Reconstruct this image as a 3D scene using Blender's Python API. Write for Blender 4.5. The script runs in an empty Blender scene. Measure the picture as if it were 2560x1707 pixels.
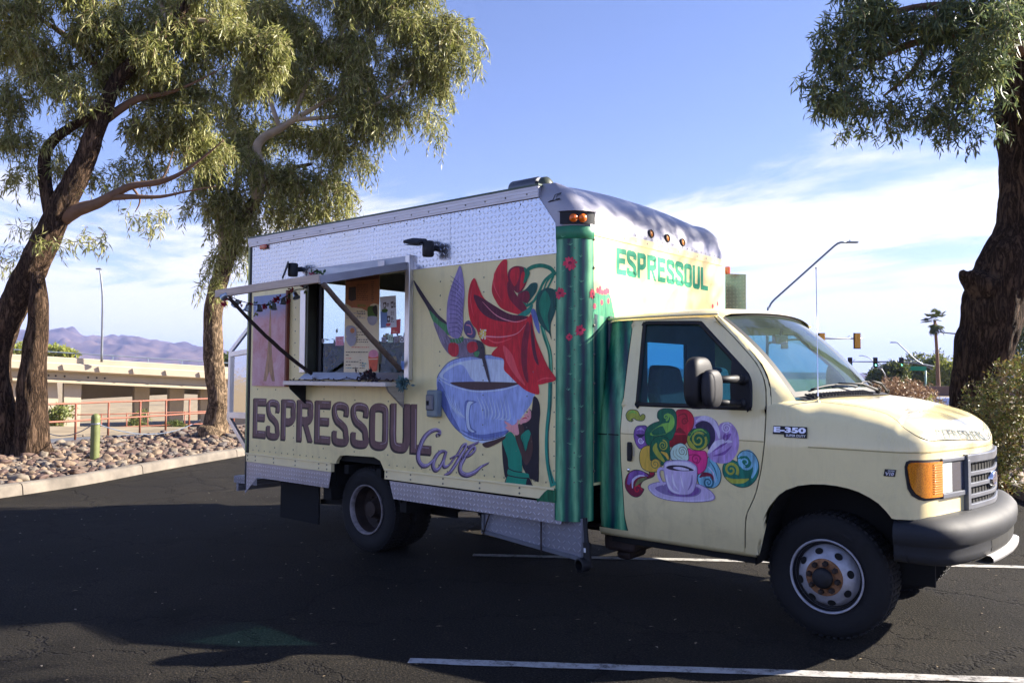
import bpy, bmesh, math, random
import numpy as np
from mathutils import Vector, Matrix, noise, geometry
R_ = math.radians
random.seed(7); RNG = np.random.default_rng(11)
SC = bpy.context.scene
COL = SC.collection
# ------------------------------------------------------------------ camera
IW, IH, FPX = 2560.0, 1707.0, 2043.04            # photograph size and focal length in its pixels
CAM = np.array([1.7673, -5.9651, 1.5795])
YAW, PITCH, ROLL = 0.6981, 0.0430, 0.0060
_cy, _sy, _cp, _sp = math.cos(YAW), math.sin(YAW), math.cos(PITCH), math.sin(PITCH)
FW = np.array([-_sy*_cp, _cy*_cp, _sp]); _r = np.array([_cy, _sy, 0.0]); _u = np.cross(_r, FW)
RT = _r*math.cos(ROLL)+_u*math.sin(ROLL); UP = -_r*math.sin(ROLL)+_u*math.cos(ROLL)
cam_d = bpy.data.cameras.new('camera'); cam_d.sensor_width = 36.0; cam_d.lens = FPX/IW*36.0
cam_d.clip_start = 0.05; cam_d.clip_end = 20000.0
cam = bpy.data.objects.new('camera', cam_d); COL.objects.link(cam); SC.camera = cam
cam.matrix_world = Matrix(((RT[0], UP[0], -FW[0], CAM[0]), (RT[1], UP[1], -FW[1], CAM[1]), (RT[2], UP[2], -FW[2], CAM[2]), (0, 0, 0, 1)))
# ------------------------------------------------------------------ world, sun, exposure
SUN_AZ, SUN_EL = R_(50.0), R_(28.5)               # azimuth from +X towards +Y
SUN_DIR = Vector((math.cos(SUN_AZ)*math.cos(SUN_EL), math.sin(SUN_AZ)*math.cos(SUN_EL), math.sin(SUN_EL)))
W = bpy.data.worlds.new('World'); SC.world = W; W.use_nodes = True
nt = W.node_tree; N = nt.nodes; L = nt.links; N.clear()
out = N.new('ShaderNodeOutputWorld'); bg = N.new('ShaderNodeBackground'); bg.inputs['Strength'].default_value = 0.053
sky = N.new('ShaderNodeTexSky'); sky.sky_type = 'NISHITA'; sky.sun_disc = False
sky.sun_elevation = SUN_EL; sky.sun_rotation = math.pi/2-SUN_AZ
sky.altitude = 700; sky.air_density = 1.0; sky.dust_density = 0.15; sky.ozone_density = 3.0
tint = N.new('ShaderNodeMix'); tint.data_type = 'RGBA'; tint.blend_type = 'MULTIPLY'; tint.inputs[0].default_value = 1.0
tint.inputs[7].default_value = (1.10, 0.94, 1.10, 1)
L.new(sky.outputs[0], tint.inputs[6])
tc = N.new('ShaderNodeTexCoord'); sep = N.new('ShaderNodeSeparateXYZ'); L.new(tc.outputs['Generated'], sep.inputs[0])
def wm(op, a, b=None, c=None):
    n = N.new('ShaderNodeMath'); n.operation = op
    for i, v in enumerate((a, b, c)):
        if v is None: continue
        if isinstance(v, (int, float)): n.inputs[i].default_value = v
        else: L.new(v, n.inputs[i])
    return n.outputs[0]
zz = wm('ADD', wm('MAXIMUM', sep.outputs[2], 0.0), 0.07)
cmb = N.new('ShaderNodeCombineXYZ'); L.new(wm('DIVIDE', sep.outputs[0], zz), cmb.inputs[0]); L.new(wm('DIVIDE', sep.outputs[1], zz), cmb.inputs[1])
mp = N.new('ShaderNodeMapping'); mp.inputs['Scale'].default_value = (0.34, 0.62, 1); mp.inputs['Rotation'].default_value = (0, 0, R_(38)); mp.inputs['Location'].default_value = (3.1, 1.7, 0)
L.new(cmb.outputs[0], mp.inputs[0])
cn = N.new('ShaderNodeTexNoise'); cn.inputs['Scale'].default_value = 1.0; cn.inputs['Detail'].default_value = 9; cn.inputs['Roughness'].default_value = 0.62; cn.inputs['Distortion'].default_value = 0.7
L.new(mp.outputs[0], cn.inputs['Vector'])
lowc = N.new('ShaderNodeMapRange'); lowc.interpolation_type = 'SMOOTHSTEP'                    # more cloud low down, clear overhead
lowc.inputs['From Min'].default_value = 0.06; lowc.inputs['From Max'].default_value = 0.30; lowc.inputs['To Min'].default_value = 0.21; lowc.inputs['To Max'].default_value = -0.11
L.new(sep.outputs[2], lowc.inputs['Value'])
cm = N.new('ShaderNodeMapRange'); cm.interpolation_type = 'SMOOTHSTEP'; cm.inputs['From Min'].default_value = 0.52; cm.inputs['From Max'].default_value = 0.65
L.new(wm('ADD', cn.outputs[0], lowc.outputs[0]), cm.inputs['Value'])
cmix = N.new('ShaderNodeMix'); cmix.data_type = 'RGBA'; L.new(wm('MULTIPLY', cm.outputs[0], 0.92), cmix.inputs[0])
L.new(tint.outputs[2], cmix.inputs[6]); cmix.inputs[7].default_value = (6.2, 6.1, 6.3, 1)
L.new(cmix.outputs[2], bg.inputs['Color']); L.new(bg.outputs[0], out.inputs['Surface'])
sun_d = bpy.data.lights.new('sun', 'SUN'); sun_d.energy = 5.0; sun_d.angle = R_(0.55); sun_d.color = (1.0, 0.91, 0.78)
sun = bpy.data.objects.new('sun', sun_d); COL.objects.link(sun)
sun.rotation_euler = SUN_DIR.to_track_quat('Z', 'Y').to_euler(); sun.location = (20, 24, 30)
vs = SC.view_settings; vs.view_transform = 'Standard'; vs.look = 'None'; vs.gamma = 1.0; vs.use_curve_mapping = False
vs.exposure = 1.95
SC.cycles.max_bounces = 8; SC.cycles.transparent_max_bounces = 12; SC.cycles.caustics_reflective = False; SC.cycles.caustics_refractive = False
SC.cycles.use_denoising = True; SC.cycles.sample_clamp_indirect = 6.0

# ------------------------------------------------------------------ helpers
def ray(p): return FW+RT*((p[0]-IW/2)/FPX)-UP*((p[1]-IH/2)/FPX)
def onY(p, y): v = ray(p); return Vector(CAM+v*((y-CAM[1])/v[1]))
def onX(p, x): v = ray(p); return Vector(CAM+v*((x-CAM[0])/v[0]))
def onZ(p, z): v = ray(p); return Vector(CAM+v*((z-CAM[2])/v[2]))
def at(px, py, D): return Vector(CAM+ray((px, py))*D)          # point of the photograph at depth D metres
def crop(x0, y0, s): return lambda p: (x0+p[0]/s, y0+p[1]/s)
c1 = crop(540, 420, 2.7035); c2 = crop(1000, 420, 2.7035); c3 = crop(540, 940, 3.2661); c4 = crop(1000, 940, 3.1367)
c5 = crop(1360, 420, 4.1268); c6 = crop(1500, 760, 2.904); c7 = crop(1760, 760, 3.9196); c8 = crop(1860, 980, 2.3757)
cw = crop(740, 640, 4.6133); cg = crop(540, 640, 9.8); cd = crop(1560, 1000, 5.6); cn_ = crop(2230, 1060, 4.3545)
def lin(c):
    o = []
    for x in c[:3]:
        x = x/255.0; o.append(x/12.92 if x <= 0.04045 else ((x+0.055)/1.055)**2.4)
    return tuple(o)

class MB:
    """collects shapes, build() links them as one mesh object"""
    def __init__(s): s.v = []; s.f = []; s.mi = []
    def add(s, vs, fs, m=0):
        o = len(s.v); s.v += [tuple(v) for v in vs]
        for f in fs: s.f.append(tuple(i+o for i in f)); s.mi.append(m)
        return s
    def box(s, c, d, rot=None, m=0):
        c = Vector(c); vs = []
        for x in (-.5, .5):
            for y in (-.5, .5):
                for z in (-.5, .5):
                    v = Vector((x*d[0], y*d[1], z*d[2]))
                    if rot is not None: v = rot @ v
                    vs.append(c+v)
        return s.add(vs, [(0, 1, 3, 2), (4, 6, 7, 5), (0, 4, 5, 1), (2, 3, 7, 6), (0, 2, 6, 4), (1, 5, 7, 3)], m)
    def bb(s, x0, x1, y0, y1, z0, z1, m=0):
        return s.box(((x0+x1)/2, (y0+y1)/2, (z0+z1)/2), (abs(x1-x0), abs(y1-y0), abs(z1-z0)), None, m)
    def bar(s, a, b, w, h, up=(0, 0, 1), m=0):
        a, b = Vector(a), Vector(b); d = b-a; l = d.length; d.normalize(); u = Vector(up)
        r = d.cross(u)
        if r.length < 1e-4: u = Vector((1, 0, 0)); r = d.cross(u)
        r.normalize(); u = r.cross(d)
        return s.box((a+b)/2, (w, l, h), Matrix((r, d, u)).transposed(), m)
    def tube(s, pts, rad, n=8, cap=True, m=0, closed=False):
        pts = [Vector(p) for p in pts]; k = len(pts)
        if not hasattr(rad, '__len__'): rad = [rad]*k
        rings = []; prev = None
        for i, p in enumerate(pts):
            if closed: t = pts[(i+1) % k]-pts[i-1]
            else: t = pts[min(i+1, k-1)]-pts[max(i-1, 0)]
            t.normalize()
            if prev is None:
                a = Vector((0, 0, 1)) if abs(t.z) < .9 else Vector((1, 0, 0)); u = t.cross(a).normalized()
            else:
                u = (prev-t*prev.dot(t))
                u = u.normalized() if u.length > 1e-6 else t.orthogonal().normalized()
            prev = u; w = t.cross(u)
            rings.append([p+(u*math.cos(2*math.pi*j/n)+w*math.sin(2*math.pi*j/n))*rad[i] for j in range(n)])
        vs = [v for r in rings for v in r]; fs = []
        for i in range(k if closed else k-1):
            i2 = (i+1) % k
            for j in range(n): fs.append((i*n+j, i*n+(j+1) % n, i2*n+(j+1) % n, i2*n+j))
        if cap and not closed: fs += [tuple(range(n-1, -1, -1)), tuple((k-1)*n+j for j in range(n))]
        return s.add(vs, fs, m)
    def lathe(s, prof, c=(0, 0, 0), ax=(0, 0, 1), n=24, m=0, caps=False):
        ax = Vector(ax).normalized(); u = ax.orthogonal().normalized(); w = ax.cross(u); c = Vector(c)
        vs = []; fs = []
        for r, h in prof:
            for j in range(n):
                a = 2*math.pi*j/n; vs.append(c+ax*h+(u*math.cos(a)+w*math.sin(a))*r)
        for i in range(len(prof)-1):
            for j in range(n): fs.append((i*n+j, i*n+(j+1) % n, (i+1)*n+(j+1) % n, (i+1)*n+j))
        if caps: fs += [tuple(range(n-1, -1, -1)), tuple((len(prof)-1)*n+j for j in range(n))]
        return s.add(vs, fs, m)
    def grid(s, rows, m=0, closeu=False):
        a = len(rows); b = len(rows[0]); vs = [p for r in rows for p in r]; fs = []
        for i in range(a-1):
            for j in range(b if closeu else b-1):
                fs.append((i*b+j, i*b+(j+1) % b, (i+1)*b+(j+1) % b, (i+1)*b+j))
        return s.add(vs, fs, m)
    def prism(s, poly, off, m=0):
        """poly: 3D points of a plane outline, extruded by vector off"""
        off = Vector(off); n = len(poly); poly = [Vector(p) for p in poly]
        vs = poly+[p+off for p in poly]
        tri = geometry.tessellate_polygon([poly])
        fs = [tuple(t) for t in tri]+[tuple(i+n for i in reversed(t)) for t in tri]
        fs += [(i, (i+1) % n, (i+1) % n+n, i+n) for i in range(n)]
        return s.add(vs, fs, m)
    def sheet(s, poly, holes=(), m=0):
        loops = [[Vector(p) for p in poly]]+[[Vector(p) for p in h] for h in holes]
        return s.add([p for l in loops for p in l], [tuple(t) for t in geometry.tessellate_polygon(loops)], m)
    def build(s, name, mat, parent=None, smooth=False, bevel=0, seg=2, auto=None, recalc=True):
        me = bpy.data.meshes.new(name); me.from_pydata(s.v, [], s.f)
        for mm in (mat if isinstance(mat, (list, tuple)) else [mat]): me.materials.append(mm)
        if any(s.mi): me.polygons.foreach_set('material_index', s.mi)
        if recalc:
            bm = bmesh.new(); bm.from_mesh(me)
            bmesh.ops.recalc_face_normals(bm, faces=bm.faces); bm.to_mesh(me); bm.free()
        if smooth: me.polygons.foreach_set('use_smooth', [True]*len(me.polygons))
        me.update()
        if auto is not None:
            try: me.set_sharp_from_angle(angle=R_(auto))
            except Exception: pass
        o = bpy.data.objects.new(name, me); COL.objects.link(o)
        if parent is not None: o.parent = parent
        if bevel:
            b = o.modifiers.new('bevel', 'BEVEL'); b.width = bevel; b.segments = seg; b.limit_method = 'ANGLE'; b.angle_limit = R_(35)
        return o

def thing(name, label, cat, loc=(0, 0, 0), group=None, rz=0):
    o = bpy.data.objects.new(name, None); COL.objects.link(o); o.location = loc; o.rotation_euler = (0, 0, rz); o.empty_display_size = .2
    return tag(o, label, cat, group)
def tag(o, label, cat, group=None):
    o['label'] = label; o['category'] = cat
    if group: o['group'] = group
    return o
def struct(o): o['kind'] = 'structure'; return o
def stuff(o, label=None):
    o['kind'] = 'stuff'
    if label: o['label'] = label
    return o
def copy_tree(o, parent=None):
    c = o.copy(); COL.objects.link(c); c.parent = parent
    for ch in list(o.children): copy_tree(ch, c)
    return c
def cat_(pts, n=6, closed=True):
    """Catmull-Rom through 2D or 3D points"""
    P = [np.array(p, float) for p in pts]; k = len(P); o = []
    for i in range(k if closed else k-1):
        if closed: a, b, c, d = P[i-1], P[i], P[(i+1) % k], P[(i+2) % k]
        else: a, b, c, d = P[max(i-1, 0)], P[i], P[i+1], P[min(i+2, k-1)]
        for t in np.linspace(0, 1, n, endpoint=False):
            o.append(.5*((2*b)+(c-a)*t+(2*a-5*b+4*c-d)*t*t+(3*b-a-3*c+d)*t**3))
    if not closed: o.append(P[-1])
    return [tuple(q) for q in o]
def ribbon(pts, w, closed=False):
    """2D centre line -> list of (left,right) pairs; w number or list"""
    P = [np.array(p, float) for p in pts]; k = len(P); L_ = []; R2 = []
    for i in range(k):
        if closed: t = P[(i+1) % k]-P[i-1]
        else: t = P[min(i+1, k-1)]-P[max(i-1, 0)]
        t = t/(np.linalg.norm(t)+1e-9); nn = np.array([-t[1], t[0]])
        ww = w[i] if hasattr(w, '__len__') else w
        L_.append(P[i]+nn*ww/2); R2.append(P[i]-nn*ww/2)
    return L_, R2
class Decal:
    """flat paint pieces on a surface: surf(p2d, lift) -> 3D point"""
    def __init__(s, surf, lift): s.surf = surf; s.lift = lift; s.k = 0; s.mb = MB()
    def _l(s): s.k += 1; return s.lift+s.k*0.00006
    def poly(s, pts, smooth=True, m=0, n=5, holes=()):
        q = cat_(pts, n) if smooth else pts; l = s._l()
        hs = [cat_(h, n) if smooth else h for h in holes]
        loops2 = [[Vector((p[0], p[1], 0)) for p in q]]+[[Vector((p[0], p[1], 0)) for p in h] for h in hs]
        tri = geometry.tessellate_polygon(loops2)
        s.mb.add([s.surf(p, l) for lp in [q]+hs for p in lp], [tuple(t) for t in tri], m); return s
    def line(s, pts, w, smooth=True, m=0, n=6, closed=False):
        q = cat_(pts, n, closed) if smooth else pts
        if hasattr(w, '__len__') and len(w) != len(q):
            w = list(np.interp(np.linspace(0, 1, len(q)), np.linspace(0, 1, len(w)), w))
        l = s._l(); a, b = ribbon(q, w, closed)
        s.mb.grid([[s.surf(p, l) for p in a], [s.surf(p, l) for p in b]], m, closed); return s
    def spiral(s, c, r, turns, w, m=0, a0=0, dirn=1, sq=1.0, r1=.08):
        P = []
        for i in range(int(turns*18)+1):
            t = i/(turns*18); rr = r*(1-t)+r*r1*t; a = a0+dirn*2*math.pi*turns*t
            P.append((c[0]+rr*math.cos(a), c[1]+rr*sq*math.sin(a)))
        ww = [w*(1-.6*i/len(P)) for i in range(len(P))]
        return s.line(P, ww, False, m)
    def ell(s, c, rx, ry, m=0, n=20, rot=0):
        cr, sr = math.cos(rot), math.sin(rot)
        return s.poly([(c[0]+rx*math.cos(a)*cr-ry*math.sin(a)*sr, c[1]+rx*math.cos(a)*sr+ry*math.sin(a)*cr) for a in np.linspace(0, 2*math.pi, n, endpoint=False)], False, m)
    def rect(s, x0, y0, x1, y1, m=0): return s.poly([(x0, y0), (x1, y0), (x1, y1), (x0, y1)], False, m)
    def build(s, name, mats, parent): return s.mb.build(name, mats, parent, recalc=False)
def text2d(body, bold=0.0, spacing=1.0):
    cu = bpy.data.curves.new('t', 'FONT'); cu.body = body; cu.size = 1; cu.offset = bold; cu.space_character = spacing; cu.resolution_u = 3
    o = bpy.data.objects.new('t', cu); COL.objects.link(o)
    dg = bpy.context.evaluated_depsgraph_get(); me = o.evaluated_get(dg).to_mesh()
    v = [(p.co.x, p.co.y) for p in me.vertices]; f = [tuple(p.vertices) for p in me.polygons]
    o.evaluated_get(dg).to_mesh_clear(); bpy.data.objects.remove(o); bpy.data.curves.remove(cu)
    xs = [p[0] for p in v]; ys = [p[1] for p in v]
    x0, x1, y0, y1 = min(xs), max(xs), min(ys), max(ys)
    return [((x-x0)/(x1-x0), (y-y0)/(y1-y0)) for x, y in v], f    # normalised to the unit box
# block letters in a unit box -> list of ('r',x0,y0,x1,y1) or ('s',pts,closed)
def letter(ch, t=.26, h=.16):
    a = t/2; b = h/2
    d = {'E': [('r', 0, 0, t, 1), ('r', t, 0, 1, h), ('r', t, .43, .9, .43+h), ('r', t, 1-h, 1, 1)],
         'L': [('r', 0, 0, t, 1), ('r', t, 0, 1, h)],
         'P': [('r', 0, 0, t, 1), ('s', [(t, 1-b), (.55, 1-b), (.84, .93-b*.5), (1-a, .72), (.84, .50+b*.4), (.55, .45), (t, .45)])],
         'R': [('r', 0, 0, t, 1), ('s', [(t, 1-b), (.55, 1-b), (.84, .93-b*.5), (1-a, .74), (.84, .54+b*.4), (.55, .50), (t, .50)]), ('q', [(.36, .46), (.64, .46), (1.0, 0), (.72, 0)])],
         'S': [('s', [(1-a, .68), (.94-a*.6, .86), (.5, 1-b), (a*1.2, .88), (a, .72), (.28, .58), (.55, .5), (.8, .4), (1-a, .26), (.88, .12), (.5, b), (a*1.1, .13), (a, .33)])],
         'O': [('c', [(.5, 1-b), (.82, .9-b*.4), (1-a, .68), (1-a, .32), (.82, .1+b*.4), (.5, b), (.18, .1+b*.4), (a, .32), (a, .68), (.18, .9-b*.4)])],
         'U': [('s', [(a, 1), (a, .6), (a, .3), (.22, .12), (.5, b), (.78, .12), (1-a, .3), (1-a, .6), (1-a, 1)])]}
    return d[ch]
def put_letter(dc, ch, box, m, t=.26, h=.16, dx=0, dy=0, grow=0.0):
    """box=(x0,y0,w,h) in the decal's 2D metres, y up"""
    x0, y0, w, hh = box
    f = lambda p: (x0+dx+p[0]*w, y0+dy+p[1]*hh)
    for s_ in letter(ch, t, h):
        if s_[0] == 'r':
            a, b = f((s_[1], s_[2])), f((s_[3], s_[4])); dc.rect(a[0]-grow, a[1]-grow, b[0]+grow, b[1]+grow, m)
        elif s_[0] == 'q': dc.poly([f(p) for p in s_[1]], False, m)
        else: dc.line([f(p) for p in s_[1]], t*w+2*grow, True, m, 7, s_[0] == 'c')
# ------------------------------------------------------------------ materials
def nodes(name):
    m = bpy.data.materials.new(name); m.use_nodes = True
    t = m.node_tree; b = t.nodes['Principled BSDF']; return m, t, b
def nd(t, typ, **k):
    n = t.nodes.new(typ)
    for a, v in k.items():
        if a.startswith('_'): setattr(n, a[1:], v)
    return n
def setin(n, k, v): n.inputs[k].default_value = v
def noise_tex(t, scale, detail=4, rough=.55, vec=None, dist=0.0, coord='Object', stretch=None):
    n = t.nodes.new('ShaderNodeTexNoise'); setin(n, 'Scale', scale); setin(n, 'Detail', detail); setin(n, 'Roughness', rough); setin(n, 'Distortion', dist)
    if vec is None:
        c = t.nodes.new('ShaderNodeTexCoord'); vec = c.outputs[coord]
        if stretch:
            mp_ = t.nodes.new('ShaderNodeMapping'); mp_.inputs['Scale'].default_value = stretch; t.links.new(vec, mp_.inputs[0]); vec = mp_.outputs[0]
    t.links.new(vec, n.inputs['Vector']); return n
def ramp(t, fac, stops):
    r = t.nodes.new('ShaderNodeValToRGB'); e = r.color_ramp.elements
    e[0].position, e[0].color = stops[0][0], (*stops[0][1], 1); e[1].position, e[1].color = stops[-1][0], (*stops[-1][1], 1)
    for p, c in stops[1:-1]: q = e.new(p); q.color = (*c, 1)
    t.links.new(fac, r.inputs[0]); return r
def bump(t, b, h, strength=.3, dist=.01):
    n = t.nodes.new('ShaderNodeBump'); setin(n, 'Strength', strength); setin(n, 'Distance', dist); t.links.new(h, n.inputs['Height']); t.links.new(n.outputs[0], b.inputs['Normal']); return n
def math_(t, op, a, b=None, c=None):
    n = t.nodes.new('ShaderNodeMath'); n.operation = op
    for i, v in enumerate((a, b, c)):
        if v is None: continue
        if isinstance(v, (int, float)): n.inputs[i].default_value = v
        else: t.links.new(v, n.inputs[i])
    return n.outputs[0]
def mix(t, f, a, b, mode='MIX'):
    n = t.nodes.new('ShaderNodeMix'); n.data_type = 'RGBA'; n.blend_type = mode
    for i, v in ((0, f), (6, a), (7, b)):
        if isinstance(v, (int, float)): n.inputs[i].default_value = v
        elif isinstance(v, tuple): n.inputs[i].default_value = (*v[:3], 1)
        else: t.links.new(v, n.inputs[i])
    return n.outputs[2]
def mat(name, c, rough=.5, metal=0.0, var=.12, scale=6, bmp=0, bscale=60, coat=0, stretch=None, c2_=None, spec=.5, detail=5):
    """plain procedural material: colour varied by noise, optional bump"""
    m, t, b = nodes(name); lo = tuple(max(0, x*(1-var)) for x in c); hi = tuple(min(1, x*(1+var)) for x in c)
    if c2_: lo, hi = c, c2_
    n = noise_tex(t, scale, detail, .6, stretch=stretch)
    r = ramp(t, n.outputs[0], [(.32, lo), (.68, hi)]); t.links.new(r.outputs[0], b.inputs['Base Color'])
    setin(b, 'Roughness', rough); setin(b, 'Metallic', metal); setin(b, 'Specular IOR Level', spec)
    if coat: setin(b, 'Coat Weight', coat); setin(b, 'Coat Roughness', .08)
    rr = math_(t, 'MULTIPLY_ADD', n.outputs[0], .18, rough-.09); t.links.new(rr, b.inputs['Roughness'])
    if bmp:
        n2 = noise_tex(t, bscale, 4, .6, stretch=stretch); bump(t, b, n2.outputs[0], bmp, .01)
    return m
def paint(name, c, var=.22, ang=0.0, gain=1.25):
    """brush-painted mural colour: streaky strokes"""
    m, t, b = nodes(name); c = tuple(min(.9, x*gain) for x in lin(c)); var = min(.6, var*1.5)
    co = t.nodes.new('ShaderNodeTexCoord'); mp_ = t.nodes.new('ShaderNodeMapping'); mp_.inputs['Rotation'].default_value = (0, ang, 0); mp_.inputs['Scale'].default_value = (60, 60, 9)
    t.links.new(co.outputs['Object'], mp_.inputs[0])
    n = noise_tex(t, 1.0, 4, .6, vec=mp_.outputs[0]); n2 = noise_tex(t, 5.0, 3, .5)
    mp2_ = t.nodes.new('ShaderNodeMapping'); mp2_.inputs['Rotation'].default_value = (0, .5, 0); mp2_.inputs['Scale'].default_value = (26, 26, 5); t.links.new(co.outputs['Object'], mp2_.inputs[0]); n7 = noise_tex(t, 1.0, 5, .7, vec=mp2_.outputs[0], dist=.8)
    f = math_(t, 'ADD', math_(t, 'MULTIPLY', n.outputs[0], .4), math_(t, 'ADD', math_(t, 'MULTIPLY', n2.outputs[0], .2), math_(t, 'MULTIPLY', n7.outputs[0], .4)))
    r = ramp(t, f, [(.38, tuple(x*(1-var) for x in c)), (.52, c), (.64, tuple(min(1, x*(1+var)+.015*var) for x in c))])
    n6 = noise_tex(t, 34, 6, .8); sc = ramp(t, n6.outputs[0], [(.66, (0, 0, 0)), (.70, (1, 1, 1))]); t.links.new(mix(t, math_(t, 'MULTIPLY', sc.outputs[0], .45), r.outputs[0], (.55, .47, .30)), b.inputs['Base Color']); setin(b, 'Roughness', .5); setin(b, 'Specular IOR Level', .35); bump(t, b, n.outputs[0], .12, .004); return m
def glass(name, tintc=(.8, .95, .92), rough=.0, ior=1.45, dust=0.0, dustc=(.62, .80, .76)):
    """thin architectural glass: sharp reflection over tinted transparency"""
    m, t, b = nodes(name); t.nodes.remove(b); o = t.nodes['Material Output']
    tr = t.nodes.new('ShaderNodeBsdfTransparent'); setin(tr, 'Color', (*tintc, 1)); gl = t.nodes.new('ShaderNodeBsdfGlossy'); setin(gl, 'Roughness', rough)
    lw_ = t.nodes.new('ShaderNodeLayerWeight'); setin(lw_, 'Blend', .5); f0 = ((ior-1)/(ior+1))**2; fr_ = math_(t, 'MULTIPLY_ADD', math_(t, 'POWER', lw_.outputs['Facing'], 5.0), 1-f0, f0); mx = t.nodes.new('ShaderNodeMixShader')
    t.links.new(fr_, mx.inputs[0]); t.links.new(tr.outputs[0], mx.inputs[1]); t.links.new(gl.outputs[0], mx.inputs[2])
    if dust:
        df_ = t.nodes.new('ShaderNodeBsdfDiffuse'); setin(df_, 'Color', (*dustc, 1)); m2 = t.nodes.new('ShaderNodeMixShader'); nn = noise_tex(t, 4, 4)
        t.links.new(math_(t, 'MULTIPLY', nn.outputs[0], dust*2), m2.inputs[0]); t.links.new(mx.outputs[0], m2.inputs[1]); t.links.new(df_.outputs[0], m2.inputs[2]); mx = m2
    t.links.new(mx.outputs[0], o.inputs[0]); return m
def leafmat(name, cols, trans=.35, rough=.45):
    m, t, b = nodes(name); g = t.nodes.new('ShaderNodeNewGeometry')
    r = ramp(t, g.outputs['Random Per Island'], [(i/(len(cols)-1), c) for i, c in enumerate(cols)])
    t.links.new(r.outputs[0], b.inputs['Base Color']); setin(b, 'Roughness', rough); setin(b, 'Specular IOR Level', .4)
    tl = t.nodes.new('ShaderNodeBsdfTranslucent'); t.links.new(r.outputs[0], tl.inputs[0]); mx = t.nodes.new('ShaderNodeMixShader'); setin(mx, 0, trans)
    o = t.nodes['Material Output']; t.links.new(b.outputs[0], mx.inputs[1]); t.links.new(tl.outputs[0], mx.inputs[2]); t.links.new(mx.outputs[0], o.inputs[0]); return m
def plate_mat(name, base=(.62, .64, .68), pitch=.034, metal=.9, rough=.28, ax=(0, 2), amt=1.0):
    """diamond tread plate: alternating slanted lugs as relief"""
    m, t, b = nodes(name); co = t.nodes.new('ShaderNodeTexCoord'); se = t.nodes.new('ShaderNodeSeparateXYZ'); t.links.new(co.outputs['Object'], se.inputs[0])
    u = math_(t, 'DIVIDE', se.outputs[ax[0]], pitch); v = math_(t, 'DIVIDE', se.outputs[ax[1]], pitch)
    fu, fv = math_(t, 'FLOOR', u), math_(t, 'FLOOR', v)
    par = math_(t, 'MODULO', math_(t, 'ABSOLUTE', math_(t, 'ADD', fu, fv)), 2.0)      # 0/1 checker
    sg = math_(t, 'MULTIPLY_ADD', par, 2.0, -1.0)
    cu, cv = math_(t, 'SUBTRACT', math_(t, 'SUBTRACT', u, fu), .5), math_(t, 'SUBTRACT', math_(t, 'SUBTRACT', v, fv), .5)
    a = math_(t, 'MULTIPLY', math_(t, 'ADD', cu, math_(t, 'MULTIPLY', sg, cv)), .7071)
    c = math_(t, 'MULTIPLY', math_(t, 'SUBTRACT', cu, math_(t, 'MULTIPLY', sg, cv)), .7071)
    q = math_(t, 'ADD', math_(t, 'POWER', math_(t, 'DIVIDE', a, .40), 2.0), math_(t, 'POWER', math_(t, 'DIVIDE', c, .115), 2.0))
    h = math_(t, 'MAXIMUM', math_(t, 'SUBTRACT', 1.0, q), 0.0); h = math_(t, 'POWER', h, .6)
    n = noise_tex(t, 3.0, 5, .6); r = ramp(t, n.outputs[0], [(.3, tuple(x*.82 for x in base)), (.7, base)])
    t.links.new(mix(t, 1.0, r.outputs[0], ramp(t, h, [(0.0, (.70, .70, .72)), (.7, (1.18, 1.18, 1.18))]).outputs[0], 'MULTIPLY'), b.inputs['Base Color']); setin(b, 'Metallic', metal)  # lug highlights painted in: lighter lugs, darker ground between them
    t.links.new(math_(t, 'MULTIPLY_ADD', n.outputs[0], .25, rough-.12), b.inputs['Roughness']); bump(t, b, h, amt, .004); return m

CREAM = (.84, .70, .37)
M = {}
def creampaint(name, c, rough, coat, grime):
    m, t, b = nodes(name); n1 = noise_tex(t, 1.3, 6, .65); n2 = noise_tex(t, 1.0, 6, .7, stretch=(9, 9, .7)); n3 = noise_tex(t, 26, 5, .75); n4 = noise_tex(t, 7, 6, .7, dist=.5)
    base = ramp(t, n1.outputs[0], [(.3, tuple(x*.93 for x in c)), (.7, tuple(min(1, x*1.03) for x in c))])
    st = ramp(t, n2.outputs[0], [(.50, (0, 0, 0)), (.78, (1, 1, 1))]); sp = ramp(t, n3.outputs[0], [(.66, (0, 0, 0)), (.74, (1, 1, 1))]); bl_ = ramp(t, n4.outputs[0], [(.52, (0, 0, 0)), (.75, (1, 1, 1))])
    co = t.nodes.new('ShaderNodeTexCoord'); se = t.nodes.new('ShaderNodeSeparateXYZ'); t.links.new(co.outputs['Object'], se.inputs[0])
    lo = t.nodes.new('ShaderNodeMapRange'); t.links.new(math_(t, 'ADD', se.outputs[2], math_(t, 'MULTIPLY', n4.outputs[0], -.5)), lo.inputs['Value']); setin(lo, 'From Min', .75); setin(lo, 'From Max', .25)   # road spray splashed up from the wheels
    f = math_(t, 'ADD', math_(t, 'MULTIPLY', st.outputs[0], .22*grime), math_(t, 'ADD', math_(t, 'MULTIPLY', sp.outputs[0], .20*grime), math_(t, 'ADD', math_(t, 'MULTIPLY', bl_.outputs[0], .10*grime), math_(t, 'MULTIPLY', lo.outputs[0], .40*grime))))
    t.links.new(mix(t, math_(t, 'MINIMUM', f, .8), base.outputs[0], (.30, .235, .13)), b.inputs['Base Color'])
    t.links.new(math_(t, 'ADD', rough, math_(t, 'MULTIPLY', f, .5)), b.inputs['Roughness']); setin(b, 'Coat Weight', coat); setin(b, 'Coat Roughness', .12); setin(b, 'Specular IOR Level', .4)
    bump(t, b, math_(t, 'ADD', n1.outputs[0], math_(t, 'MULTIPLY', n3.outputs[0], .04)), .10, .03); return m
M['cream'] = creampaint('cream_paint', (.95, .81, .40), .36, .15, 1.0)
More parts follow.
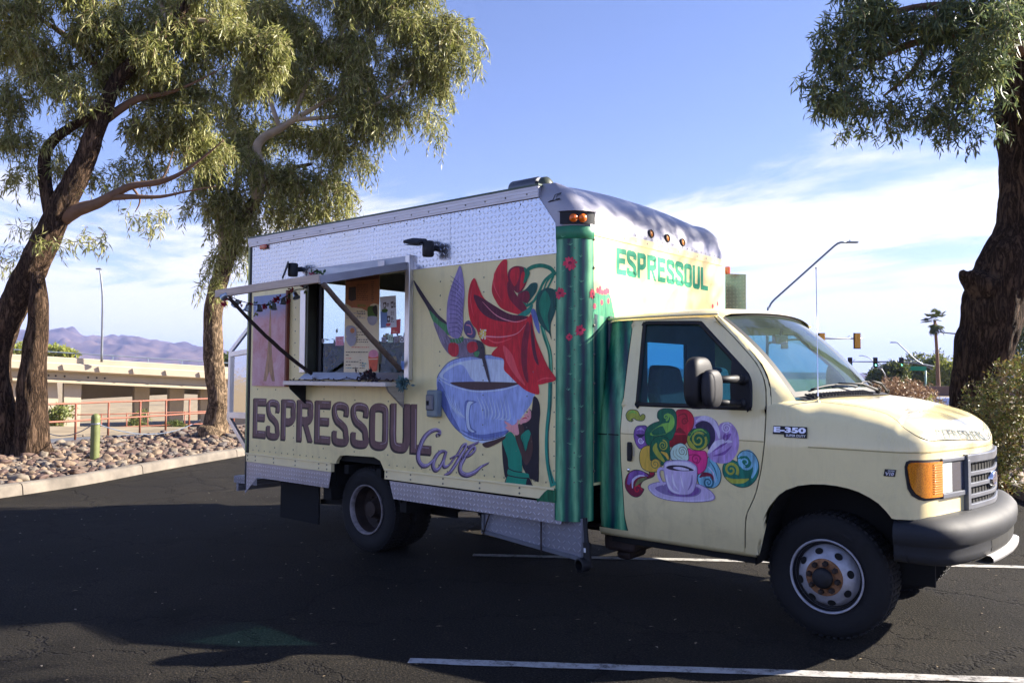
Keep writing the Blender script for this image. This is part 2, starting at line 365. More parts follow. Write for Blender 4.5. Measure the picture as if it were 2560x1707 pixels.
M['cabcream'] = creampaint('cab_cream_paint', (.95, .81, .425), .24, .6, .9)
M['creamrail'] = mat('cream_rail', (.93, .79, .44), .4, 0, .07, 3)
M['greenrail'] = mat('olive_edge_paint', (.42, .46, .22), .45, 0, .12, 4)
M['silver'] = mat('aluminium', (.66, .65, .66), .34, .85, .12, 2.5, .05, 30)
M['alu_dull'] = mat('dull_aluminium', (.52, .50, .52), .42, .75, .16, 4, .05, 20, stretch=(1, 1, 14))
M['caps'] = mat('silver_cap_paint', (.34, .335, .38), .38, .35, .10, 1.5)
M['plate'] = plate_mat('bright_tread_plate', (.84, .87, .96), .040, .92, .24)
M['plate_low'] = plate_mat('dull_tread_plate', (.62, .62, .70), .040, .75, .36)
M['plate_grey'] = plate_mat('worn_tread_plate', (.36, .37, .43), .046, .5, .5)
M['plate_far'] = plate_mat('dark_tread_plate', (.40, .40, .42), .034, .7, .35)
M['black'] = mat('black_plastic', (.006, .006, .0085), .6, 0, .3, 8)
M['dark'] = mat('dark_cavity', (.003, .003, .0032), .9, 0, .3, 5)
M['rubber'] = mat('tyre_rubber', (.0042, .0042, .0056), .8, 0, .3, 20, .2, 90)
M['bumper'] = mat('grey_bumper_plastic', (.010, .012, .017), .68, 0, .2, 5, .05, 60)
M['trim'] = mat('grey_grille_plastic', (.135, .145, .17), .35, .1, .1, 6)
M['chrome'] = mat('chrome', (.8, .8, .82), .12, 1, .04, 5)
M['white'] = mat('white_paint', (.78, .78, .78), .4, 0, .06, 6)
M['wheel'] = mat('steel_wheel_paint', (.42, .42, .46), .4, .3, .22, 14, .05, 60)
M['rust'] = mat('rusty_steel', (.14, .055, .02), .75, .1, .5, 25, .3, 80, c2_=(.40, .20, .09))
M['darkrust'] = mat('dark_rusty_wheel', (.03, .018, .014), .7, .1, .5, 14, .2, 60)
M['amber'] = None
m_, t_, b_ = nodes('amber_lens'); setin(b_, 'Base Color', (.95, .33, .01, 1)); setin(b_, 'Roughness', .12); setin(b_, 'Coat Weight', .6); setin(b_, 'Subsurface Weight', .35); setin(b_, 'Subsurface Radius', (.05, .02, .005))
w_ = t_.nodes.new('ShaderNodeTexNoise'); setin(w_, 'Scale', 30); r_ = ramp(t_, w_.outputs[0], [(.3, (.52, .14, .003)), (.7, (.82, .30, .010))]); t_.links.new(r_.outputs[0], b_.inputs['Base Color']); M['amber'] = m_
M['redlens'] = mat('red_lens', (.55, .05, .01), .15, 0, .2, 30, coat=.5)
M['orangelens'] = mat('orange_lens', (.85, .16, .01), .15, 0, .2, 30, coat=.5)
M['clearlens'] = mat('clear_lamp_lens', (.72, .80, .78), .12, .2, .18, 60, .3, 120, coat=.6)
M['glass'] = glass('clear_glass', (.90, .95, .96))
M['tintglass'] = glass('tinted_side_glass', (.20, .50, .62), ior=1.4, dust=.035, dustc=(.06, .30, .50))
M['wsglass'] = glass('windshield_glass', (.45, .64, .62), ior=1.5, dust=.045)
M['interior'] = mat('grey_cab_interior', (.10, .11, .13), .8, 0, .2, 5)
M['seat'] = mat('dark_seat_cloth', (.06, .065, .08), .9, 0, .2, 40)
M['steelpole'] = mat('galvanised_steel', (.20, .22, .25), .45, .6, .12, 4)
M['darkpole'] = mat('dark_steel_pole', (.16, .20, .26), .45, .3, .12, 4)
M['stick'] = mat('dry_wood_stick', (.16, .11, .075), .8, 0, .3, 20, .4, 50, stretch=(1, 1, .3))
M['dkstick'] = mat('dark_wood_stick', (.05, .032, .025), .8, 0, .3, 20, .4, 50)
M['beam'] = mat('weathered_wood_beam', (.62, .50, .40), .6, 0, .18, 9, .1, 30, stretch=(.3, 1, 6))
M['signal'] = mat('yellow_signal_enamel', (.55, .27, .015), .4, 0, .1, 6)
M['bark'] = None
def barkmat(name, lo, hi, st=(9, 9, 1.6), bs=1.0):
    m, t, b = nodes(name); co = t.nodes.new('ShaderNodeTexCoord'); mp_ = t.nodes.new('ShaderNodeMapping'); mp_.inputs['Scale'].default_value = st
    t.links.new(co.outputs['Object'], mp_.inputs[0])
    n = noise_tex(t, 1.6, 7, .68, vec=mp_.outputs[0], dist=.6); n2 = noise_tex(t, 1.3, 4, .6); n3 = noise_tex(t, 5.0, 5, .7, vec=mp_.outputs[0])
    rid = math_(t, 'ABSOLUTE', math_(t, 'SUBTRACT', n.outputs[0], .5))                      # furrows where the noise crosses its middle
    f = math_(t, 'ADD', math_(t, 'MULTIPLY', n3.outputs[0], .5), math_(t, 'MULTIPLY', n2.outputs[0], .5))
    r = ramp(t, f, [(.36, lo), (.64, hi)]); crk = ramp(t, rid, [(0.0, (.12, .11, .10)), (.10, (1, 1, 1))])
    t.links.new(mix(t, 1.0, r.outputs[0], crk.outputs[0], 'MULTIPLY'), b.inputs['Base Color']); setin(b, 'Roughness', .9); setin(b, 'Specular IOR Level', .15)
    h = math_(t, 'ADD', math_(t, 'MULTIPLY', math_(t, 'MINIMUM', rid, .12), 5.0), math_(t, 'MULTIPLY', n3.outputs[0], .8)); bump(t, b, h, bs, .06); return m
M['bark'] = barkmat('rough_brown_bark', (.085, .052, .032), (.24, .155, .10))
M['bark_dark'] = barkmat('dark_brown_bark', (.06, .036, .024), (.15, .095, .062), (7, 7, 1.5))
M['bark_pale'] = barkmat('pale_peeling_bark', (.17, .115, .07), (.40, .29, .19), (7, 7, 2.2), .6)
M['limb'] = mat('smooth_pale_limb', (.40, .32, .24), .7, 0, .2, 5, .2, 20)
M['limb_brown'] = mat('brown_limb', (.15, .085, .05), .8, 0, .25, 6, .3, 20)
M['euc'] = leafmat('eucalyptus_leaves', [(.11, .125, .030), (.20, .22, .055), (.32, .33, .10), (.46, .44, .20), (.24, .26, .085)], .42)
M['euc_dark'] = leafmat('blue_green_leaves', [(.06, .09, .045), (.10, .14, .065), (.15, .19, .085), (.24, .25, .07)], .42)
M['bush'] = leafmat('bush_leaves', [(.06, .09, .02), (.12, .15, .035), (.20, .20, .05), (.17, .12, .04), (.25, .20, .09)], .3)
M['drybush'] = leafmat('dry_brown_twigs', [(.20, .12, .07), (.30, .19, .11), (.38, .26, .16)], .25)
M['farleaf'] = leafmat('distant_green_leaves', [(.035, .06, .015), (.075, .11, .025), (.13, .16, .035), (.18, .19, .04)], .3)
M['farleaf2'] = leafmat('distant_olive_leaves', [(.09, .12, .03), (.16, .19, .05), (.24, .25, .07)], .3)
M['yelleaf'] = leafmat('yellow_green_leaves', [(.20, .24, .03), (.30, .33, .06), (.38, .36, .09)], .35)
M['palm'] = leafmat('palm_fronds', [(.03, .055, .015), (.07, .10, .03), (.12, .13, .05)], .25)
M['concrete'] = mat('pale_concrete', (.46, .39, .29), .85, 0, .08, .6, .1, 8)
M['concrete2'] = mat('shaded_concrete', (.40, .34, .24), .85, 0, .08, .5, .1, 8)  # darker copy of the pale concrete, girder shade put into the colour
M['kerb'] = mat('kerb_concrete', (.10, .085, .07), .9, 0, .35, 2.2, .5, 40, c2_=(.22, .19, .155))
M['redrail'] = mat('rust_red_rail_paint', (.24, .075, .04), .55, 0, .12, 6)
M['postgreen'] = mat('olive_green_post', (.13, .15, .045), .6, 0, .15, 10, .1, 40)
# ------------------------------------------------------------------ setting: ground, lot, kerbs, path, hills
RH = Vector((_cy, _sy, 0)); FH = Vector((-_sy, _cy, 0)); C0 = Vector((CAM[0], CAM[1], 0))
def cf(l, D, z): p = C0+RH*l+FH*D; return Vector((p.x, p.y, z))        # metres right of / ahead of the viewpoint
cl = crop(0, 860, 3.409); cs = crop(0, 500, 3.136)
def sstep(a, b, x): t = min(1, max(0, (x-a)/(b-a))); return t*t*(3-2*t)
def gz(l, D):
    z = -.06
    left = sstep(-4, -9, l)
    path = sstep(17, 20.5, D)*left
    z -= path*.27
    wash = sstep(30, 40, D)*sstep(-3, -12, l)
    back = sstep(150, 330, D)
    z -= wash*(1-back)*(2.75+.3*noise.noise((l*.05, D*.05, 0)))
    z += .10*noise.noise((l*.15, D*.15, 3))*sstep(30, 60, D)*.6
    return z
# asphalt
m, t, b = nodes('asphalt')
co = t.nodes.new('ShaderNodeTexCoord')
n1 = noise_tex(t, 75, 4, .75, vec=co.outputs['Object']); n2 = noise_tex(t, .55, 5, .6, vec=co.outputs['Object']); n3 = noise_tex(t, 38, 4, .7, vec=co.outputs['Object'])
wob = noise_tex(t, 2.2, 5, .7, vec=co.outputs['Object'])
vm = t.nodes.new('ShaderNodeVectorMath'); vm.operation = 'MULTIPLY_ADD'; t.links.new(wob.outputs[1], vm.inputs[0]); vm.inputs[1].default_value = (.9, .9, 0); t.links.new(co.outputs['Object'], vm.inputs[2])
vo = t.nodes.new('ShaderNodeTexVoronoi'); vo.feature = 'DISTANCE_TO_EDGE'; setin(vo, 'Scale', .55); t.links.new(vm.outputs[0], vo.inputs['Vector'])
vo2 = t.nodes.new('ShaderNodeTexVoronoi'); vo2.feature = 'DISTANCE_TO_EDGE'; setin(vo2, 'Scale', 2.0); t.links.new(vm.outputs[0], vo2.inputs['Vector'])
cmask = ramp(t, n2.outputs[0], [(.48, (0, 0, 0)), (.58, (1, 1, 1))])
ck = ramp(t, vo.outputs[0], [(0, (1, 1, 1)), (.012, (0, 0, 0))]); ck2 = ramp(t, vo2.outputs[0], [(0, (1, 1, 1)), (.02, (0, 0, 0))])
crk = math_(t, 'MAXIMUM', math_(t, 'MULTIPLY', ck.outputs[0], .8), math_(t, 'MULTIPLY', ck2.outputs[0], math_(t, 'MULTIPLY', cmask.outputs[0], .9)))
base = ramp(t, n2.outputs[0], [(.25, (.010, .0095, .009)), (.5, (.016, .0148, .0132)), (.75, (.025, .0225, .019))])
spk = ramp(t, n1.outputs[0], [(.36, (.30, .30, .33)), (.48, (.85, .85, .85)), (.58, (1.7, 1.6, 1.4)), (.68, (5.0, 4.5, 3.6))])
c_ = mix(t, 1.0, base.outputs[0], spk.outputs[0], 'MULTIPLY'); st_ = noise_tex(t, .9, 3, .5, vec=vm.outputs[0]); so = ramp(t, st_.outputs[0], [(.60, (1, 1, 1)), (.70, (.55, .55, .56))]); st2_ = noise_tex(t, 3.1, 4, .6, vec=co.outputs['Object']); so2 = ramp(t, st2_.outputs[0], [(.30, (1.35, 1.32, 1.25)), (.42, (1, 1, 1))])
c_ = mix(t, 1.0, mix(t, 1.0, c_, so.outputs[0], 'MULTIPLY'), so2.outputs[0], 'MULTIPLY'); c_ = mix(t, crk, c_, (.012, .011, .011))
t.links.new(c_, b.inputs['Base Color']); setin(b, 'Roughness', .88); setin(b, 'Specular IOR Level', .12)
h = math_(t, 'SUBTRACT', math_(t, 'ADD', n1.outputs[0], math_(t, 'MULTIPLY', n3.outputs[0], .8)), math_(t, 'MULTIPLY', crk, 1.6)); bump(t, b, h, 1.0, .014)
M['asphalt'] = m
M['path'] = mat('grey_path_asphalt', (.10, .105, .12), .9, 0, .12, .8, .2, 60)
M['sand'] = mat('desert_soil', (.19, .145, .085), .95, 0, .3, .8, .4, 6, c2_=(.31, .245, .15))
M['bedsoil'] = mat('bed_soil', (.20, .145, .10), .95, 0, .3, 3, .5, 30)
# worn white line paint: chips open to the asphalt below
m, t, b = nodes('worn_line_paint'); n = noise_tex(t, 9, 8, .75); n5 = noise_tex(t, 90, 3, .7)
f = math_(t, 'ADD', n.outputs[0], math_(t, 'MULTIPLY', n5.outputs[0], .25)); r = ramp(t, f, [(.50, (.07, .065, .06)), (.56, (.26, .25, .235)), (.66, (.40, .39, .37))])
t.links.new(r.outputs[0], b.inputs['Base Color']); setin(b, 'Roughness', .8); bump(t, b, n5.outputs[0], .3, .004); M['line'] = m

def grow(a, b, n, p=1.0): return [a+(b-a)*((i/n)**p) for i in range(n+1)]
Ls = sorted(set([-v for v in grow(0, 60, 40)]+grow(0, 60, 24)+[-v for v in grow(60, 5000, 16, 2.5)]+grow(60, 5000, 16, 2.5)))
Ds = sorted(set([-v for v in grow(0, 200, 8, 2)]+grow(0, 60, 44)+grow(60, 400, 30, 1.5)+grow(400, 9000, 14, 2)))
mb = MB(); mb.grid([[cf(l, D, gz(l, D)) for l in Ls] for D in Ds]); ground = struct(mb.build('ground', M['sand'], smooth=True))
KL = [(-7.6, -14.0), (-8.4, -8.0), (-9.2, -4.3), (-9.92, -2.13), (-10.45, -.85), (-11.35, .65), (-12.5, 2.8), (-13.6, 5.0), (-15.2, 8.4), (-19, 16.5)]
KL = [p[:2] for p in cat_(KL, 5, False)]
KR = [(4.6, -4.0), (2.9, .6), (1.35, 3.9), (-.1, 6.75), (-1.05, 8.7), (-3.2, 13.0), (-6.0, 18.5)]
KR = [p[:2] for p in cat_(KR, 4, False)]
lot = MB().sheet([(x, y, 0) for x, y in KL]+[(-19, 40, 0), (60, 40, 0), (60, -30, 0), (-7, -30, 0)])
struct(lot.build('parking_lot', M['asphalt']))
# painted bay lines
def stripe(a, b, w, name):
    a, b = Vector(a), Vector(b); d = (b-a).normalized(); n = Vector((-d.y, d.x, 0)); k = max(2, int((b-a).length/.12)); rows = [[], []]
    for i in range(k+1):
        p = a.lerp(b, i/k); q = .012*noise.noise((i*.7, p.x, 1)); q2 = .012*noise.noise((i*.7, p.x, 9))
        rows[0].append(p+n*(w/2+q)); rows[1].append(p-n*(w/2+q2))
    o = MB().grid(rows).build(name, M['line']); return struct(o)
dS = Vector((2.65, 1.91, 0)).normalized(); nS = Vector((-dS.y, dS.x, 0))
pA = onZ((1022, 1650), .005); stripe(pA, pA+dS*6.2, .085, 'bay_line')
pB = onZ((1182, 1386), .005); stripe(pB, pB+dS*5.6, .09, 'bay_line')
pC = pB+nS*(pB-pA).dot(nS); stripe(pC-dS*.0, pC+dS*5.6, .10, 'bay_line')
# kerb: cast lengths with joints
kerb = struct(bpy.data.objects.new('kerb', None)); COL.objects.link(kerb)
def kerb_run(line, side, parent, seg=2.4):
    L2 = [Vector((x, y, 0)) for x, y in line]; acc = 0; cur = [L2[0]]; segs = []
    fine = []
    for a, b_ in zip(L2, L2[1:]):
        k = max(1, int((b_-a).length/.3))
        fine += [a.lerp(b_, i/k) for i in range(k)]
    fine.append(L2[-1]); cur = [fine[0]]
    for a, b_ in zip(fine, fine[1:]):
        cur.append(b_); acc += (b_-a).length
        if acc > seg: segs.append(cur); cur = [b_]; acc = 0
    if len(cur) > 1: segs.append(cur)
    for sg in segs:
        rows = []
        sg = list(sg); e = (sg[-1]-sg[-2]).normalized()*.008; sg[-1] = sg[-1]-e; e = (sg[1]-sg[0]).normalized()*.008; sg[0] = sg[0]+e
        for i, p in enumerate(sg):
            tn = (sg[min(i+1, len(sg)-1)]-sg[max(0, i-1)]).normalized(); nn = Vector((-tn.y, tn.x, 0))*side
            w = .006*noise.noise((p.x*3, p.y*3, 0))
            rows.append([p+nn*o_+Vector((0, 0, z_)) for o_, z_ in ((0, -.05), (.015+w, .10), (.035, .135+w), (.075, .15+w), (.15, .152+w), (.17, .14), (.175, -.05))])
        mbk = MB().grid(rows); k = len(rows); mbk.add(rows[0], [(6, 5, 4, 3, 2, 1, 0)]); mbk.add(rows[-1], [(0, 1, 2, 3, 4, 5, 6)])
        mbk.build('kerb_stone', M['kerb'], parent, smooth=True, auto=40)
kerb_run(KL, 1, kerb)
kerb2 = struct(bpy.data.objects.new('kerb', None)); COL.objects.link(kerb2); kerb_run(KR, -1, kerb2)
# planting beds
def bedz(x, y):
    l = (Vector((x, y, 0))-C0).dot(RH); D = (Vector((x, y, 0))-C0).dot(FH)
    return .10+.05*noise.noise((x*.5, y*.5, 2))+.10*math.exp(-((x+14.2)**2+(y-6.2)**2)/5.0)
def off_line(line, d, side):
    o = []
    for i, p in enumerate(line):
        a = Vector((*line[max(0, i-1)], 0)); b_ = Vector((*line[min(len(line)-1, i+1)], 0)); tn = (b_-a).normalized(); nn = Vector((-tn.y, tn.x, 0))*side
        o.append((p[0]+nn.x*d, p[1]+nn.y*d))
    return o
rows = []
for k, dd in enumerate((.16, .6, 1.2, 2, 2.9, 3.8, 4.8, 5.6)):
    rows.append([Vector((x, y, bedz(x, y) if dd < 5.5 else -.4)) for x, y in off_line(KL, dd, 1)])
bedL = struct(MB().grid(rows).build('planting_bed', M['bedsoil'], smooth=True))
rows = []
for dd in (.16, 1, 2.5, 4.5, 7, 10):
    rows.append([Vector((x, y, .09+.03*dd+.05*noise.noise((x, y, 0)))) for x, y in off_line(KR, dd, -1)])
bedR = struct(MB().grid(rows).build('planting_bed', M['bedsoil'], smooth=True))
# river stones: a few shared shapes
M['stones'] = []
for i, (a, c2c) in enumerate([((.075, .048, .036), (.14, .088, .066)), ((.13, .105, .08), (.22, .18, .135)), ((.055, .046, .043), (.11, .092, .083)), ((.14, .095, .06), (.23, .165, .11)), ((.065, .040, .032), (.115, .070, .056))]):
    M['stones'].append(mat('river_stone_%d' % i, a, .75, 0, .2, 7, .25, 30, c2_=c2c))
smesh = []
for i in range(10):
    bm = bmesh.new(); bmesh.ops.create_icosphere(bm, subdivisions=3, radius=.5); cuts = [(Vector((random.gauss(0, 1), random.gauss(0, 1), random.gauss(0, .7))).normalized(), random.uniform(.30, .44)) for _ in range(5)]
    s3 = (random.uniform(.9, 1.2), random.uniform(.65, .95), random.uniform(.42, .62))
    for v in bm.verts:
        q = v.co.normalized(); k = 1+.34*noise.noise(q*1.3+Vector((i*7, 0, 0)))+.12*noise.noise(q*3+Vector((0, i*5, 0)))
        w = q*.5*k
        for cn2, cd2 in cuts:
            e_ = w.dot(cn2)-cd2
            if e_ > 0: w = w-cn2*e_*.8
        v.co = Vector((w.x*s3[0], w.y*s3[1], w.z*s3[2]))+q*.012*noise.noise(q*6+Vector((i, i, 0)))
    me = bpy.data.meshes.new('stone'); bm.to_mesh(me); bm.free(); me.polygons.foreach_set('use_smooth', [True]*len(me.polygons)); me.materials.append(M['stones'][i % 5]); smesh.append(me)
def in_front(p): 
    v = np.array(p)-CAM; return v@FW, IW/2+FPX*(v@RT)/(v@FW), IH/2-FPX*(v@UP)/(v@FW)
def scatter_stones(line, side, parent, n_big, n_small, dmax, wz, xr, smax=.34):
    fine = cat_(line, 4, False); P = []
    random.seed(5); tries = 0
    while len(P) < n_big+n_small and tries < 60000:
        tries += 1
        k = random.randrange(len(fine)-1); a, b_ = fine[k], fine[k+1]; u = random.random(); x = a[0]+(b_[0]-a[0])*u; y = a[1]+(b_[1]-a[1])*u
        tn = Vector((b_[0]-a[0], b_[1]-a[1], 0)).normalized(); nn = Vector((-tn.y, tn.x, 0))*side; dd = random.uniform(.22, dmax); x += nn.x*dd; y += nn.y*dd
        z = wz(x, y, dd); D, px, py = in_front((x, y, z))
        if D < 3 or not (xr[0] < px < xr[1]) or py > 1500: continue
        s = (random.uniform(.12, smax) if len(P) < n_big else random.uniform(.05, .14))*(.8 if random.random() < .4 else 1)
        if any((x-q[0])**2+(y-q[1])**2 < (.40*(s+q[3]))**2 for q in P): 
            if random.random() < .985: continue
            z += .10
        P.append((x, y, z, s, s/D))
    P.sort(key=lambda q: -q[4]); small = MB()
    for i, (x, y, z, s, _) in enumerate(P):
        if i < n_big:
            o = bpy.data.objects.new('stone', random.choice(smesh)); COL.objects.link(o); o.parent = parent
            o.location = (x, y, z+s*.10); o.scale = (s*1.15, s*1.1, s*random.uniform(.9, 1.35)); o.rotation_euler = (random.uniform(-.35, .35), random.uniform(-.35, .35), random.uniform(0, 6.28))
        else:
            me = random.choice(smesh); Rm = Matrix.Rotation(random.uniform(0, 6.28), 3, 'Z'); mi = random.randrange(5)
            small.add([Rm @ Vector((v.co.x*s, v.co.y*s, v.co.z*s))+Vector((x, y, z+s*.1)) for v in me.vertices], [tuple(p.vertices) for p in me.polygons], mi)
    if small.v: stuff(small.build('small_stones', M['stones'], parent, smooth=True, recalc=False), 'smaller river stones packed between the large ones')
scatter_stones(KL, 1, bedL, 300, 900, 4.6, lambda x, y, d_: bedz(x, y), (-60, 660), .25)
scatter_stones(KR, -1, bedR, 70, 120, 3.2, lambda x, y, d_: .09+.03*d_, (2420, 2620), .3)
# foot path below the bed, its edge line and dashes
pz = -.30
def PZ(p, z=pz): return onZ(cl(p), z)
nearE = [PZ((-400, 985)), PZ((410, 930)), PZ((1000, 873)), PZ((1560, 823)), PZ((2100, 790))]; farE = [PZ((-400, 850)), PZ((410, 808)), PZ((1000, 776)), PZ((1690, 731)), PZ((2300, 706))]
struct(MB().grid([nearE, farE]).build('foot_path', M['path']))
M['pline'] = mat('path_line_paint', (.52, .50, .42), .8, 0, .15, 20); M['yline'] = mat('path_dash_paint', (.50, .38, .16), .8, 0, .15, 20)
mb = MB()
for A, Bq in zip(nearE, nearE[1:]): mb.bar(A+FH*.25+Vector((0, 0, .006)), Bq+FH*.25+Vector((0, 0, .006)), .1, .004)
struct(mb.build('path_edge_line', M['pline']))
for a, b2 in (((830, 840), (1010, 826)), ((1545, 787), (1690, 778)), ((430, 872), (560, 862))):
    struct(MB().bar(PZ(a, pz+.008), PZ(b2, pz+.008), .09, .004).build('path_dash', M['yline']))
# hills on the horizon
m, t, b = nodes('far_rock'); n = noise_tex(t, .006, 9, .65); r = ramp(t, n.outputs[0], [(.35, (.06, .045, .05)), (.5, (.11, .08, .075)), (.68, (.19, .135, .11))]); t.links.new(r.outputs[0], b.inputs['Base Color']); setin(b, 'Roughness', 1.0); setin(b, 'Specular IOR Level', 0)
M['rock'] = m
ridge = [(-900, 900), (-500, 872), (-200, 850), (0, 838), (111, 828), (175, 826), (217, 840), (255, 844), (319, 842), (398, 855), (446, 859), (507, 867), (571, 879), (640, 888), (760, 893), (900, 880), (1100, 900), (1400, 915), (1900, 926), (2170, 930), (2400, 934), (2800, 938), (3400, 942)]
def ridge_y(px): return float(np.interp(px, [p[0] for p in ridge], [p[1] for p in ridge]))
rows = []; DM = 3400.0
for i in range(44):
    f = i/43.0; row = []
    for j in range(620):
        px = -900+4300*j/619.0; D = DM-1500+2000*f; hy = ridge_y(px); hmax = (945-hy)/FPX*DM*.88
        l = (px-IW/2)/FPX*D
        q = Vector((l*.0042, D*.0042, .3))
        rid = 1-abs(noise.noise(q))*1.6; rid2 = 1-abs(noise.noise(q*2.7+Vector((5, 1, 0))))*1.6; rid3 = noise.noise(q*7)
        prof = sstep(0, .72, f)
        z = hmax*prof*(1+.10*(rid-.6)*(prof > .98))+ (rid*40+rid2*27+rid3*10-44)*math.sin(math.pi*min(1, f*1.15))*(hmax/190)
        if f > .75: z = z*(1-(f-.75)*2.2)
        row.append(cf(l, D, max(-4, z)))
    rows.append(row)
struct(MB().grid(rows).build('hills', M['rock'], smooth=True))

# ------------------------------------------------------------------ bridge
BD = RH*.819+FH*.574; BN = RH*.574-FH*.819          # along the bridge, and out of its face
BP0 = cf(-37.6, 60, 0)
def bt(px): k = (px-IW/2)/FPX; return (60*k+37.6)/(.819-.574*k)
br = thing('road_bridge', 'pale concrete road bridge with bracketed parapet spanning the wash behind the trees', 'bridge', cf(-28, 64, -3.0))
BO = Vector(br.location)
def bl(n_, t_, z): p = BP0+BD*t_+BN*n_; return Vector((p.x, p.y, z-.050*t_))-BO
def run(sec, a=-30, b_=75, n=6): return [[bl(o_, a+(b_-a)*i/n, z) for o_, z in sec] for i in range(n+1)]
MB().grid(run([(-13, 1.95), (-13, 2.62), (-.1, 2.62), (0, 2.56), (0, 2.06), (-.2, 1.95), (-13, 1.95)])).build('deck_edge', M['concrete'], br)
MB().grid(run([(-.22, 2.62), (-.20, 3.02), (-.24, 3.06), (-.5, 3.06), (-.52, 2.62)])).build('parapet', M['concrete'], br)
MB().grid(run([(-.70, 1.95), (-.70, 1.38), (-.42, 1.22), (-.42, 1.10), (-1.4, 1.10), (-1.4, 1.95)])).build('girder', M['concrete2'], br)
for k in range(1, 6): MB().grid(run([(-.7-2.3*k, 1.95), (-.7-2.3*k, 1.10), (-1.4-2.3*k, 1.10), (-1.4-2.3*k, 1.95)])).build('girder', M['concrete2'], br)
for px in (-20, 72, 161, 251, 336, 418, 502, 590):
    t_ = bt(px); MB().prism([bl(.0, t_-.13, 2.50), bl(.0, t_+.13, 2.50), bl(.0, t_+.04, 2.12), bl(.0, t_-.04, 2.12)], BN*.14).build('bracket', M['concrete'], br)
MB().tube([bl(-.3, t_, 3.42) for t_ in (-30, 75)], .045, 6).build('rail', M['darkpole'], br)
for t_ in np.arange(-8, 24, 2.6): MB().bar(bl(-.3, t_, 3.05), bl(-.3, t_, 3.41), .05, .05).build('rail_post', M['darkpole'], br)
for px, q in ((190, -1.2), (306, -4.6), (401, -4.6), (484, -4.6), (575, -4.6)):
    k_ = q*.5; t_ = bt(px)+(.0 if px < 200 else 2.4)
    MB().prism([bl(q, t_-.62, 1.09), bl(q, t_+.62, 1.09), bl(q, t_+.5, -5), bl(q, t_-.5, -5)], -BN*1.0).build('pier', M['concrete'], br, bevel=.06)
MB().prism([bl(-8, bt(205), 1.09), bl(-8, 75, 1.09), bl(-8, 75, .9), bl(-8, bt(510), .55), bl(-8, bt(290), -.12), bl(-8, bt(215), -.35)], -BN*.6).build('cross_beam', M['concrete2'], br)
MB().prism([bl(-1.3, -28, -6), bl(-1.3, -28, 1.09), bl(-1.3, bt(150), 1.09), bl(-1.3, bt(172), -6)], -BN*11).build('abutment', M['concrete'], br)
for x, y in [(428, 313), (490, 316), (566, 318), (768, 324), (842, 326), (912, 330)]:
    p = cl((x, y)); w_ = bl(-.69, bt(p[0]), 1.62); MB().tube([w_, w_+BN*.03], .07, 8).build('weep_hole', M['dark'], br)
DL = 63.5; bp = at(254, 899, DL); lp = thing('bridge_lamp', 'tall thin street lamp rising from the concrete bridge', 'street lamp', bp)
q = [at(254, 905, DL), at(256.7, 755, DL), at(253, 700, DL), at(250, 676, DL)]
MB().tube([Vector(p)-bp for p in cat_([tuple(p) for p in q], 5, False)], [.10-.003*i for i in range(16)], 8).build('pole', M['steelpole'], lp, smooth=True)
MB().box(at(247.5, 672.5, DL)-bp, (.45, .25, .12), Matrix.Rotation(YAW, 3, 'Z')).build('lamp_head', M['steelpole'], lp, bevel=.04)
# ------------------------------------------------------------------ rust red railing, green post and cable
def railing(name, label, pts, hgt, rails, r=.028):
    o = thing(name, label, 'railing', pts[len(pts)//2]); B0 = Vector(o.location)
    for p in pts: MB().tube([p-B0, p-B0+Vector((0, 0, hgt))], r*1.15, 8).build('post', M['redrail'], o, smooth=True)
    for f in rails: MB().tube([p-B0+Vector((0, 0, hgt*f)) for p in pts], r, 8).build('rail', M['redrail'], o, smooth=True)
    return o
px_ = [(-260, 880), (80, 855), (350, 836), (640, 815), (920, 786), (1190, 766), (1410, 746), (1610, 727), (1800, 715), (1990, 702)]
railing('path_railing', 'rust red pipe railing along the far edge of the foot path', [PZ(p) for p in px_], 1.04, (1.0, .52))
q2 = [(190, 852), (410, 838), (860, 806), (1075, 790), (1255, 775), (1570, 752), (1800, 735)]
railing('lower_railing', 'second rust red railing lower down beyond the path railing', [onZ(cl(p), -1.7) for p in [(-200, 816), (410, 812), (860, 800), (1075, 790), (1255, 780), (1570, 765), (1900, 750)]], 1.25, (.97, .42), .03)
gb = onZ(cl((806, 978)), .10); gp = thing('green_post', 'short olive green round topped post standing in the river stones', 'post', gb)
MB().lathe([(.075, -.2), (.075, .70), (.07, .745), (.05, .775), (.02, .788), (.0, .79)], n=20).build('post_body', M['postgreen'], gp, smooth=True)
MB().lathe([(.079, .60), (.081, .605), (.081, .62), (.079, .625)], n=20).build('cable_ring', M['steelpole'], gp)
gtop = gb+Vector((0, 0, .66)); pL = at(118, 1082, 15.4); pL2 = at(-40, 1108, 15.0); pR = at(500, 1050, 19.6)
def sag(a, b_, s, n=10): return [a.lerp(b_, i/n)-Vector((0, 0, s*4*(i/n)*(1-i/n))) for i in range(n+1)]
tag(MB().tube(sag(pL2, pL, .03)[:-1]+sag(pL, gtop+Vector((-.08, 0, -.05)), .12), .009, 6).build('cable', M['darkpole']), 'thin dark cable slung from the left tree to the green post', 'cable')
tag(MB().tube(sag(gtop+Vector((.08, 0, -.05)), pR, .25), .009, 6).build('cable', M['darkpole']), 'thin dark cable slung from the green post to the middle tree', 'cable')
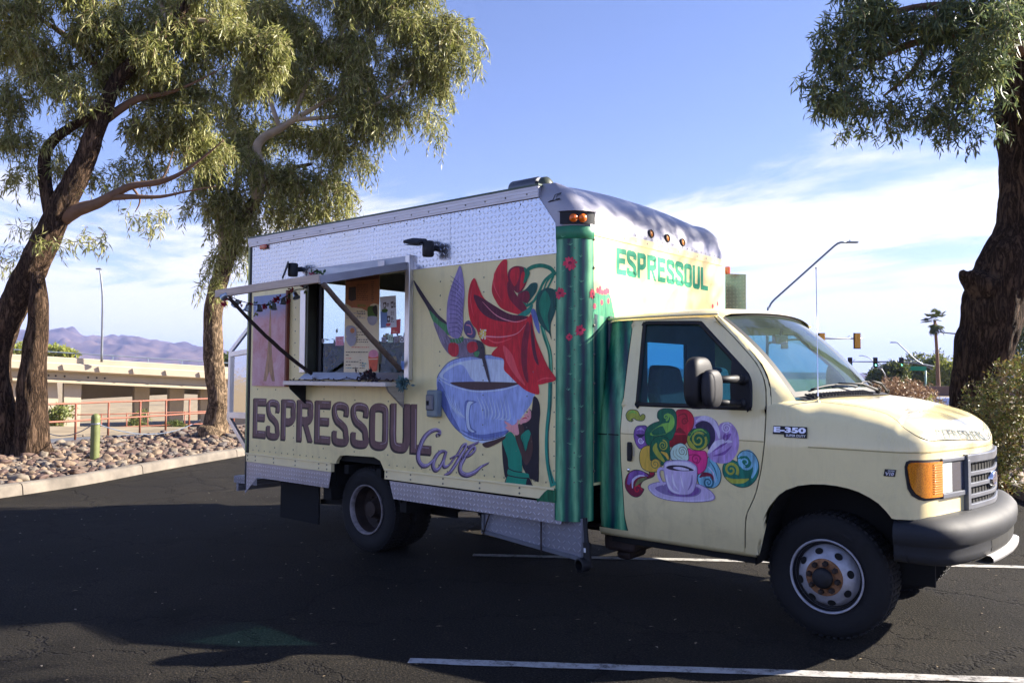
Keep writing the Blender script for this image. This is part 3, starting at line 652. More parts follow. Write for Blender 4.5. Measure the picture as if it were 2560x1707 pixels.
# ------------------------------------------------------------------ trees and shrubs
def quad_mesh(name, V, mat_, parent):
    """V: (n,4,3) array of leaf quads"""
    n = len(V); me = bpy.data.meshes.new(name); me.vertices.add(n*4); me.loops.add(n*4); me.polygons.add(n)
    me.vertices.foreach_set('co', V.reshape(-1).astype(np.float32)); me.loops.foreach_set('vertex_index', np.arange(n*4, dtype=np.int32))
    me.polygons.foreach_set('loop_start', np.arange(0, n*4, 4, dtype=np.int32)); me.polygons.foreach_set('loop_total', np.full(n, 4, dtype=np.int32))
    me.materials.append(mat_); me.update(); me.validate()
    o = bpy.data.objects.new(name, me); COL.objects.link(o); o.parent = parent; o['kind'] = 'stuff'; return o
def unit(a): return a/(np.linalg.norm(a, axis=-1, keepdims=True)+1e-9)
RHn, FHn, UZ = np.array(RH), np.array(FH), np.array([0, 0, 1.0])
def leaf_quads(base, d, L_, w, rng):
    n = len(base); r = unit(rng.normal(size=(n, 3))); side = unit(np.cross(d, r)); nrm = np.cross(side, d)
    mid = base+d*(L_*.45)[:, None]+nrm*(L_*.06*rng.normal(size=n))[:, None]
    return np.stack([base, mid+side*(w/2)[:, None], base+d*L_[:, None], mid-side*(w/2)[:, None]], axis=1)
def crown(clusters, origin, seed, leaf=(.11, .19), width=(.016, .026), per=16, hang=1.0, strand=(.35, .9), shell=.55, clump=None):
    """clusters: (centre, rx, ry, rd, strands); strands droop from points of each ellipsoid and carry leaves. returns leaves, twigs"""
    rng = np.random.default_rng(seed); LV = []; TW = []
    split = []
    for c, rx, ry, rd, ns in clusters:
        if clump is None: split.append((c, rx, ry, rd, ns)); continue
        k = max(2, int(round(1.15*(rx*ry*rd)**(1/3.0)/clump*2.2)))
        for _ in range(k):
            v = unit(rng.normal(size=3))*rng.random()**.4; cc = np.array(c)+RHn*v[0]*rx*.85+FHn*v[1]*rd*.85+UZ*v[2]*ry*.8; q = rng.uniform(.65, 1.3)*clump
            split.append((cc, min(q, rx), min(q*.75, ry), min(q, rd), max(5, int(ns/k))))
    for c, rx, ry, rd, ns in split:
        u = unit(rng.normal(size=(ns, 3))); rad = np.maximum(rng.random(ns)**(1/3.0), shell*rng.random(ns)**.5)[:, None]
        off = u*rad; a = np.array(c)+RHn*(off[:, :1]*rx)+FHn*(off[:, 1:2]*rd)+UZ*(off[:, 2:3]*ry)
        out = unit(RHn*off[:, :1]*rx+FHn*off[:, 1:2]*rd+UZ*.25*ry+rng.normal(size=(ns, 3))*.35*rx)
        ln = rng.uniform(strand[0], strand[1], ns)[:, None]*min(1.0, .45+ry*.7)
        ts = np.linspace(.05, 1, per)[None, :, None]
        P = a[:, None, :]+out[:, None, :]*(ln[:, None, :]*ts*.55)-UZ*(ln[:, None, :]*hang*(ts**1.8))
        dirn = unit(out[:, None, :]*.5*(1-ts)*ln[:, None, :]-UZ*(hang*ts+.05)+rng.normal(size=(ns, per, 3))*(.42 if hang > .5 else .9))
        B = P.reshape(-1, 3)+rng.normal(size=(ns*per, 3))*.012; d = dirn.reshape(-1, 3)
        LV.append(leaf_quads(B, d, rng.uniform(leaf[0], leaf[1], len(B)), rng.uniform(width[0], width[1], len(B)), rng))
        for k in range(0, per-3, 3):
            p, q = P[:, k], P[:, k+3]; s = unit(np.cross(q-p, rng.normal(size=(ns, 3))))*.004
            TW.append(np.stack([p-s, p+s, q+s, q-s], axis=1))
    o = np.array(origin); return np.concatenate(LV)-o, np.concatenate(TW)-o
def limb(pts, n=14, rough=.05, seed=0, sub=5, ridge=0.0):
    """pts: (world point, radius) list -> noisy tapered tube"""
    q = cat_([(*p, r) for p, r in pts], sub, False); mbq = MB(); mbq.tube([Vector(p[:3]) for p in q], [p[3] for p in q], n)
    k = 0
    for i, p in enumerate(q):
        c = Vector(p[:3])
        for j in range(n):
            v = Vector(mbq.v[k]); dd = v-c
            f = 1+rough*2.2*noise.noise(v*2.3+Vector((seed, 0, 0)))+rough*1.6*noise.noise(Vector((v.x*9, v.y*9, v.z*3))+Vector((0, seed, 0)))
            if ridge:
                an = 2*math.pi*j/n; cv_ = Vector((math.cos(an)*3.2, math.sin(an)*3.2, v.z*1.1+seed)); cv2 = Vector((math.cos(an)*7, math.sin(an)*7, v.z*2.6-seed))
                f -= ridge*max(0, 1-abs(noise.noise(cv_))*7)+ridge*.7*max(0, 1-abs(noise.noise(cv2))*6)-ridge*.5*noise.noise(cv2*2)
            mbq.v[k] = tuple(c+dd*f); k += 1
    return mbq
def pxpath(lst, D):
    """(x, y, width) in photo pixels at depth D (or own depth as 4th)"""
    o = []
    for p in lst:
        d_ = p[3] if len(p) > 3 else D; o.append((at(p[0], p[1], d_), p[2]/2/FPX*d_))
    return o
def shift(mbq, o): mbq.v = [tuple(Vector(v)-Vector(o)) for v in mbq.v]; return mbq
def clus(lst, D, dens):
    o = []
    for c in lst:
        cx, cy, rx, ry = c[:4]; dd = D+(c[4] if len(c) > 4 else 0); k = dd/FPX; w = c[5] if len(c) > 5 else 1.0
        o.append((np.array(at(cx, cy, dd)), rx*k, ry*k, max(.5, .75*max(rx, ry)*k), max(8, int(dens*w*rx*ry))))
    return o

# left tree: two leaning stems
DA = 15.0; oA = onZ((66, 1139), .10); oA = Vector((oA.x, oA.y, .05))
tA = thing('eucalyptus_tree', 'forked leaning eucalyptus at the left edge, rising from the stones by the kerb', 'tree', oA)
shift(limb(pxpath([(34, 1165, 100), (28, 1120, 78), (8, 1020, 60), (-8, 920, 60), (8, 825, 66), (56, 720, 68), (108, 615, 66), (160, 508, 60), (210, 402, 52), (247, 310, 42), (285, 215, 36), (345, 145, 36), (420, 78, 32), (470, 0, 26), (520, -120, 20)], DA), 56, .05, 1, 14, .045), oA).build('trunk', M['bark'], tA, smooth=True)
shift(limb(pxpath([(84, 1165, 112), (82, 1105, 84), (80, 1000, 70), (85, 905, 58), (94, 820, 50), (97, 745, 42), (90, 680, 32)], DA-.1), 48, .05, 2, 14, .045), oA).build('trunk', M['bark'], tA, smooth=True)
for i, (pth, mt) in enumerate([
    ([(140, 580, 44), (126, 520, 36), (113, 450, 31), (112, 390, 28), (140, 345, 25), (190, 312, 20), (240, 285, 14)], 'bark'),
    ([(158, 545, 40), (195, 524, 32), (240, 510, 25), (285, 487, 21), (330, 465, 17), (400, 455, 14), (455, 432, 10), (515, 388, 6), (560, 350, 2)], 'limb_brown'),
    ([(275, 494, 16), (330, 492, 13), (400, 492, 9), (470, 478, 5), (540, 466, 2)], 'limb_brown'), ([(330, 468, 8), (350, 500, 5), (338, 530, 2)], 'limb_brown'), ([(400, 456, 7), (420, 420, 4), (432, 380, 2)], 'limb_brown'),
    ([(400, 95, 22), (430, 60, 18), (452, 10, 14), (460, -50, 10)], 'limb'), ([(420, 78, 20), (470, 55, 16), (520, 52, 10)], 'limb'), ([(425, 70, 16), (405, 20, 12), (398, -40, 8)], 'limb'),
    ([(200, 310, 12), (225, 247, 10), (262, 250, 8)], 'limb'), ([(248, 310, 24), (340, 250, 18), (430, 230, 9), (520, 190, 4), (570, 160, 2)], 'limb_brown'), ([(285, 215, 26), (200, 120, 18), (120, 60, 12), (50, 20, 8)], 'limb_brown')]):
    shift(limb(pxpath(pth, DA+(.0 if i < 3 else .2)), 10, .05, 10+i), oA).build('branch', M[mt], tA, smooth=True)
LA = [(60, 30, 90, 70), (30, 130, 60, 90, .3), (120, 150, 90, 80), (60, 235, 65, 60), (220, 60, 120, 80), (250, 170, 120, 90, .5), (350, 80, 120, 90, 0), (380, 200, 110, 90, .5), (470, 130, 110, 100, .3), (560, 60, 110, 90, .5),
      (480, 250, 100, 90, .8), (420, 330, 90, 80, 1.0), (345, 300, 60, 60, .6), (520, 350, 80, 80, 1.2), (60, 330, 55, 50, .2, .7), (10, 350, 35, 60, 0, .7), (65, 430, 42, 45, 0, .7), (165, 400, 50, 70, .3, .6), (230, 450, 40, 40, .5, .5), (330, 420, 60, 50, .7, .8), (200, 285, 60, 45, .4, .8),
      (180, 215, 60, 50, -.5), (300, -40, 200, 90, 0, .8), (90, -60, 120, 70, 0, .8), (520, -50, 180, 90, .4, .8), (340, 545, 14, 30, -.2, .8), (250, 605, 22, 32, -.3, .6), (150, 610, 22, 20, -.4, .5), (395, 530, 20, 30, 0, .6), (640, 150, 90, 110, .6), (20, 640, 30, 50, .2, .22), (60, 560, 40, 30, .2, .2)]
lv, tw = crown(clus(LA, DA, .029), oA, 3, leaf=(.10, .20), width=(.016, .030), strand=(.25, .62), per=15, clump=.34); quad_mesh('leaves', lv, M['euc'], tA); quad_mesh('twigs', tw, M['limb_brown'], tA)
# middle tree
DB = 19.4; oB = onZ((535, 1095), .16); oB = Vector((oB.x, oB.y, .1))
tB = thing('eucalyptus_tree', 'curved eucalyptus with a hanging crown just behind the rear of the truck', 'tree', oB)
shift(limb(pxpath([(538, 1118, 118), (535, 1098, 84), (540, 1050, 58), (545, 1000, 50), (538, 930, 48), (532, 850, 46), (534, 770, 45), (553, 690, 43), (580, 605, 40), (612, 540, 31), (640, 498, 27), (665, 460, 18), (720, 425, 12), (780, 410, 8)], DB), 40, .05, 5, 12, .03), oB).build('trunk', M['bark_pale'], tB, smooth=True)
shift(limb(pxpath([(538, 1100, 60), (520, 1082, 44), (500, 1072, 22), (492, 1070, 6)], DB-.3), 10, .08, 6), oB).build('root_flare', M['bark_pale'], tB, smooth=True)
for i, (pth, mt) in enumerate([([(640, 500, 26), (652, 455, 25), (650, 410, 23), (642, 372, 22), (658, 345, 21), (700, 322, 18), (735, 300, 14), (800, 262, 10), (880, 220, 7)], 'limb'), ([(560, 650, 20), (545, 500, 14), (550, 410, 12), (540, 360, 10), (500, 330, 6)], 'limb'),
                               ([(735, 300, 12), (780, 180, 9), (850, 90, 7), (900, 20, 5)], 'limb'), ([(735, 300, 12), (900, 280, 8), (1030, 200, 5)], 'limb'), ([(700, 322, 12), (660, 200, 9), (640, 80, 6)], 'limb')]):
    shift(limb(pxpath(pth, DB-.2), 10, .04, 30+i), oB).build('branch', M[mt], tB, smooth=True)
LBc = [(700, 60, 110, 80), (820, 60, 120, 90), (950, 50, 120, 80), (1060, 60, 95, 80), (1130, 95, 62, 48), (1040, 150, 90, 70), (1090, 205, 45, 40), (1085, 275, 24, 45), (1090, 330, 9, 22, 0, 1.4), (930, 170, 110, 90), (800, 180, 110, 90), (690, 190, 100, 90, .8), (960, 260, 70, 60), (860, 290, 85, 70), (950, 330, 40, 32), (770, 320, 85, 80, .5), (650, 320, 50, 60, 1.4, .7),
       (1150, 130, 40, 30), (850, 380, 50, 50), (800, 440, 52, 60), (860, 470, 30, 50), (745, 440, 50, 70), (700, 430, 40, 80, 1.0), (690, 520, 42, 50), (780, 510, 35, 45), (840, 525, 22, 30), (640, 560, 40, 50), (730, 560, 30, 30), (600, 420, 45, 60, -.4, 1.2), (560, 470, 55, 60, -.3, 1.2), (510, 430, 50, 45, 0), (520, 520, 45, 45, 0), (560, 570, 40, 45, -.3), (600, 350, 60, 60, .5), (560, 640, 22, 40, -.3, .7), (540, 715, 26, 40, -.4, .5), (590, 640, 16, 40, 0, .5), (600, 480, 30, 40),
       (610, 40, 70, 60, .2), (640, 130, 60, 70, .4), (620, 220, 55, 60, .6), (590, 290, 50, 50, .8), (800, -60, 200, 80, 0, .8), (1000, -60, 140, 80, 0, .8)]
lv, tw = crown(clus(LBc, DB, .036), oB, 4, leaf=(.11, .23), width=(.020, .034), strand=(.35, .95), per=17, clump=.42); quad_mesh('leaves', lv, M['euc'], tB); quad_mesh('twigs', tw, M['limb_brown'], tB)
# right tree
DR = 11.5; oR = onZ((2432, 1195), .12); oR = Vector((oR.x, oR.y, .05))
tR = thing('eucalyptus_tree', 'thick dark trunked eucalyptus at the right edge beyond the hood', 'tree', oR)
shift(limb(pxpath([(2432, 1240, 190), (2434, 1180, 150), (2438, 1080, 126), (2446, 960, 122), (2468, 830, 134), (2490, 740, 148), (2526, 655, 142), (2562, 570, 126), (2572, 480, 128), (2570, 380, 130), (2564, 300, 132), (2562, 200, 136), (2570, 90, 130), (2590, -80, 100), (2600, -320, 70)], DR), 90, .045, 8, 22, .04), oR).build('trunk', M['bark_dark'], tR, smooth=True)
shift(limb(pxpath([(2470, 722, 90), (2428, 700, 56), (2410, 688, 30), (2404, 676, 10)], DR-.15), 24, .14, 9, 8, .05), oR).build('branch_stub', M['bark_dark'], tR, smooth=True)
for i, pth in enumerate([[(2560, 120, 60), (2440, 85, 30), (2330, 95, 20), (2230, 130, 14), (2140, 170, 9)], [(2560, 60, 50), (2420, 20, 26), (2280, 20, 16), (2150, 60, 10)], [(2330, 95, 14), (2280, 180, 10), (2210, 240, 6)], [(2440, 85, 16), (2420, 200, 10), (2390, 280, 6)]]):
    shift(limb(pxpath(pth, DR-.3), 8, .05, 50+i), oR).build('branch', M['limb_brown'], tR, smooth=True)
LR = [(2110, 60, 60, 55), (2130, 130, 85, 60), (2080, 195, 55, 60), (2140, 240, 80, 55), (2210, 60, 110, 70), (2230, 170, 60, 55, 0, .6), (2230, 270, 60, 35, 0, .8), (2170, 320, 40, 18, 0, .9), (2310, 60, 110, 80), (2330, 160, 70, 50, .2, .7), (2330, 290, 70, 38), (2420, 60, 90, 90), (2450, 170, 50, 75, -.2), (2420, 250, 50, 60), (2470, 100, 55, 80, -.8), (2400, 310, 50, 30, 0, .7), (2350, 245, 60, 35, 0, .5), (2480, 330, 22, 20, -.3, .7), (2530, 30, 60, 60, -.9), (2250, -50, 170, 70, 0, .8), (2450, -60, 130, 80, 0, .8), (2215, 330, 22, 12), (2060, 250, 24, 30)]
cR = clus(LR, DR-.4, .024)
lv, tw = crown(cR, oR, 5, leaf=(.09, .17), width=(.016, .028), strand=(.2, .5), per=12, hang=.75, clump=.26); quad_mesh('leaves', lv, M['euc_dark'], tR); quad_mesh('twigs', tw, M['limb_brown'], tR)
# unseen limbs added to this tree, leaf clusters placed for the shadows they cast
SD = np.array(SUN_DIR)
def shade_at(p, t): return tuple(np.array(p)+SD*t)          # foliage whose shadow falls at p
SHADE = [(shade_at((-1.80, y, 3.00), 9.0+.4*math.sin(y*5)), .30, .20, .30, 12) for y in (-.9, -.45, 0, .4, .8, 1.2)]
SHADE += [(shade_at((-1.62, y, z), 8.4), r, r*.9, r, n_) for y, z, r, n_ in ((-.38, 2.80, .22, 11), (.58, 2.72, .17, 9), (.62, 2.42, .14, 8), (.66, 2.2, .14, 7), (-.98, 2.95, .16, 7), (.12, 2.93, .2, 7))]
SHADE += [(shade_at((-1.62, y, z), 9.2), .42, .32, .42, n_) for y, z, n_ in ((-.7, 2.45, 7), (-.2, 2.25, 8), (.35, 2.5, 8), (.9, 2.35, 6), (-.3, 2.62, 8), (.75, 2.62, 8))]+[(shade_at((-1.9, y, 3.02), 9.6), .34, .16, .34, 12) for y in (-1.0, -.6, -.2, .2, .6, 1.0)]
SHADE += [(shade_at((.52, -.15, 1.30), 9.5), .35, .16, .3, 9), (shade_at((.2, -.5, 1.4), 9.8), .22, .12, .3, 6)]
SHADE += [(shade_at(p, 10.5), r, r*.6, r, n_) for p, r, n_ in (((1.0, -1.7, 0), .55, 26), ((1.9, -1.0, 0), .6, 26), ((.3, -2.3, 0), .5, 20), ((2.6, -.2, 0), .6, 24), ((-.6, -3.1, 0), .6, 22), ((3.2, 1.6, 0), .5, 18), ((-2.4, -4.6, 0), .5, 18), ((-3.4, -4.9, 0), .5, 16))]
for i, e in enumerate([SHADE[k][0] for k in (2, 5, 9, 12, 14, 16, 18, 20)]):
    a = at(2585, 30-60*i, DR); e = Vector(e); mid = a.lerp(e, .5)+Vector((0, 0, 1.2))
    shift(limb([(a, .07), (mid, .032), (e, .012)], 8, .05, 70+i), oR).build('branch', M['limb_brown'], tR, smooth=True)
lv, tw = crown([(np.array(c), a, b_, d_, n_) for c, a, b_, d_, n_ in SHADE], oR, 6, leaf=(.10, .17), width=(.020, .032), strand=(.2, .45), per=13, hang=.7); quad_mesh('leaves', lv, M['euc_dark'], tR)
# bushes
def bush(name, label, lst, D, matk, dens, leaf, width, base, seed, stems=7, per=9, cat='bush', hang=.0, shell=.75, strand=(.12, .3)):
    b0 = Vector(base); o = thing(name, label, cat, b0)
    lv, tw = crown(clus(lst, D, dens), b0, seed, leaf=leaf, width=width, strand=strand, per=per, hang=hang, shell=shell)
    quad_mesh('leaves', lv, M[matk], o); quad_mesh('twigs', tw, M['limb_brown'], o)
    rng = random.Random(seed)
    for i in range(stems):
        c = lst[rng.randrange(len(lst))]; e = at(c[0]+rng.uniform(-.4, .4)*c[2], c[1], D+rng.uniform(-.3, .3))
        limb([(Vector((rng.uniform(-.12, .12), rng.uniform(-.12, .12), -.1)), .022), ((e-b0)*.5+Vector((0, 0, .05)), .014), (e-b0, .006)], 6, .05, i).build('stem', M['limb_brown'], o, smooth=True)
    return o
bush('leafy_bush', 'sunlit green and brown bush at the right edge in front of the thick trunk', [(2490, 1000, 62, 55), (2540, 960, 55, 60), (2452, 1060, 50, 60), (2510, 1100, 80, 70), (2570, 1040, 70, 90), (2470, 1140, 60, 55), (2540, 1180, 80, 50), (2420, 1020, 25, 25, 0, .5), (2500, 1050, 70, 70, .3), (2590, 930, 50, 60), (2440, 1110, 40, 50)], 10.2, 'bush', .034, (.035, .07), (.014, .026), onZ((2510, 1232), .12), 21, 10)
bush('dry_bush', 'dry brown bush beyond the windshield, left of the parked silver vehicle', [(2200, 985, 40, 26), (2240, 975, 45, 30), (2285, 985, 40, 30), (2225, 1000, 60, 25), (2310, 1010, 40, 25), (2270, 1015, 60, 25), (2170, 990, 30, 22)], 14.0, 'drybush', .10, (.05, .10), (.010, .02), onZ((2245, 1120), .1), 22, 8, per=7)
bush('yellow_bush', 'sparse yellow flowering bush just behind the hood', [(2330, 1010, 22, 18), (2350, 1025, 26, 14), (2310, 1022, 22, 12)], 12.6, 'yelleaf', .07, (.03, .06), (.010, .018), onZ((2335, 1150), .1), 23, 5, per=6)
bush('scrub_bush', 'small green scrub below the first bridge pier, seen through the red railing', [cl((490, 610))+(26, 30), cl((560, 570))+(18, 18), cl((440, 650))+(20, 18)], 37, 'farleaf2', .12, (.15, .3), (.04, .08), at(145, 1085, 37), 24, 4, per=6)
bush('scrub_bush', 'pale scrub between the two dark bridge piers behind the red railing', [cl((1190, 660))+(24, 28), cl((1140, 700))+(18, 16)], 45, 'farleaf2', .10, (.15, .3), (.04, .08), at(345, 1075, 45), 25, 4, per=6)
bush('scrub_bush', 'low dark scrub at the foot of the bridge near the middle tree trunk', [cl((1480, 690))+(22, 12), cl((1540, 690))+(14, 8)], 45, 'farleaf', .16, (.15, .3), (.04, .08), at(440, 1072, 45), 26, 4, per=6)
def far_tree(name, label, lst, D, matk, dens, leaf, base, seed, trunk_w=10, hang=.0, per=7, crownname='tree'):
    b0 = Vector(base); o = thing(name, label, 'tree', b0)
    lv, tw = crown(clus(lst, D, dens), b0, seed, leaf=leaf, width=(leaf[0]*.35, leaf[1]*.4), strand=(leaf[1]*.8, leaf[1]*2.5), per=per, hang=hang, shell=.8)
    quad_mesh('leaves', lv, M[matk], o)
    for i, c in enumerate(lst[:6]):
        e = at(c[0], c[1], D)-b0; limb([(Vector((0, 0, -.2)), trunk_w/2/FPX*D), (e*.5, trunk_w/3/FPX*D), (e, trunk_w/10/FPX*D)], 7, .05, i).build('trunk' if i == 0 else 'branch', M['limb_brown'], o, smooth=True)
    return o
far_tree('roadside_tree', 'rounded dark green tree beyond the hood, leftmost of the far group', [(2215, 945, 36, 30), (2190, 960, 22, 24), (2240, 935, 26, 26), (2210, 975, 50, 25), (2232, 922, 24, 16)], 95, 'farleaf', .30, (.3, .6), cf(95*930/FPX, 95, 0), 31, 8)
far_tree('roadside_tree', 'broad olive green tree behind the green street name sign', [(2290, 960, 40, 40), (2275, 930, 30, 24), (2320, 940, 36, 36), (2300, 985, 55, 25), (2330, 910, 25, 20)], 100, 'farleaf2', .26, (.3, .6), cf(100*1020/FPX, 100, 0), 32, 8)
far_tree('roadside_tree', 'bright green tree beside the palm trunk and left of the thick trunk', [(2375, 960, 30, 45), (2350, 975, 30, 32), (2395, 940, 30, 40), (2365, 935, 25, 25)], 90, 'yelleaf', .22, (.3, .6), cf(90*1090/FPX, 90, 0), 33, 8)
far_tree('thin_tree', 'thin airy tree rising above the far green trees', [(2285, 895, 18, 14, 0, .7), (2272, 905, 12, 10), (2294, 892, 8, 9), (2340, 905, 26, 22, 0, .35), (2355, 895, 20, 20, 0, .3)], 110, 'farleaf', .16, (.3, .5), cf(110*1030/FPX, 110, 0), 34, 4)
far_tree('tall_tree', 'tall grey green tree behind the thick trunk at the right edge', [(2540, 880, 30, 60), (2560, 800, 30, 60), (2550, 930, 40, 40), (2600, 850, 60, 120)], 60, 'euc_dark', .10, (.2, .4), cf(60*1290/FPX, 60, 0), 35, 12, .5)
far_tree('desert_tree', 'yellow green desert tree showing above the bridge railing at the left', [(135, 880, 34, 14), (165, 886, 24, 10), (115, 886, 24, 12), (60, 880, 40, 14)], 125, 'yelleaf', .5, (.4, .8), at(140, 950, 125), 36, 5)
far_tree('desert_tree', 'dark green desert tree above the bridge just left of the truck', [(560, 898, 12, 10), (572, 905, 14, 8), (590, 903, 14, 9)], 125, 'farleaf', .7, (.4, .8), at(565, 950, 125), 37, 4)
# palm
DP = 84.0; pb = at(2346, 980, DP); pb.z = 0
pal = thing('palm_tree', 'tall slim fan palm behind the traffic signals', 'palm tree', pb)
top = at(2337, 800, DP)-pb
limb([(Vector((0, 0, -.3)), .24), (top*.5+Vector((.06, 0, 0)), .17), (top, .15)], 10, .03, 3).build('trunk', M['limb_brown'], pal, smooth=True)
rng = np.random.default_rng(9); Q = []
for i in range(46):
    az = rng.uniform(0, 6.28); el = rng.uniform(-1.25, 1.2); d = np.array([math.cos(az)*math.cos(el), math.sin(az)*math.cos(el), math.sin(el)]); st = np.array(top)+d*rng.uniform(.4, .85)-UZ*(.25 if el < -.2 else 0)
    s = unit(np.cross(d, UZ)); u = np.cross(s, d)
    for k in range(11):
        a = (k-5)/5*1.25; e = d*math.cos(a)+s*math.sin(a)-UZ*.18; L_ = .72*(1-.25*abs(a)); w = u*.01+s*math.cos(a)*.05-d*math.sin(a)*.05
        Q.append([st, st+e*L_*.6+w, st+e*L_-UZ*.07, st+e*L_*.6-w])
quad_mesh('fronds', np.array(Q), M['palm'], pal)
Q = []
for i in range(26):
    az = rng.uniform(0, 6.28); r0 = rng.uniform(.12, .28); p = np.array(top)+np.array([math.cos(az)*r0, math.sin(az)*r0, -rng.uniform(.1, .9)]); s = np.array([-math.sin(az), math.cos(az), 0])*.07
    Q.append([p, p+s-UZ*.22, p-UZ*.5, p-s-UZ*.22])
quad_mesh('dead_fronds', np.array(Q), M['drybush'], pal)
# ------------------------------------------------------------------ street beyond: signals, lamps, vehicle, wall
street = MB().grid([[cf(l, D, -.78) for l in (4, 12, 25, 60, 140)] for D in (24, 30, 42)]); struct(street.build('street', M['path']))
M['lensdark'] = mat('dark_signal_lens', (.10, .02, .01), .3, 0, .2, 20); M['lensamb'] = mat('unlit_amber_lens', (.25, .08, .01), .3, 0, .2, 20)
m, t, b = nodes('lit_green_lens'); setin(b, 'Base Color', (.1, .9, .55, 1)); setin(b, 'Emission Color', (.15, 1, .62, 1)); setin(b, 'Emission Strength', 2.2); M['lensgreen'] = m
def signal_head(o, p, h, facing, back):
    """p centre in o's space; facing = unit vector of the lens side; back view shows yellow shell"""
    w = h*.36; f = Vector(facing); s = Vector((0, 0, 1)).cross(f).normalized(); Rm = Matrix((s, f, Vector((0, 0, 1)))).transposed()
    hd = MB().box(p, (w, .20, h), Rm).build('signal_head', M['signal'] if back else M['black'], o, bevel=.04)
    MB().box(p+f*.11, (w*1.45, .02, h*1.14), Rm).build('backplate', M['black'], hd)
    for k, mk in enumerate(('lensdark', 'lensamb', 'lensgreen')):
        c = p+f*.125+Vector((0, 0, h*(.31-.31*k)))
        MB().lathe([(0, .02), (h*.07, .015), (h*.11, 0)], c, f, 16).build('lens', M[mk], hd)
        MB().lathe([(h*.12, 0), (h*.125, .18), (h*.115, .18)], c, f, 14).build('visor', M['black'], hd)
    if back: MB().box(p-f*.105, (w*.16, .02, h*.96), Rm).build('spine', M['signal'], hd)
D1 = 66.0; b1 = at(1918, 1000, D1); b1.z = -.05
s1 = thing('traffic_signal', 'near traffic signal mast with a long lamp arm, heads seen from behind', 'traffic signal', b1)
T = lambda x, y, D=D1, b_=b1: at(x, y, D)-b_
MB().tube([Vector((0, 0, -.1)), T(1918, 900), T(1919, 800), T(1921, 768)], [.16, .14, .11, .10], 10).build('pole', M['darkpole'], s1, smooth=True)
MB().tube([Vector(p) for p in [tuple(T(1921, 778)), tuple(T(1923, 768)), tuple(T(1928, 758)), tuple(T(1936, 749)), tuple(T(2086, 615)), tuple(T(2094, 609)), tuple(T(2103, 606)), tuple(T(2118, 606))]], .085, 8).build('lamp_arm', M['darkpole'], s1, smooth=True)
MB().box(T(2130, 606), (.95, .36, .14), Matrix.Rotation(YAW, 3, 'Z')).build('lamp_head', M['darkpole'], s1, bevel=.05)
MB().tube([T(2124.5, 604), T(2124.5, 600)], .05, 8).build('photocell', M['darkpole'], s1)
MB().tube([T(1918, 858), T(1960, 850), T(2050, 846), T(2156, 846.5)], [.10, .09, .07, .05], 8).build('mast_arm', M['steelpole'], s1, smooth=True)
for x in (1962, 2055, 2144): signal_head(s1, T(x, 852, D1-.25), 1.12, FH, True)
MB().tube([T(2120, 846), T(2120, 842), T(2124, 839)], .02, 6).build('camera_bracket', M['steelpole'], s1)
D2 = 95.0; b2 = at(2440, 1000, D2); b2.z = -.05
s2 = thing('traffic_signal', 'far traffic signal mast with three heads showing green, beside the palm', 'traffic signal', b2)
T2 = lambda x, y: at(x, y, D2)-b2
MB().tube([Vector((0, 0, -.1)), T2(2440, 930)], [.2, .16], 10).build('pole', M['darkpole'], s2, smooth=True)
MB().tube([T2(2440, 942), T2(2375, 925), T2(2320, 913.5), T2(2285, 907), T2(2255, 904.5), T2(2120, 904)], [.15, .13, .11, .10, .09, .05], 8).build('mast_arm', M['steelpole'], s2, smooth=True)
for x in (2122, 2185, 2249.5): signal_head(s2, T2(x, 906)-FH*.25, 1.02, -FH, False)
MB().tube([T2(2440, 990), T2(2400, 962), T2(2292, 902), T2(2244, 857), T2(2240, 856)], [.1, .09, .08, .06, .05], 6).build('lamp_arm', M['steelpole'], s2, smooth=True)
MB().box(T2(2233, 856), (.6, .3, .12), Matrix.Rotation(YAW, 3, 'Z')).build('lamp_head', M['steelpole'], s2, bevel=.03)
MB().tube([T2(2134, 904), T2(2134, 900), T2(2138, 898)], .03, 6).build('camera_bracket', M['steelpole'], s2)
M['signgreen'] = mat('green_sign_sheeting', (.005, .26, .14), .4, 0, .08, 2); M['signwhite'] = mat('white_sign_lettering', (.75, .80, .78), .4, 0, .05, 2)
sg = MB().box((T2(2285.5, 921)-FH*.12), (59/FPX*D2, .03, .50), Matrix.Rotation(YAW, 3, 'Z')).build('street_name_sign', M['signgreen'], s2, bevel=.02)
tv, tf = text2d('Sabino Canyon Rd', .02)
o_ = T2(2258, 925)-FH*.14; MB().add([o_+RH*(u*53/FPX*D2)+Vector((0, 0, .06+.30*v)) for u, v in tv], tf).build('sign_lettering', M['signwhite'], sg, recalc=False)
for x in (2263, 2308): MB().tube([T2(x, 917), T2(x, 909)], .03, 6).build('sign_hanger', M['steelpole'], sg)
pp = at(2314, 930, 85); pp.z = -.05; sp = thing('sign_post', 'slim pale green post below the street name sign', 'post', pp); MB().tube([Vector((0, 0, -.1)), at(2314, 926, 85)-pp], .09, 8).build('post_body', mat('pale_green_post', (.25, .42, .38), .5), sp, smooth=True)
p5 = at(2213, 985, 70); p5.z = -.05; s5 = thing('street_lamp', 'short grey lamp with a bent top in front of the dark green tree', 'street lamp', p5)
MB().tube([Vector(p) for p in cat_([(0, 0, -.1), tuple(at(2213, 950, 70)-p5), tuple(at(2212, 937, 70)-p5), tuple(at(2206, 926, 70)-p5), tuple(at(2201, 920, 70)-p5)], 4, False)], .06, 8).build('pole', M['steelpole'], s5, smooth=True); MB().box(at(2200, 919.5, 70)-p5, (.4, .2, .1), Matrix.Rotation(YAW, 3, 'Z')).build('lamp_head', M['steelpole'], s5, bevel=.03)
p6 = at(2190, 950, 170); p6.z = -.05; s6 = thing('street_lamp', 'faint distant lamp with a thin curved arm above the far signal heads', 'street lamp', p6)
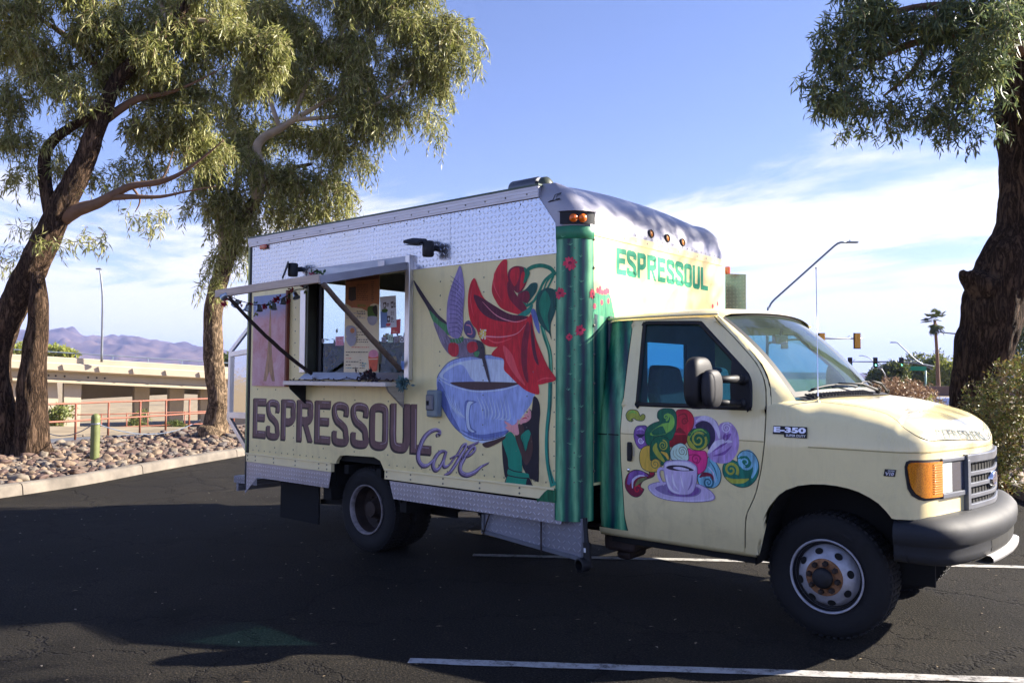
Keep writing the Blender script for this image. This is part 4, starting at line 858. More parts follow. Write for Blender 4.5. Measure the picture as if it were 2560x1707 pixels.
MB().tube([Vector(p) for p in cat_([(0, 0, -.1), tuple(at(2190, 920, 170)-p6), tuple(at(2182, 903, 170)-p6), tuple(at(2170, 893, 170)-p6), tuple(at(2156, 889, 170)-p6)], 4, False)], .08, 6).build('pole', M['steelpole'], s6, smooth=True); MB().box(at(2153, 889, 170)-p6, (.8, .3, .15), Matrix.Rotation(YAW, 3, 'Z')).build('lamp_head', M['steelpole'], s6)
D7 = 60.0; b7 = at(2475, 1000, D7); b7.z = -.05; s7 = thing('traffic_signal', 'signal mast half hidden behind the thick trunk at the right edge', 'traffic signal', b7); T7 = lambda x, y: at(x, y, D7)-b7
MB().tube([Vector((0, 0, -.1)), T7(2475, 815)], [.16, .12], 8).build('pole', M['darkpole'], s7, smooth=True)
MB().tube([T7(2475, 850), T7(2395, 835), T7(2340, 829.5)], [.08, .06, .04], 6).build('lamp_arm', M['steelpole'], s7, smooth=True); MB().tube([T7(2352, 829), T7(2352, 824)], .06, 6).build('photocell', M['darkpole'], s7)
MB().tube([T7(2475, 905), T7(2530, 900), T7(2590, 908)], [.08, .07, .05], 6).build('mast_arm', M['steelpole'], s7, smooth=True); signal_head(s7, T7(2532, 915)-FH*.2, 1.0, FH, True)
# low brown wall and parked vehicle
tag(MB().box(cf(80*1110/FPX+1, 80, .05), (16, .25, 1.7), Matrix.Rotation(YAW, 3, 'Z')).build('block_wall', mat('brown_block_wall', (.13, .085, .07), .9, 0, .15, 1.5, .2, 10), bevel=.03), 'low dark brown block wall behind the parked silver vehicle', 'wall')
DV = 31.0; vx = (2304+62-IW/2)/FPX*DV; vb = cf(vx, DV, -.78)
suv = thing('parked_vehicle', 'silver blue sport utility vehicle seen from behind, partly hidden by the thick trunk', 'vehicle', vb, rz=YAW)
M['carsilver'] = mat('silver_blue_car_paint', (.42, .45, .58), .25, .4, .05, 2, coat=.5); M['carglass'] = mat('dark_car_glass', (.012, .014, .022), .08, 0, .1, 2)
sec = [(-.0, [(-.86, .30), (-.93, .55), (-.93, .95), (-.84, 1.0), (-.72, 1.55), (-.62, 1.66), (.62, 1.66), (.72, 1.55), (.84, 1.0), (.93, .95), (.93, .55), (.86, .30)]), (3.0, [(-.86, .30), (-.93, .55), (-.93, .95), (-.86, 1.02), (-.74, 1.55), (-.62, 1.66), (.62, 1.66), (.74, 1.55), (.86, 1.02), (.93, .95), (.93, .55), (.86, .30)])]
rows = [[Vector((x*.96, -.06, z)) if z < 1.2 else Vector((x*.93, .10, z-.02)) for x, z in sec[0][1]], [Vector((x, .12 if z < 1.2 else .32, z)) for x, z in sec[0][1]], [Vector((x, 2.2, z)) for x, z in sec[1][1]], [Vector((x, 3.0, min(z, 1.45))) for x, z in sec[1][1]], [Vector((x, 3.5, min(z, 1.05))) for x, z in sec[1][1]], [Vector((x*.97, 4.4, min(z, .98))) for x, z in sec[1][1]], [Vector((x*.9, 4.6, min(z, .75))) for x, z in sec[1][1]]]
mb = MB().grid(rows); n = len(sec[0][1]); mb.add(rows[0], [tuple(range(n))]); mb.add(rows[-1], [tuple(range(n-1, -1, -1))]); mb.build('body', M['carsilver'], suv, bevel=.05, smooth=True, auto=30)
MB().prism([(-.64, .02, 1.08), (.64, .02, 1.08), (.56, .10, 1.50), (-.56, .10, 1.50)], (0, -.03, 0)).build('rear_window', M['carglass'], suv)
for s in (-1, 1):
    MB().prism([(s*.87, .5, 1.06), (s*.87, 2.9, 1.06), (s*.77, 2.5, 1.48), (s*.77, .7, 1.48)], (s*.02, 0, 0)).build('side_window', M['carglass'], suv)
    MB().bb(s*.93-.06, s*.93+.01 if s > 0 else s*.93+.06, -.09, .05, .72, 1.0).build('tail_light', M['redlens'], suv, bevel=.01)
    for y in (.85, 3.6):
        wh = MB().lathe([(.2, -.11), (.33, -.11), (.36, -.07), (.36, .07), (.33, .11), (.2, .11)], (s*.82, y, .36), (s, 0, 0), 24).build('wheel', M['rubber'], suv, smooth=True); MB().lathe([(0, .1), (.12, .1), (.22, .09)], (s*.82, y, .36), (s, 0, 0), 20).build('rim', M['wheel'], wh)
MB().bb(-.85, .85, -.12, .0, .32, .55).build('rear_bumper', M['bumper'], suv, bevel=.04); MB().bb(-.2, .2, -.10, -.05, .78, .9).build('number_plate', M['white'], suv)
# ------------------------------------------------------------------ the food truck (origin: ground below the front axle)
YB = -1.2254; XR, XF, XFACE, YNF, YFAR = -5.785, -1.795, -1.586, -1.046, 1.078
ZR, ZP, ZC, ZT = .773, 2.478, 2.675, 2.905
truck = thing('food_truck', 'cream painted coffee truck with a hand painted mural on its box body', 'food truck', (0, 0, 0))
def S(f, pts, y=YB): return [(q.x, q.z) for q in (onY(f(p), y) for p in pts)]
# --- box body
box = MB()
wx0, wx1, wz0, wz1 = -4.80, -3.355, 1.60, 2.515
def wallrect(x0, x1, z0, z1): box.bb(x0, x1, YB, YB+.035, z0, z1)
arch = S(c3, [(925, 915), (950, 790), (985, 690), (1010, 650), (1060, 645), (1290, 660), (1340, 690), (1370, 760), (1450, 1000)])
side_out = [(XR+.05, ZR), (arch[2][0]-.012, ZR)]+[(x, max(z, ZR)) for x, z in arch[2:8]]+[(arch[7][0]+.004, ZR), (XF, ZR), (XF, ZP), (XR+.05, ZP)]
hole = [(wx0, wz0), (wx0, min(wz1, ZP-.004)), (wx1, min(wz1, ZP-.004)), (wx1, wz0)]
def prism_xz(mbq, outer, holes, y0, th):
    loops = [[Vector((x, y0, z)) for x, z in outer]]+[[Vector((x, y0, z)) for x, z in h] for h in holes]
    tri = geometry.tessellate_polygon(loops); vs = [p for l in loops for p in l]; n = len(vs)
    fs = [tuple(t) for t in tri]+[tuple(i+n for i in reversed(t)) for t in tri]; k = 0
    for l in loops:
        for i in range(len(l)): a, b_ = k+i, k+(i+1) % len(l); fs.append((a, b_, b_+n, a+n))
        k += len(l)
    mbq.add(vs+[p+Vector((0, th, 0)) for p in vs], fs); return mbq
side = prism_xz(MB(), side_out, [hole], YB, .035).build('side_wall', M['cream'], truck)
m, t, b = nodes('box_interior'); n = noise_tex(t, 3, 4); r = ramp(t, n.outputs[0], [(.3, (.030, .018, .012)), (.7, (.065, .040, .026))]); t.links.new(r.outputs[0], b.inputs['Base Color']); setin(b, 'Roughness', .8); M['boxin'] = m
# back, far side, front, roof, floor
YF2 = 1.26
fw = [(-5.75, ZR), (XF, ZR), (XF, 2.95), (-5.75, 2.95)]; fh_ = [(-5.55, 1.98), (-5.55, 2.62), (-3.9, 2.62), (-3.9, 1.98)]
prism_xz(MB(), fw, [[(-2.80, 1.25), (-2.80, 1.98), (-1.90, 1.98), (-1.90, 1.25)]], YF2-.035, .035).build('far_wall', M['cream'], truck)
def prism_yz(outer, holes, x0, th):
    q_ = prism_xz(MB(), outer, holes, 0, 1.0); q_.v = [(x0+v[1]*th, v[0], v[2]) for v in q_.v]; return q_
prism_yz([(YB+.04, ZR), (YF2-.04, ZR), (YF2-.04, 2.93), (YB+.04, 2.93)], [[(-.40, 1.90), (-.40, 2.62), (1.0, 2.62), (1.0, 1.90)]], XR, .05).build('rear_wall', M['cream'], truck)
MB().bb(XR+.02, XR+.026, -.40, 1.0, 1.90, 2.62).build('rear_window', M['glass'], truck)
MB().bb(-5.72, -1.7, YB+.05, YF2-.05, .80, .86).build('floor', M['dark'], truck)
front = prism_yz([(YNF, .80), (YFAR, .80), (YFAR, ZC), (YNF, ZC)], [[(-.34, 1.2), (-.34, 1.87), (.36, 1.87), (.36, 1.2)]], XFACE-.03, .03).build('front_wall', M['cream'], truck)
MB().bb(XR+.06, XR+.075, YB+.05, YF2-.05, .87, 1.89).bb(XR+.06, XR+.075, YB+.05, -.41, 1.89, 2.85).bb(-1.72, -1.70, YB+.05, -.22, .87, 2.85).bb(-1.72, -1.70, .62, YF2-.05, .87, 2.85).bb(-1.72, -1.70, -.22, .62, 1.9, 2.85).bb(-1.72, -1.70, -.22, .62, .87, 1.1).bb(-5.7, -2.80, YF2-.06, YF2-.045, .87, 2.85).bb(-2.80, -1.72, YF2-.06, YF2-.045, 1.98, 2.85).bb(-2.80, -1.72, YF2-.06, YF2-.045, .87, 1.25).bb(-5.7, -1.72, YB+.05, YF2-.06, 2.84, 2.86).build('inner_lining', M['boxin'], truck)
CORNERPAINT = [(YNF+.002, .82), (-.70, .82), (-.72, 1.75), (-.76, 1.98), (-.86, 2.02), (YNF+.002, 2.04)]
# corner posts (quarter round)
m, t, b = nodes('cactus_green_paint'); co = t.nodes.new('ShaderNodeTexCoord'); se = t.nodes.new('ShaderNodeSeparateXYZ'); t.links.new(co.outputs['Object'], se.inputs[0])
ang = math_(t, 'SUBTRACT', math_(t, 'MULTIPLY', se.outputs[0], 1.0), math_(t, 'MULTIPLY', se.outputs[1], -1.0))
nz = noise_tex(t, 3.0, 4, .6, stretch=(6, 6, 1.0))
u = math_(t, 'ADD', math_(t, 'MULTIPLY', ang, 6.6), math_(t, 'MULTIPLY', nz.outputs[0], .35))
wv = math_(t, 'PINGPONG', u, .5)
r = ramp(t, math_(t, 'MULTIPLY', wv, 2.0), [(0.0, lin((16, 36, 62))), (.25, lin((10, 76, 74))), (.55, lin((32, 128, 98))), (.8, lin((104, 176, 130))), (1.0, lin((128, 192, 142)))])
nst = noise_tex(t, 1.0, 5, .65, stretch=(40, 40, 5)); st2 = ramp(t, nst.outputs[0], [(.3, (.55, .6, .62)), (.62, (1.1, 1.1, 1.05))])
t.links.new(mix(t, 1, r.outputs[0], st2.outputs[0], 'MULTIPLY'), b.inputs['Base Color']); setin(b, 'Roughness', .4); M['cactus'] = m
def post_pt(a, z, sgn=-1, lift=0):   # a: 0 at the side, 1 at the front
    th = a*math.pi/2; rx, ry = XFACE-XF, abs(YB-YNF)
    yc = YNF if sgn < 0 else YFAR
    return Vector((XF+(rx+lift)*math.sin(th), yc+sgn*(ry+lift)*math.cos(th), z))
rows = [[post_pt(a, z) for a in np.linspace(0, 1, 15)] for z in np.linspace(.55, ZC-.005, 12)]
post = MB().grid(rows).build('corner_post', M['cactus'], truck, smooth=True)
MB().sheet([(XFACE+.0012, y, z) for y, z in CORNERPAINT]).build('corner_paint', M['cactus'], front, recalc=False)
MB().grid([[post_pt(a, z, -1, l_) for a in np.linspace(0, 1, 15)] for z, l_ in ((2.58, .002), (2.583, .005), (2.667, .006), (2.672, .002))]).build('post_collar', mat('green_collar_paint', lin((36, 120, 84)), .4, 0, .2, 12, .2, 30), truck, smooth=True)
MB().grid([[post_pt(a, z, 1) for a in np.linspace(0, 1, 11)] for z in np.linspace(.75, ZC-.005, 6)]).build('corner_post', mat('pale_mint_post', lin((150, 200, 170)), .4, 0, .1, 4), truck, smooth=True)
# roof cap: front rolls back into the roof
SA = -1.955
plan = [(SA, YB, 0.0), (-1.88, YB, .03), (XF, YB, .10)]+[(*post_pt(a, 0)[:2], .10+.9*a) for a in (.2, .4, .6, .8)]+[(XFACE, y, 1.0) for y in np.linspace(YNF, YFAR, 9)]+[(*post_pt(a, 0, 1)[:2], .10+.9*a) for a in (.8, .6, .4, .2)]+[(XF, YF2, .1), (SA, YF2, 0)]
prof = [(0, ZC), (.004, 2.70), (.02, 2.76), (.055, 2.83), (.115, 2.90), (.19, 2.955), (.28, 2.995), (.37, 3.02)]
rows = []
for ox, z in prof:
    row = []
    for x, y, w in plan:
        cr = 1-((y-.017)/1.243)**2; crn = .075*max(0, cr)
        zz_ = ZC+(z-ZC)*(.96+.04*w)+crn*((z-ZC)/.345)**2
        xx = x-ox*w; yy = y
        if z > 2.9: yy = y*(1-(z-2.9)*.22*(1-w*.0))
        row.append(Vector((xx, yy, zz_)))
    rows.append(row)
# trim the slanted rear end of the cap sides
for i, row in enumerate(rows):
    f = i/(len(rows)-1); cut = -1.812-.15*min(1, (row[0].z-ZC)/.235)
    row[0].x = cut; row[-1].x = cut; row[1].x = cut*.6+row[2].x*.4; row[-2].x if True else 0
rows.append([Vector((-2.05, p.y, p.z+.012)) for p in rows[-1]])
MB().grid(rows).build('roof_cap', M['caps'], truck, smooth=True)
roof = MB().grid([[Vector((x, y, 2.985+.115*(1-((y-.017)/1.243)**2))) for y in np.linspace(YB+.03, YF2-.03, 13)] for x in np.linspace(XR+.02, -1.98, 8)]).build('roof', M['caps'], truck, smooth=True)
# top rail and rear rails
def rail(name, x0, x1, z0, z1, mt, proud=.012, grooves=2, yb=YB):
    o = MB().bb(x0, x1, yb-proud, yb+.02, z0, z1).build(name, mt, truck, bevel=.003)
    return o
tr = rail('top_rail', XR-.005, SA+.004, ZT+.004, 3.0, M['alu_dull'], .016)
for k in range(3): MB().bb(XR, SA, YB-.0195, YB-.0155, ZT+.022+.026*k, ZT+.028+.026*k).build('rail_bead', M['alu_dull'], tr)
MB().bb(XR-.02, SA+.01, YB-.022, YB+.03, 2.998, 3.012).build('drip_edge', mat('green_drip_edge', (.05, .09, .06), .4), tr)
MB().bb(XR-.012, XR+.012, YB-.014, YB+.05, .77, 2.96).build('rear_edge_post', M['greenrail'], truck, bevel=.008)
MB().bb(XR+.014, XR+.045, YB-.006, YB+.04, .80, 2.93).build('edge_channel', M['bumper'], truck)
MB().bb(XR-.03, XR+.03, YB-.018, YB+.08, 2.93, 3.02).build('rear_corner_cap', M['alu_dull'], truck, bevel=.02, seg=3)
# upper tread plates
pl = MB(); prism_xz(pl, [(XR+.05, ZP), (-2.8725, ZP), (-2.8725, ZT), (XR+.05, ZT)], [], YB-.004, .004); pl.build('tread_plate', M['plate'], truck)
pl = MB(); prism_xz(pl, [(-2.8695, ZP), (XF+.006, ZP), (XF-.004, 2.70), (-1.95, ZT), (-2.8695, ZT)], [], YB-.004, .004); pl.build('tread_plate', M['plate'], truck)
# lower rub rail and skirt plates
x1 = arch[1][0]-.004; x2 = arch[7][0]+.02
for a, b_ in ((XR, x1-.004), (x2, XF+.0)):
    rr_ = MB().bb(a, b_, YB-.010, YB+.03, .692, ZR+.006).build('rub_rail', M['creamrail'], truck, bevel=.003); MB().bb(a, b_, YB-.020, YB-.009, ZR-.006, ZR+.010).build('rail_lip', M['creamrail'], rr_, bevel=.003)
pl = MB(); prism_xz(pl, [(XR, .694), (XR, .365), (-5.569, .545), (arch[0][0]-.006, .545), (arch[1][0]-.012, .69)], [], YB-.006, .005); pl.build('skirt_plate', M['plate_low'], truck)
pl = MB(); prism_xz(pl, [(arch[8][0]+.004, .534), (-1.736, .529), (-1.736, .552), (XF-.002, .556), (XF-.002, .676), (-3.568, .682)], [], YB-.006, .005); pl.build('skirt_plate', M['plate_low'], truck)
MB().bb(XR-.004, XR+.016, YB-.01, YB+.03, .40, .80).build('rear_hinge_strip', M['bumper'], truck)
# rivets
rv = MB()
def rivet(x, z, r=.007, y=YB): rv.lathe([(r, 0), (r*.8, r*.4), (0, r*.6)], (x, y, z), (0, -1, 0), 6)
for x in (-5.60, -5.28, -4.97, -2.98, -2.50, -2.06): 
    for z in np.arange(.86, 2.44, .115): rivet(x, z)
for x in (-4.5, -4.05, -3.60):
    for z in np.arange(.90, 1.5, .115): rivet(x, z)
for x in np.arange(-5.66, -4.4, .10): rivet(x, .815)
for x in np.arange(-3.58, -1.85, .10): rivet(x, .815)
for x in (-5.74, -5.6, -5.28, -4.92, -4.55, -4.43, -3.6, -3.30, -2.92, -2.52, -2.12): rivet(x, .755, .009, YB-.010); rivet(x, .715, .009, YB-.010)
for x in np.arange(-5.7, -1.95, .21): rivet(x, ZT-.025, .007, YB-.004); rivet(x, ZP+.02, .007, YB-.004); rivet(x+.07, 2.945, .008, YB-.016)
for z in np.arange(.8, 2.6, .105):
    rivet(XF-.012, z, .006); q = post_pt(1, z, -1, .002); rv.lathe([(.012, 0), (.009, .006), (0, .009)], (q.x, q.y, q.z), (1, 0, 0), 6) if int(z*10) % 2 else None
    q = post_pt(.45, z+.03, -1, .002); rv.lathe([(.006, 0), (0, .004)], (q.x, q.y, q.z), (.7, -.7, 0), 6)
for y in np.arange(-.98, 1.05, .17): rv.lathe([(.010, 0), (.008, .006), (0, .009)], (XFACE, y, 2.645), (1, 0, 0), 6)
for y in np.arange(-.98, 1.05, .085): rv.lathe([(.006, 0), (0, .004)], (XFACE+.001, y, 2.69), (1, 0, 0), 6)
stuff(rv.build('rivets', mat('dull_rivet', (.20, .19, .15), .5, .4, .3, 30), truck, recalc=False), 'rows of small rivets on the box body')
MB().bb(XFACE-.004, XFACE+.006, YNF, YFAR, 2.612, 2.672).build('cap_strip', M['creamrail'], truck, bevel=.002)
# JC mark on the cap side
dk = Decal(lambda p, l: Vector((p[0], YB-.003-l, p[1])), .001); lw = .006
for pth in ([(1004, 232), (1086, 208)], [(1012, 225), (1036, 218), (1050, 182), (1094, 168)], [(1090, 176), (1066, 184), (1056, 212), (1082, 205)], [(1004, 232), (1004, 228)]): dk.line(S(c2, pth), lw, False)
dk.build('maker_mark', [M['bumper']], truck)
# marker lamps
cp = MB().bb(-1.72, -1.60, YB+.035, YB+.12, ZC+.03, ZC+.10)
rec = MB().grid([[post_pt(a, z, -1, .016 if z > 2.68 else .010) for a in np.linspace(.12, .98, 9)] for z in (2.685, 2.69, 2.772, 2.775)]); rc = rec.build('marker_housing', M['bumper'], truck, smooth=True)
MB().grid([[post_pt(a, 2.778-.0*a, -1, l_) for a in np.linspace(.08, 1.0, 10)] for l_ in (-.01, .03)]).build('marker_visor', M['caps'], rc, smooth=True)
for a in (.42, .62): 
    q = post_pt(a, 2.725, -1, .012); nrm = Vector((math.sin(a*1.57), -math.cos(a*1.57), 0)); MB().lathe([(.032, 0), (.031, .012), (.022, .024), (0, .028)], q, nrm, 16).build('marker_lens', M['orangelens'], rc, smooth=True)
for px in ((1095, 682), (1263, 728), (1420, 770)):
    q = onX(c5(px), XFACE-.015); lampo = MB().lathe([(.034, -.03), (.036, .014), (.030, .020), (.028, .012)], q, (1, 0, .12), 20).build('round_marker_lamp', M['black'], truck, smooth=True); MB().lathe([(.029, .008), (.02, .016), (0, .019)], q, (1, 0, .12), 18).build('lens', M['amber'], lampo, smooth=True)
MB().box((XFACE-.05, YF2+.01, 2.60), (.05, .03, .07)).build('far_marker_lamp', M['redlens'], truck, bevel=.008)
q = onY(c1((320, 533)), YB-.02); MB().box(q, (.11, .03, .05)).build('rear_marker_lamp', M['redlens'], truck, bevel=.012)
# roof vent
vx_ = -2.52; vz_ = 3.06; vy_ = -.62
ve = MB().lathe([(.0, -.20), (.068, -.195), (.076, -.18), (.076, .09), (.068, .10), (.0, .10)], (vx_, vy_, vz_+.12), (1, 0, 0), 20).build('roof_vent', mat('gunmetal_vent', (.12, .125, .14), .3, .7), truck, smooth=True, auto=40)
MB().lathe([(.0, 0), (.062, .01), (.080, .03), (.077, .07), (.05, .10), (0, .11)], (vx_+.11, vy_, vz_+.105), (1, 0, 0), 20).build('vent_end', mat('olive_vent_end', (.05, .06, .04), .35), ve, smooth=True)
MB().prism([(vx_-.14, vy_-.12, vz_-.06), (vx_+.12, vy_-.12, vz_-.06), (vx_+.10, vy_-.07, vz_+.09), (vx_-.08, vy_-.07, vz_+.09)], (0, .18, 0)).build('vent_base', M['chrome'], ve)
MB().prism([(vx_-.48, vy_-.10, vz_-.06), (vx_-.10, vy_-.12, vz_-.06), (vx_-.08, vy_-.08, vz_+.08), (vx_-.26, vy_-.08, vz_+.085), (vx_-.40, vy_-.09, vz_+.03)], (0, .16, 0)).build('vent_intake', M['dark'], ve, bevel=.015)
# open tread plate hatch on the far side
qs = [onY(c5(p), 1.36) for p in [(1870, 1090), (2082, 1096), (2082, 1520), (1870, 1500)]]
MB().prism(qs, (0, .012, 0)).build('far_hatch', plate_mat('dark_tread_plate', (.30, .30, .32), .034, .6, .4), truck)
# --- serving window
fr = MB(); fx0, fx1, fz0, fz1 = -4.885, -3.30, 1.545, 2.602
win = MB().bb(wx1, fx1, YB-.05, YB-.001, fz0, fz1).build('window_frame', M['silver'], truck, bevel=.004)
MB().bb(fx0, wx0, YB-.012, YB-.001, fz0+.06, 2.40).build('window_jamb', M['silver'], win, bevel=.004)
MB().prism([(fx0+.12, YB-.03, 2.495), (fx1-.006, YB-.055, 2.505), (fx1-.006, YB-.012, fz1), (fx0+.12, YB-.008, fz1)], (0, .02, 0)).build('window_header', mat('pale_header', (.62, .58, .55), .4, .4, .1, 5), win)
MB().prism([(fx0+.05, YB-.05, 1.545), (wx1, YB-.05, 1.545), (wx1-.03, YB+.01, wz0+.01), (wx0, YB+.01, wz0+.01)], (0, .012, 0)).build('window_sill', M['silver'], win)
MB().bb(wx0, wx0+.03, YB+.0, YB+.12, wz0, wz1).bb(wx1-.02, wx1, YB+.0, YB+.12, wz0, wz1).bb(wx0, wx1, YB+.0, YB+.10, wz1, wz1+.02).build('inner_jamb', mat('dark_olive_jamb', (.10, .105, .075), .5, .2, .2, 6), win)
MB().bb(wx0+.13, wx0+.17, YB+.055, YB+.075, wz0, wz1).build('pane_stile', M['bumper'], win)
MB().bb(wx0+.20, wx1-.02, YB+.058, YB+.062, wz0, wz1).build('window_pane', M['glass'], win)
MB().bb(wx0+.03, wx0+.13, YB+.10, YB+.11, wz0, wz1).build('gap_shade', M['dark'], win)  # dark sheet painted in for the shade between jamb and stile
q = onY(c1((1118, 650)), YB-.06); MB().box(q, (.09, .01, .07)).build('header_clip', M['alu_dull'], win, bevel=.012)
# shelf with brackets
sh0, sh1 = S(c1, [(470, 1465), (1200, 1460)], YB-.22), None
MB().bb(sh0[0][0], -3.36, YB-.25, YB-.0, 1.490, 1.528).build('serving_shelf', mat('pale_shelf', (.68, .62, .56), .4, .2, .1, 4), truck, bevel=.004)
for x in (-4.80, -3.42):
    MB().prism([(x, YB-.001, 1.489), (x, YB-.19, 1.489), (x, YB-.17, 1.45), (x, YB-.001, 1.31)], (.02, 0, 0)).build('shelf_bracket', M['bumper'] if x < -4 else M['alu_dull'], truck)
# awning flap, seen nearly edge on, propped by sticks
h0, h1 = Vector((-4.80, YB-.03, 2.50)), Vector((-3.345, YB-.05, 2.515)); o0, o1 = Vector((-4.82, YB-.92, 2.285)), Vector((-3.37, YB-.92, 2.315))
aw = MB().prism([h0, h1, o1, o0], (0, 0, .012)).build('awning_flap', M['alu_dull'], truck)
MB().bar(h1+Vector((0, 0, -.005)), o1+Vector((0, 0, -.005)), .03, .062).build('side_bar', mat('grey_flap_bar', (.30, .31, .36), .4, .4, .1, 5), aw)
MB().bar(o0+Vector((-.02, 0, .005)), o1+Vector((.012, 0, .005)), .03, .066).build('front_beam', M['beam'], aw, bevel=.004)
MB().bar(h0, o0, .03, .05).build('side_bar', M['alu_dull'], aw)
def stick(a, b_, r, mt, seed, bow=.03):
    P = []
    for i in range(13):
        f = i/12; P.append((a.lerp(b_, f)+Vector((bow*math.sin(3.1*f)*math.cos(seed), 0, -bow*math.sin(math.pi*f)+.006*noise.noise((f*9, seed, 0)))), r*(1.0+.1*noise.noise((f*7, seed, 3)))))
    return limb(P, 8, .07, seed, 2)
s1q = stick(onY(c1((725, 785)), YB-.90), onY(c1((1250, 1365)), YB-.04), .022, 0, 3, .005).build('prop_stick', M['stick'], truck, smooth=True)
s2q = stick(onY(c1((90, 880)), YB-.92), onY(c1((645, 1390)), YB-.04), .018, 0, 5, .045).build('prop_stick', M['dkstick'], truck, smooth=True)
# --- flood lights
def flood(px, flip):
    q = onY(px, YB-.10); o = MB().lathe([(.0, -.065), (.04, -.062), (.048, -.05), (.048, .055), (.04, .065), (0, .066)], q, (0, 0, 1), 16).build('flood_light', M['black'], truck, smooth=True, auto=40)
    MB().tube([q, q+Vector((0, .1, .02))], .025, 10).build('mount', M['black'], o)
    if flip: pts = [(.0, -.045, .075), (.035, -.07, .04), (-.035, -.09, -.10), (-.085, -.045, -.075)]; off = Vector((-.02, .0, .02))
    else: pts = [(-.04, .03, .065), (-.02, -.09, .025), (-.17, -.13, .045), (-.19, .0, .085)]; off = Vector((0, .005, .03))
    MB().prism([q+Vector(p) for p in pts], off).build('lamp_head', M['black'], o, bevel=.012)
    if not flip: MB().prism([q+Vector(p)*.86+Vector((-.008, -.004, -.002)) for p in pts], (0, 0, -.004)).build('lens', mat('flood_lens', (.35, .36, .30), .3), o)
    return o
flood(c2((190, 548)), False); flood(c1((520, 690)), True)
# electrical box
q = onY(c4((268, 215)), YB-.035); eb = MB().box(q, (.125, .07, .22)).build('outlet_box', mat('grey_outlet_plastic', (.22, .27, .28), .5, 0, .1, 8), truck, bevel=.018, seg=3)
MB().box(q+Vector((-.01, -.04, .01)), (.085, .02, .13)).build('outlet_lid', M['trim'], eb, bevel=.012); MB().box(q+Vector((-.025, -.05, .005)), (.022, .012, .035)).build('outlet_slot', M['dark'], eb)
# --- rear bay and step
rb = thing  # (keeps helper names short)
bx = XR-.006
fr_ = MB().bar((bx, YB+.05, 2.12), (bx-.42, YB+.05, 1.82), .03, .04).bar((bx-.42, YB+.05, 1.80), (bx, YB+.05, 1.835), .035, .05).bar((bx-.41, YB+.05, 1.80), (bx-.41, YB+.05, 1.16), .03, .04).bar((bx-.43, YB+.05, 1.15), (bx, YB+.05, 1.16), .04, .06).bar((bx-.43, YB+.05, 1.13), (bx+.0, YB+.05, .76), .03, .05)
rbo = fr_.build('rear_bay_frame', M['silver'], truck); MB().bb(bx-.39, bx, YB+.06, YB+.066, 1.18, 1.79).build('bay_panel', mat('polished_steel', (.75, .72, .66), .07, 1, .04, 2, .25, 3), rbo)
MB().bb(bx-.42, bx, YB+.08, YF2-.2, 1.12, 1.14).bb(bx-.42, bx-.40, YB+.08, YF2-.2, 1.16, 1.80).build('bay_shelf', M['silver'], rbo)
MB().bb(XR-.42, XR+.02, YB+.12, .9, .43, .50).bb(XR-.40, XR-.36, YB+.14, .88, .34, .43).build('rear_step', M['plate_grey'], truck)
MB().bar((XR-.0, -.4, .52), (XR-.4, -.4, .46), .06, .08).bar((XR-.0, .4, .52), (XR-.4, .4, .46), .06, .08).build('step_bracket', M['dark'], truck)
# --- chassis and underbody
ch = MB()
for y in (-.43, .43): ch.bb(-5.75, .45, y-.04, y+.04, .48, .66)
for x in (-5.3, -4.5, -3.4, -2.6, -1.7): ch.bb(x-.04, x+.04, -.43, .43, .52, .62)
for x in np.arange(-5.6, -1.8, .45): ch.bb(x-.03, x+.03, -1.15, 1.18, .68, .76)
ch.bb(-2.6, -1.9, .45, 1.05, .36, .66); ch.bb(-3.0, -1.2, -.3, .1, .33, .5)
ch.build('chassis', M['dark'], truck)
MB().tube([(-4.013, -.95, .375), (-4.013, .95, .375)], .06, 10).lathe([(.0, -.2), (.12, -.15), (.18, 0), (.12, .15), (0, .2)], (-4.013, 0, .375), (0, 1, 0), 16).build('rear_axle', M['dark'], truck, smooth=True)
MB().tube([(0, -.75, .34), (0, .75, .34)], .05, 10).bb(-.3, .35, -.45, .45, .35, .6).build('front_axle', M['dark'], truck)
MB().tube([(-4.75, -.85, .40), (-4.1, -.80, .44), (-3.2, -.6, .42), (-1.2, -.5, .40)], .035, 8).build('exhaust_pipe', M['darkrust'], truck, smooth=True)
ww = MB(); ww.bb(-4.5, -3.45, -.62, -.60, .5, 1.0); ww.bb(-4.5, -3.45, YB+.036, -.6, .95, .97); ww.bb(-4.52, -4.42, -1.12, -.6, .55, .96); ww.bb(-3.49, -3.47, YB+.036, -.6, .5, .96); ww.bb(-4.55, -3.40, -1.12, -.55, .955, .985); ww.bb(-4.56, -4.44, -1.17, -.5, .42, .99); ww.bb(-3.50, -3.42, -1.17, -.5, .42, .99); ww.bb(-4.55, -3.4, -.58, -.55, .3, .99); ww.build('wheel_well', M['dark'], truck)
MB().bb(-5.32, -4.70, -1.12, -1.10, .16, .56).build('mud_flap', M['dark'], truck)
MB().bar((-4.78, -1.02, .36), (-4.30, -1.02, .40), .03, .05).build('flap_bar', M['dark'], truck)
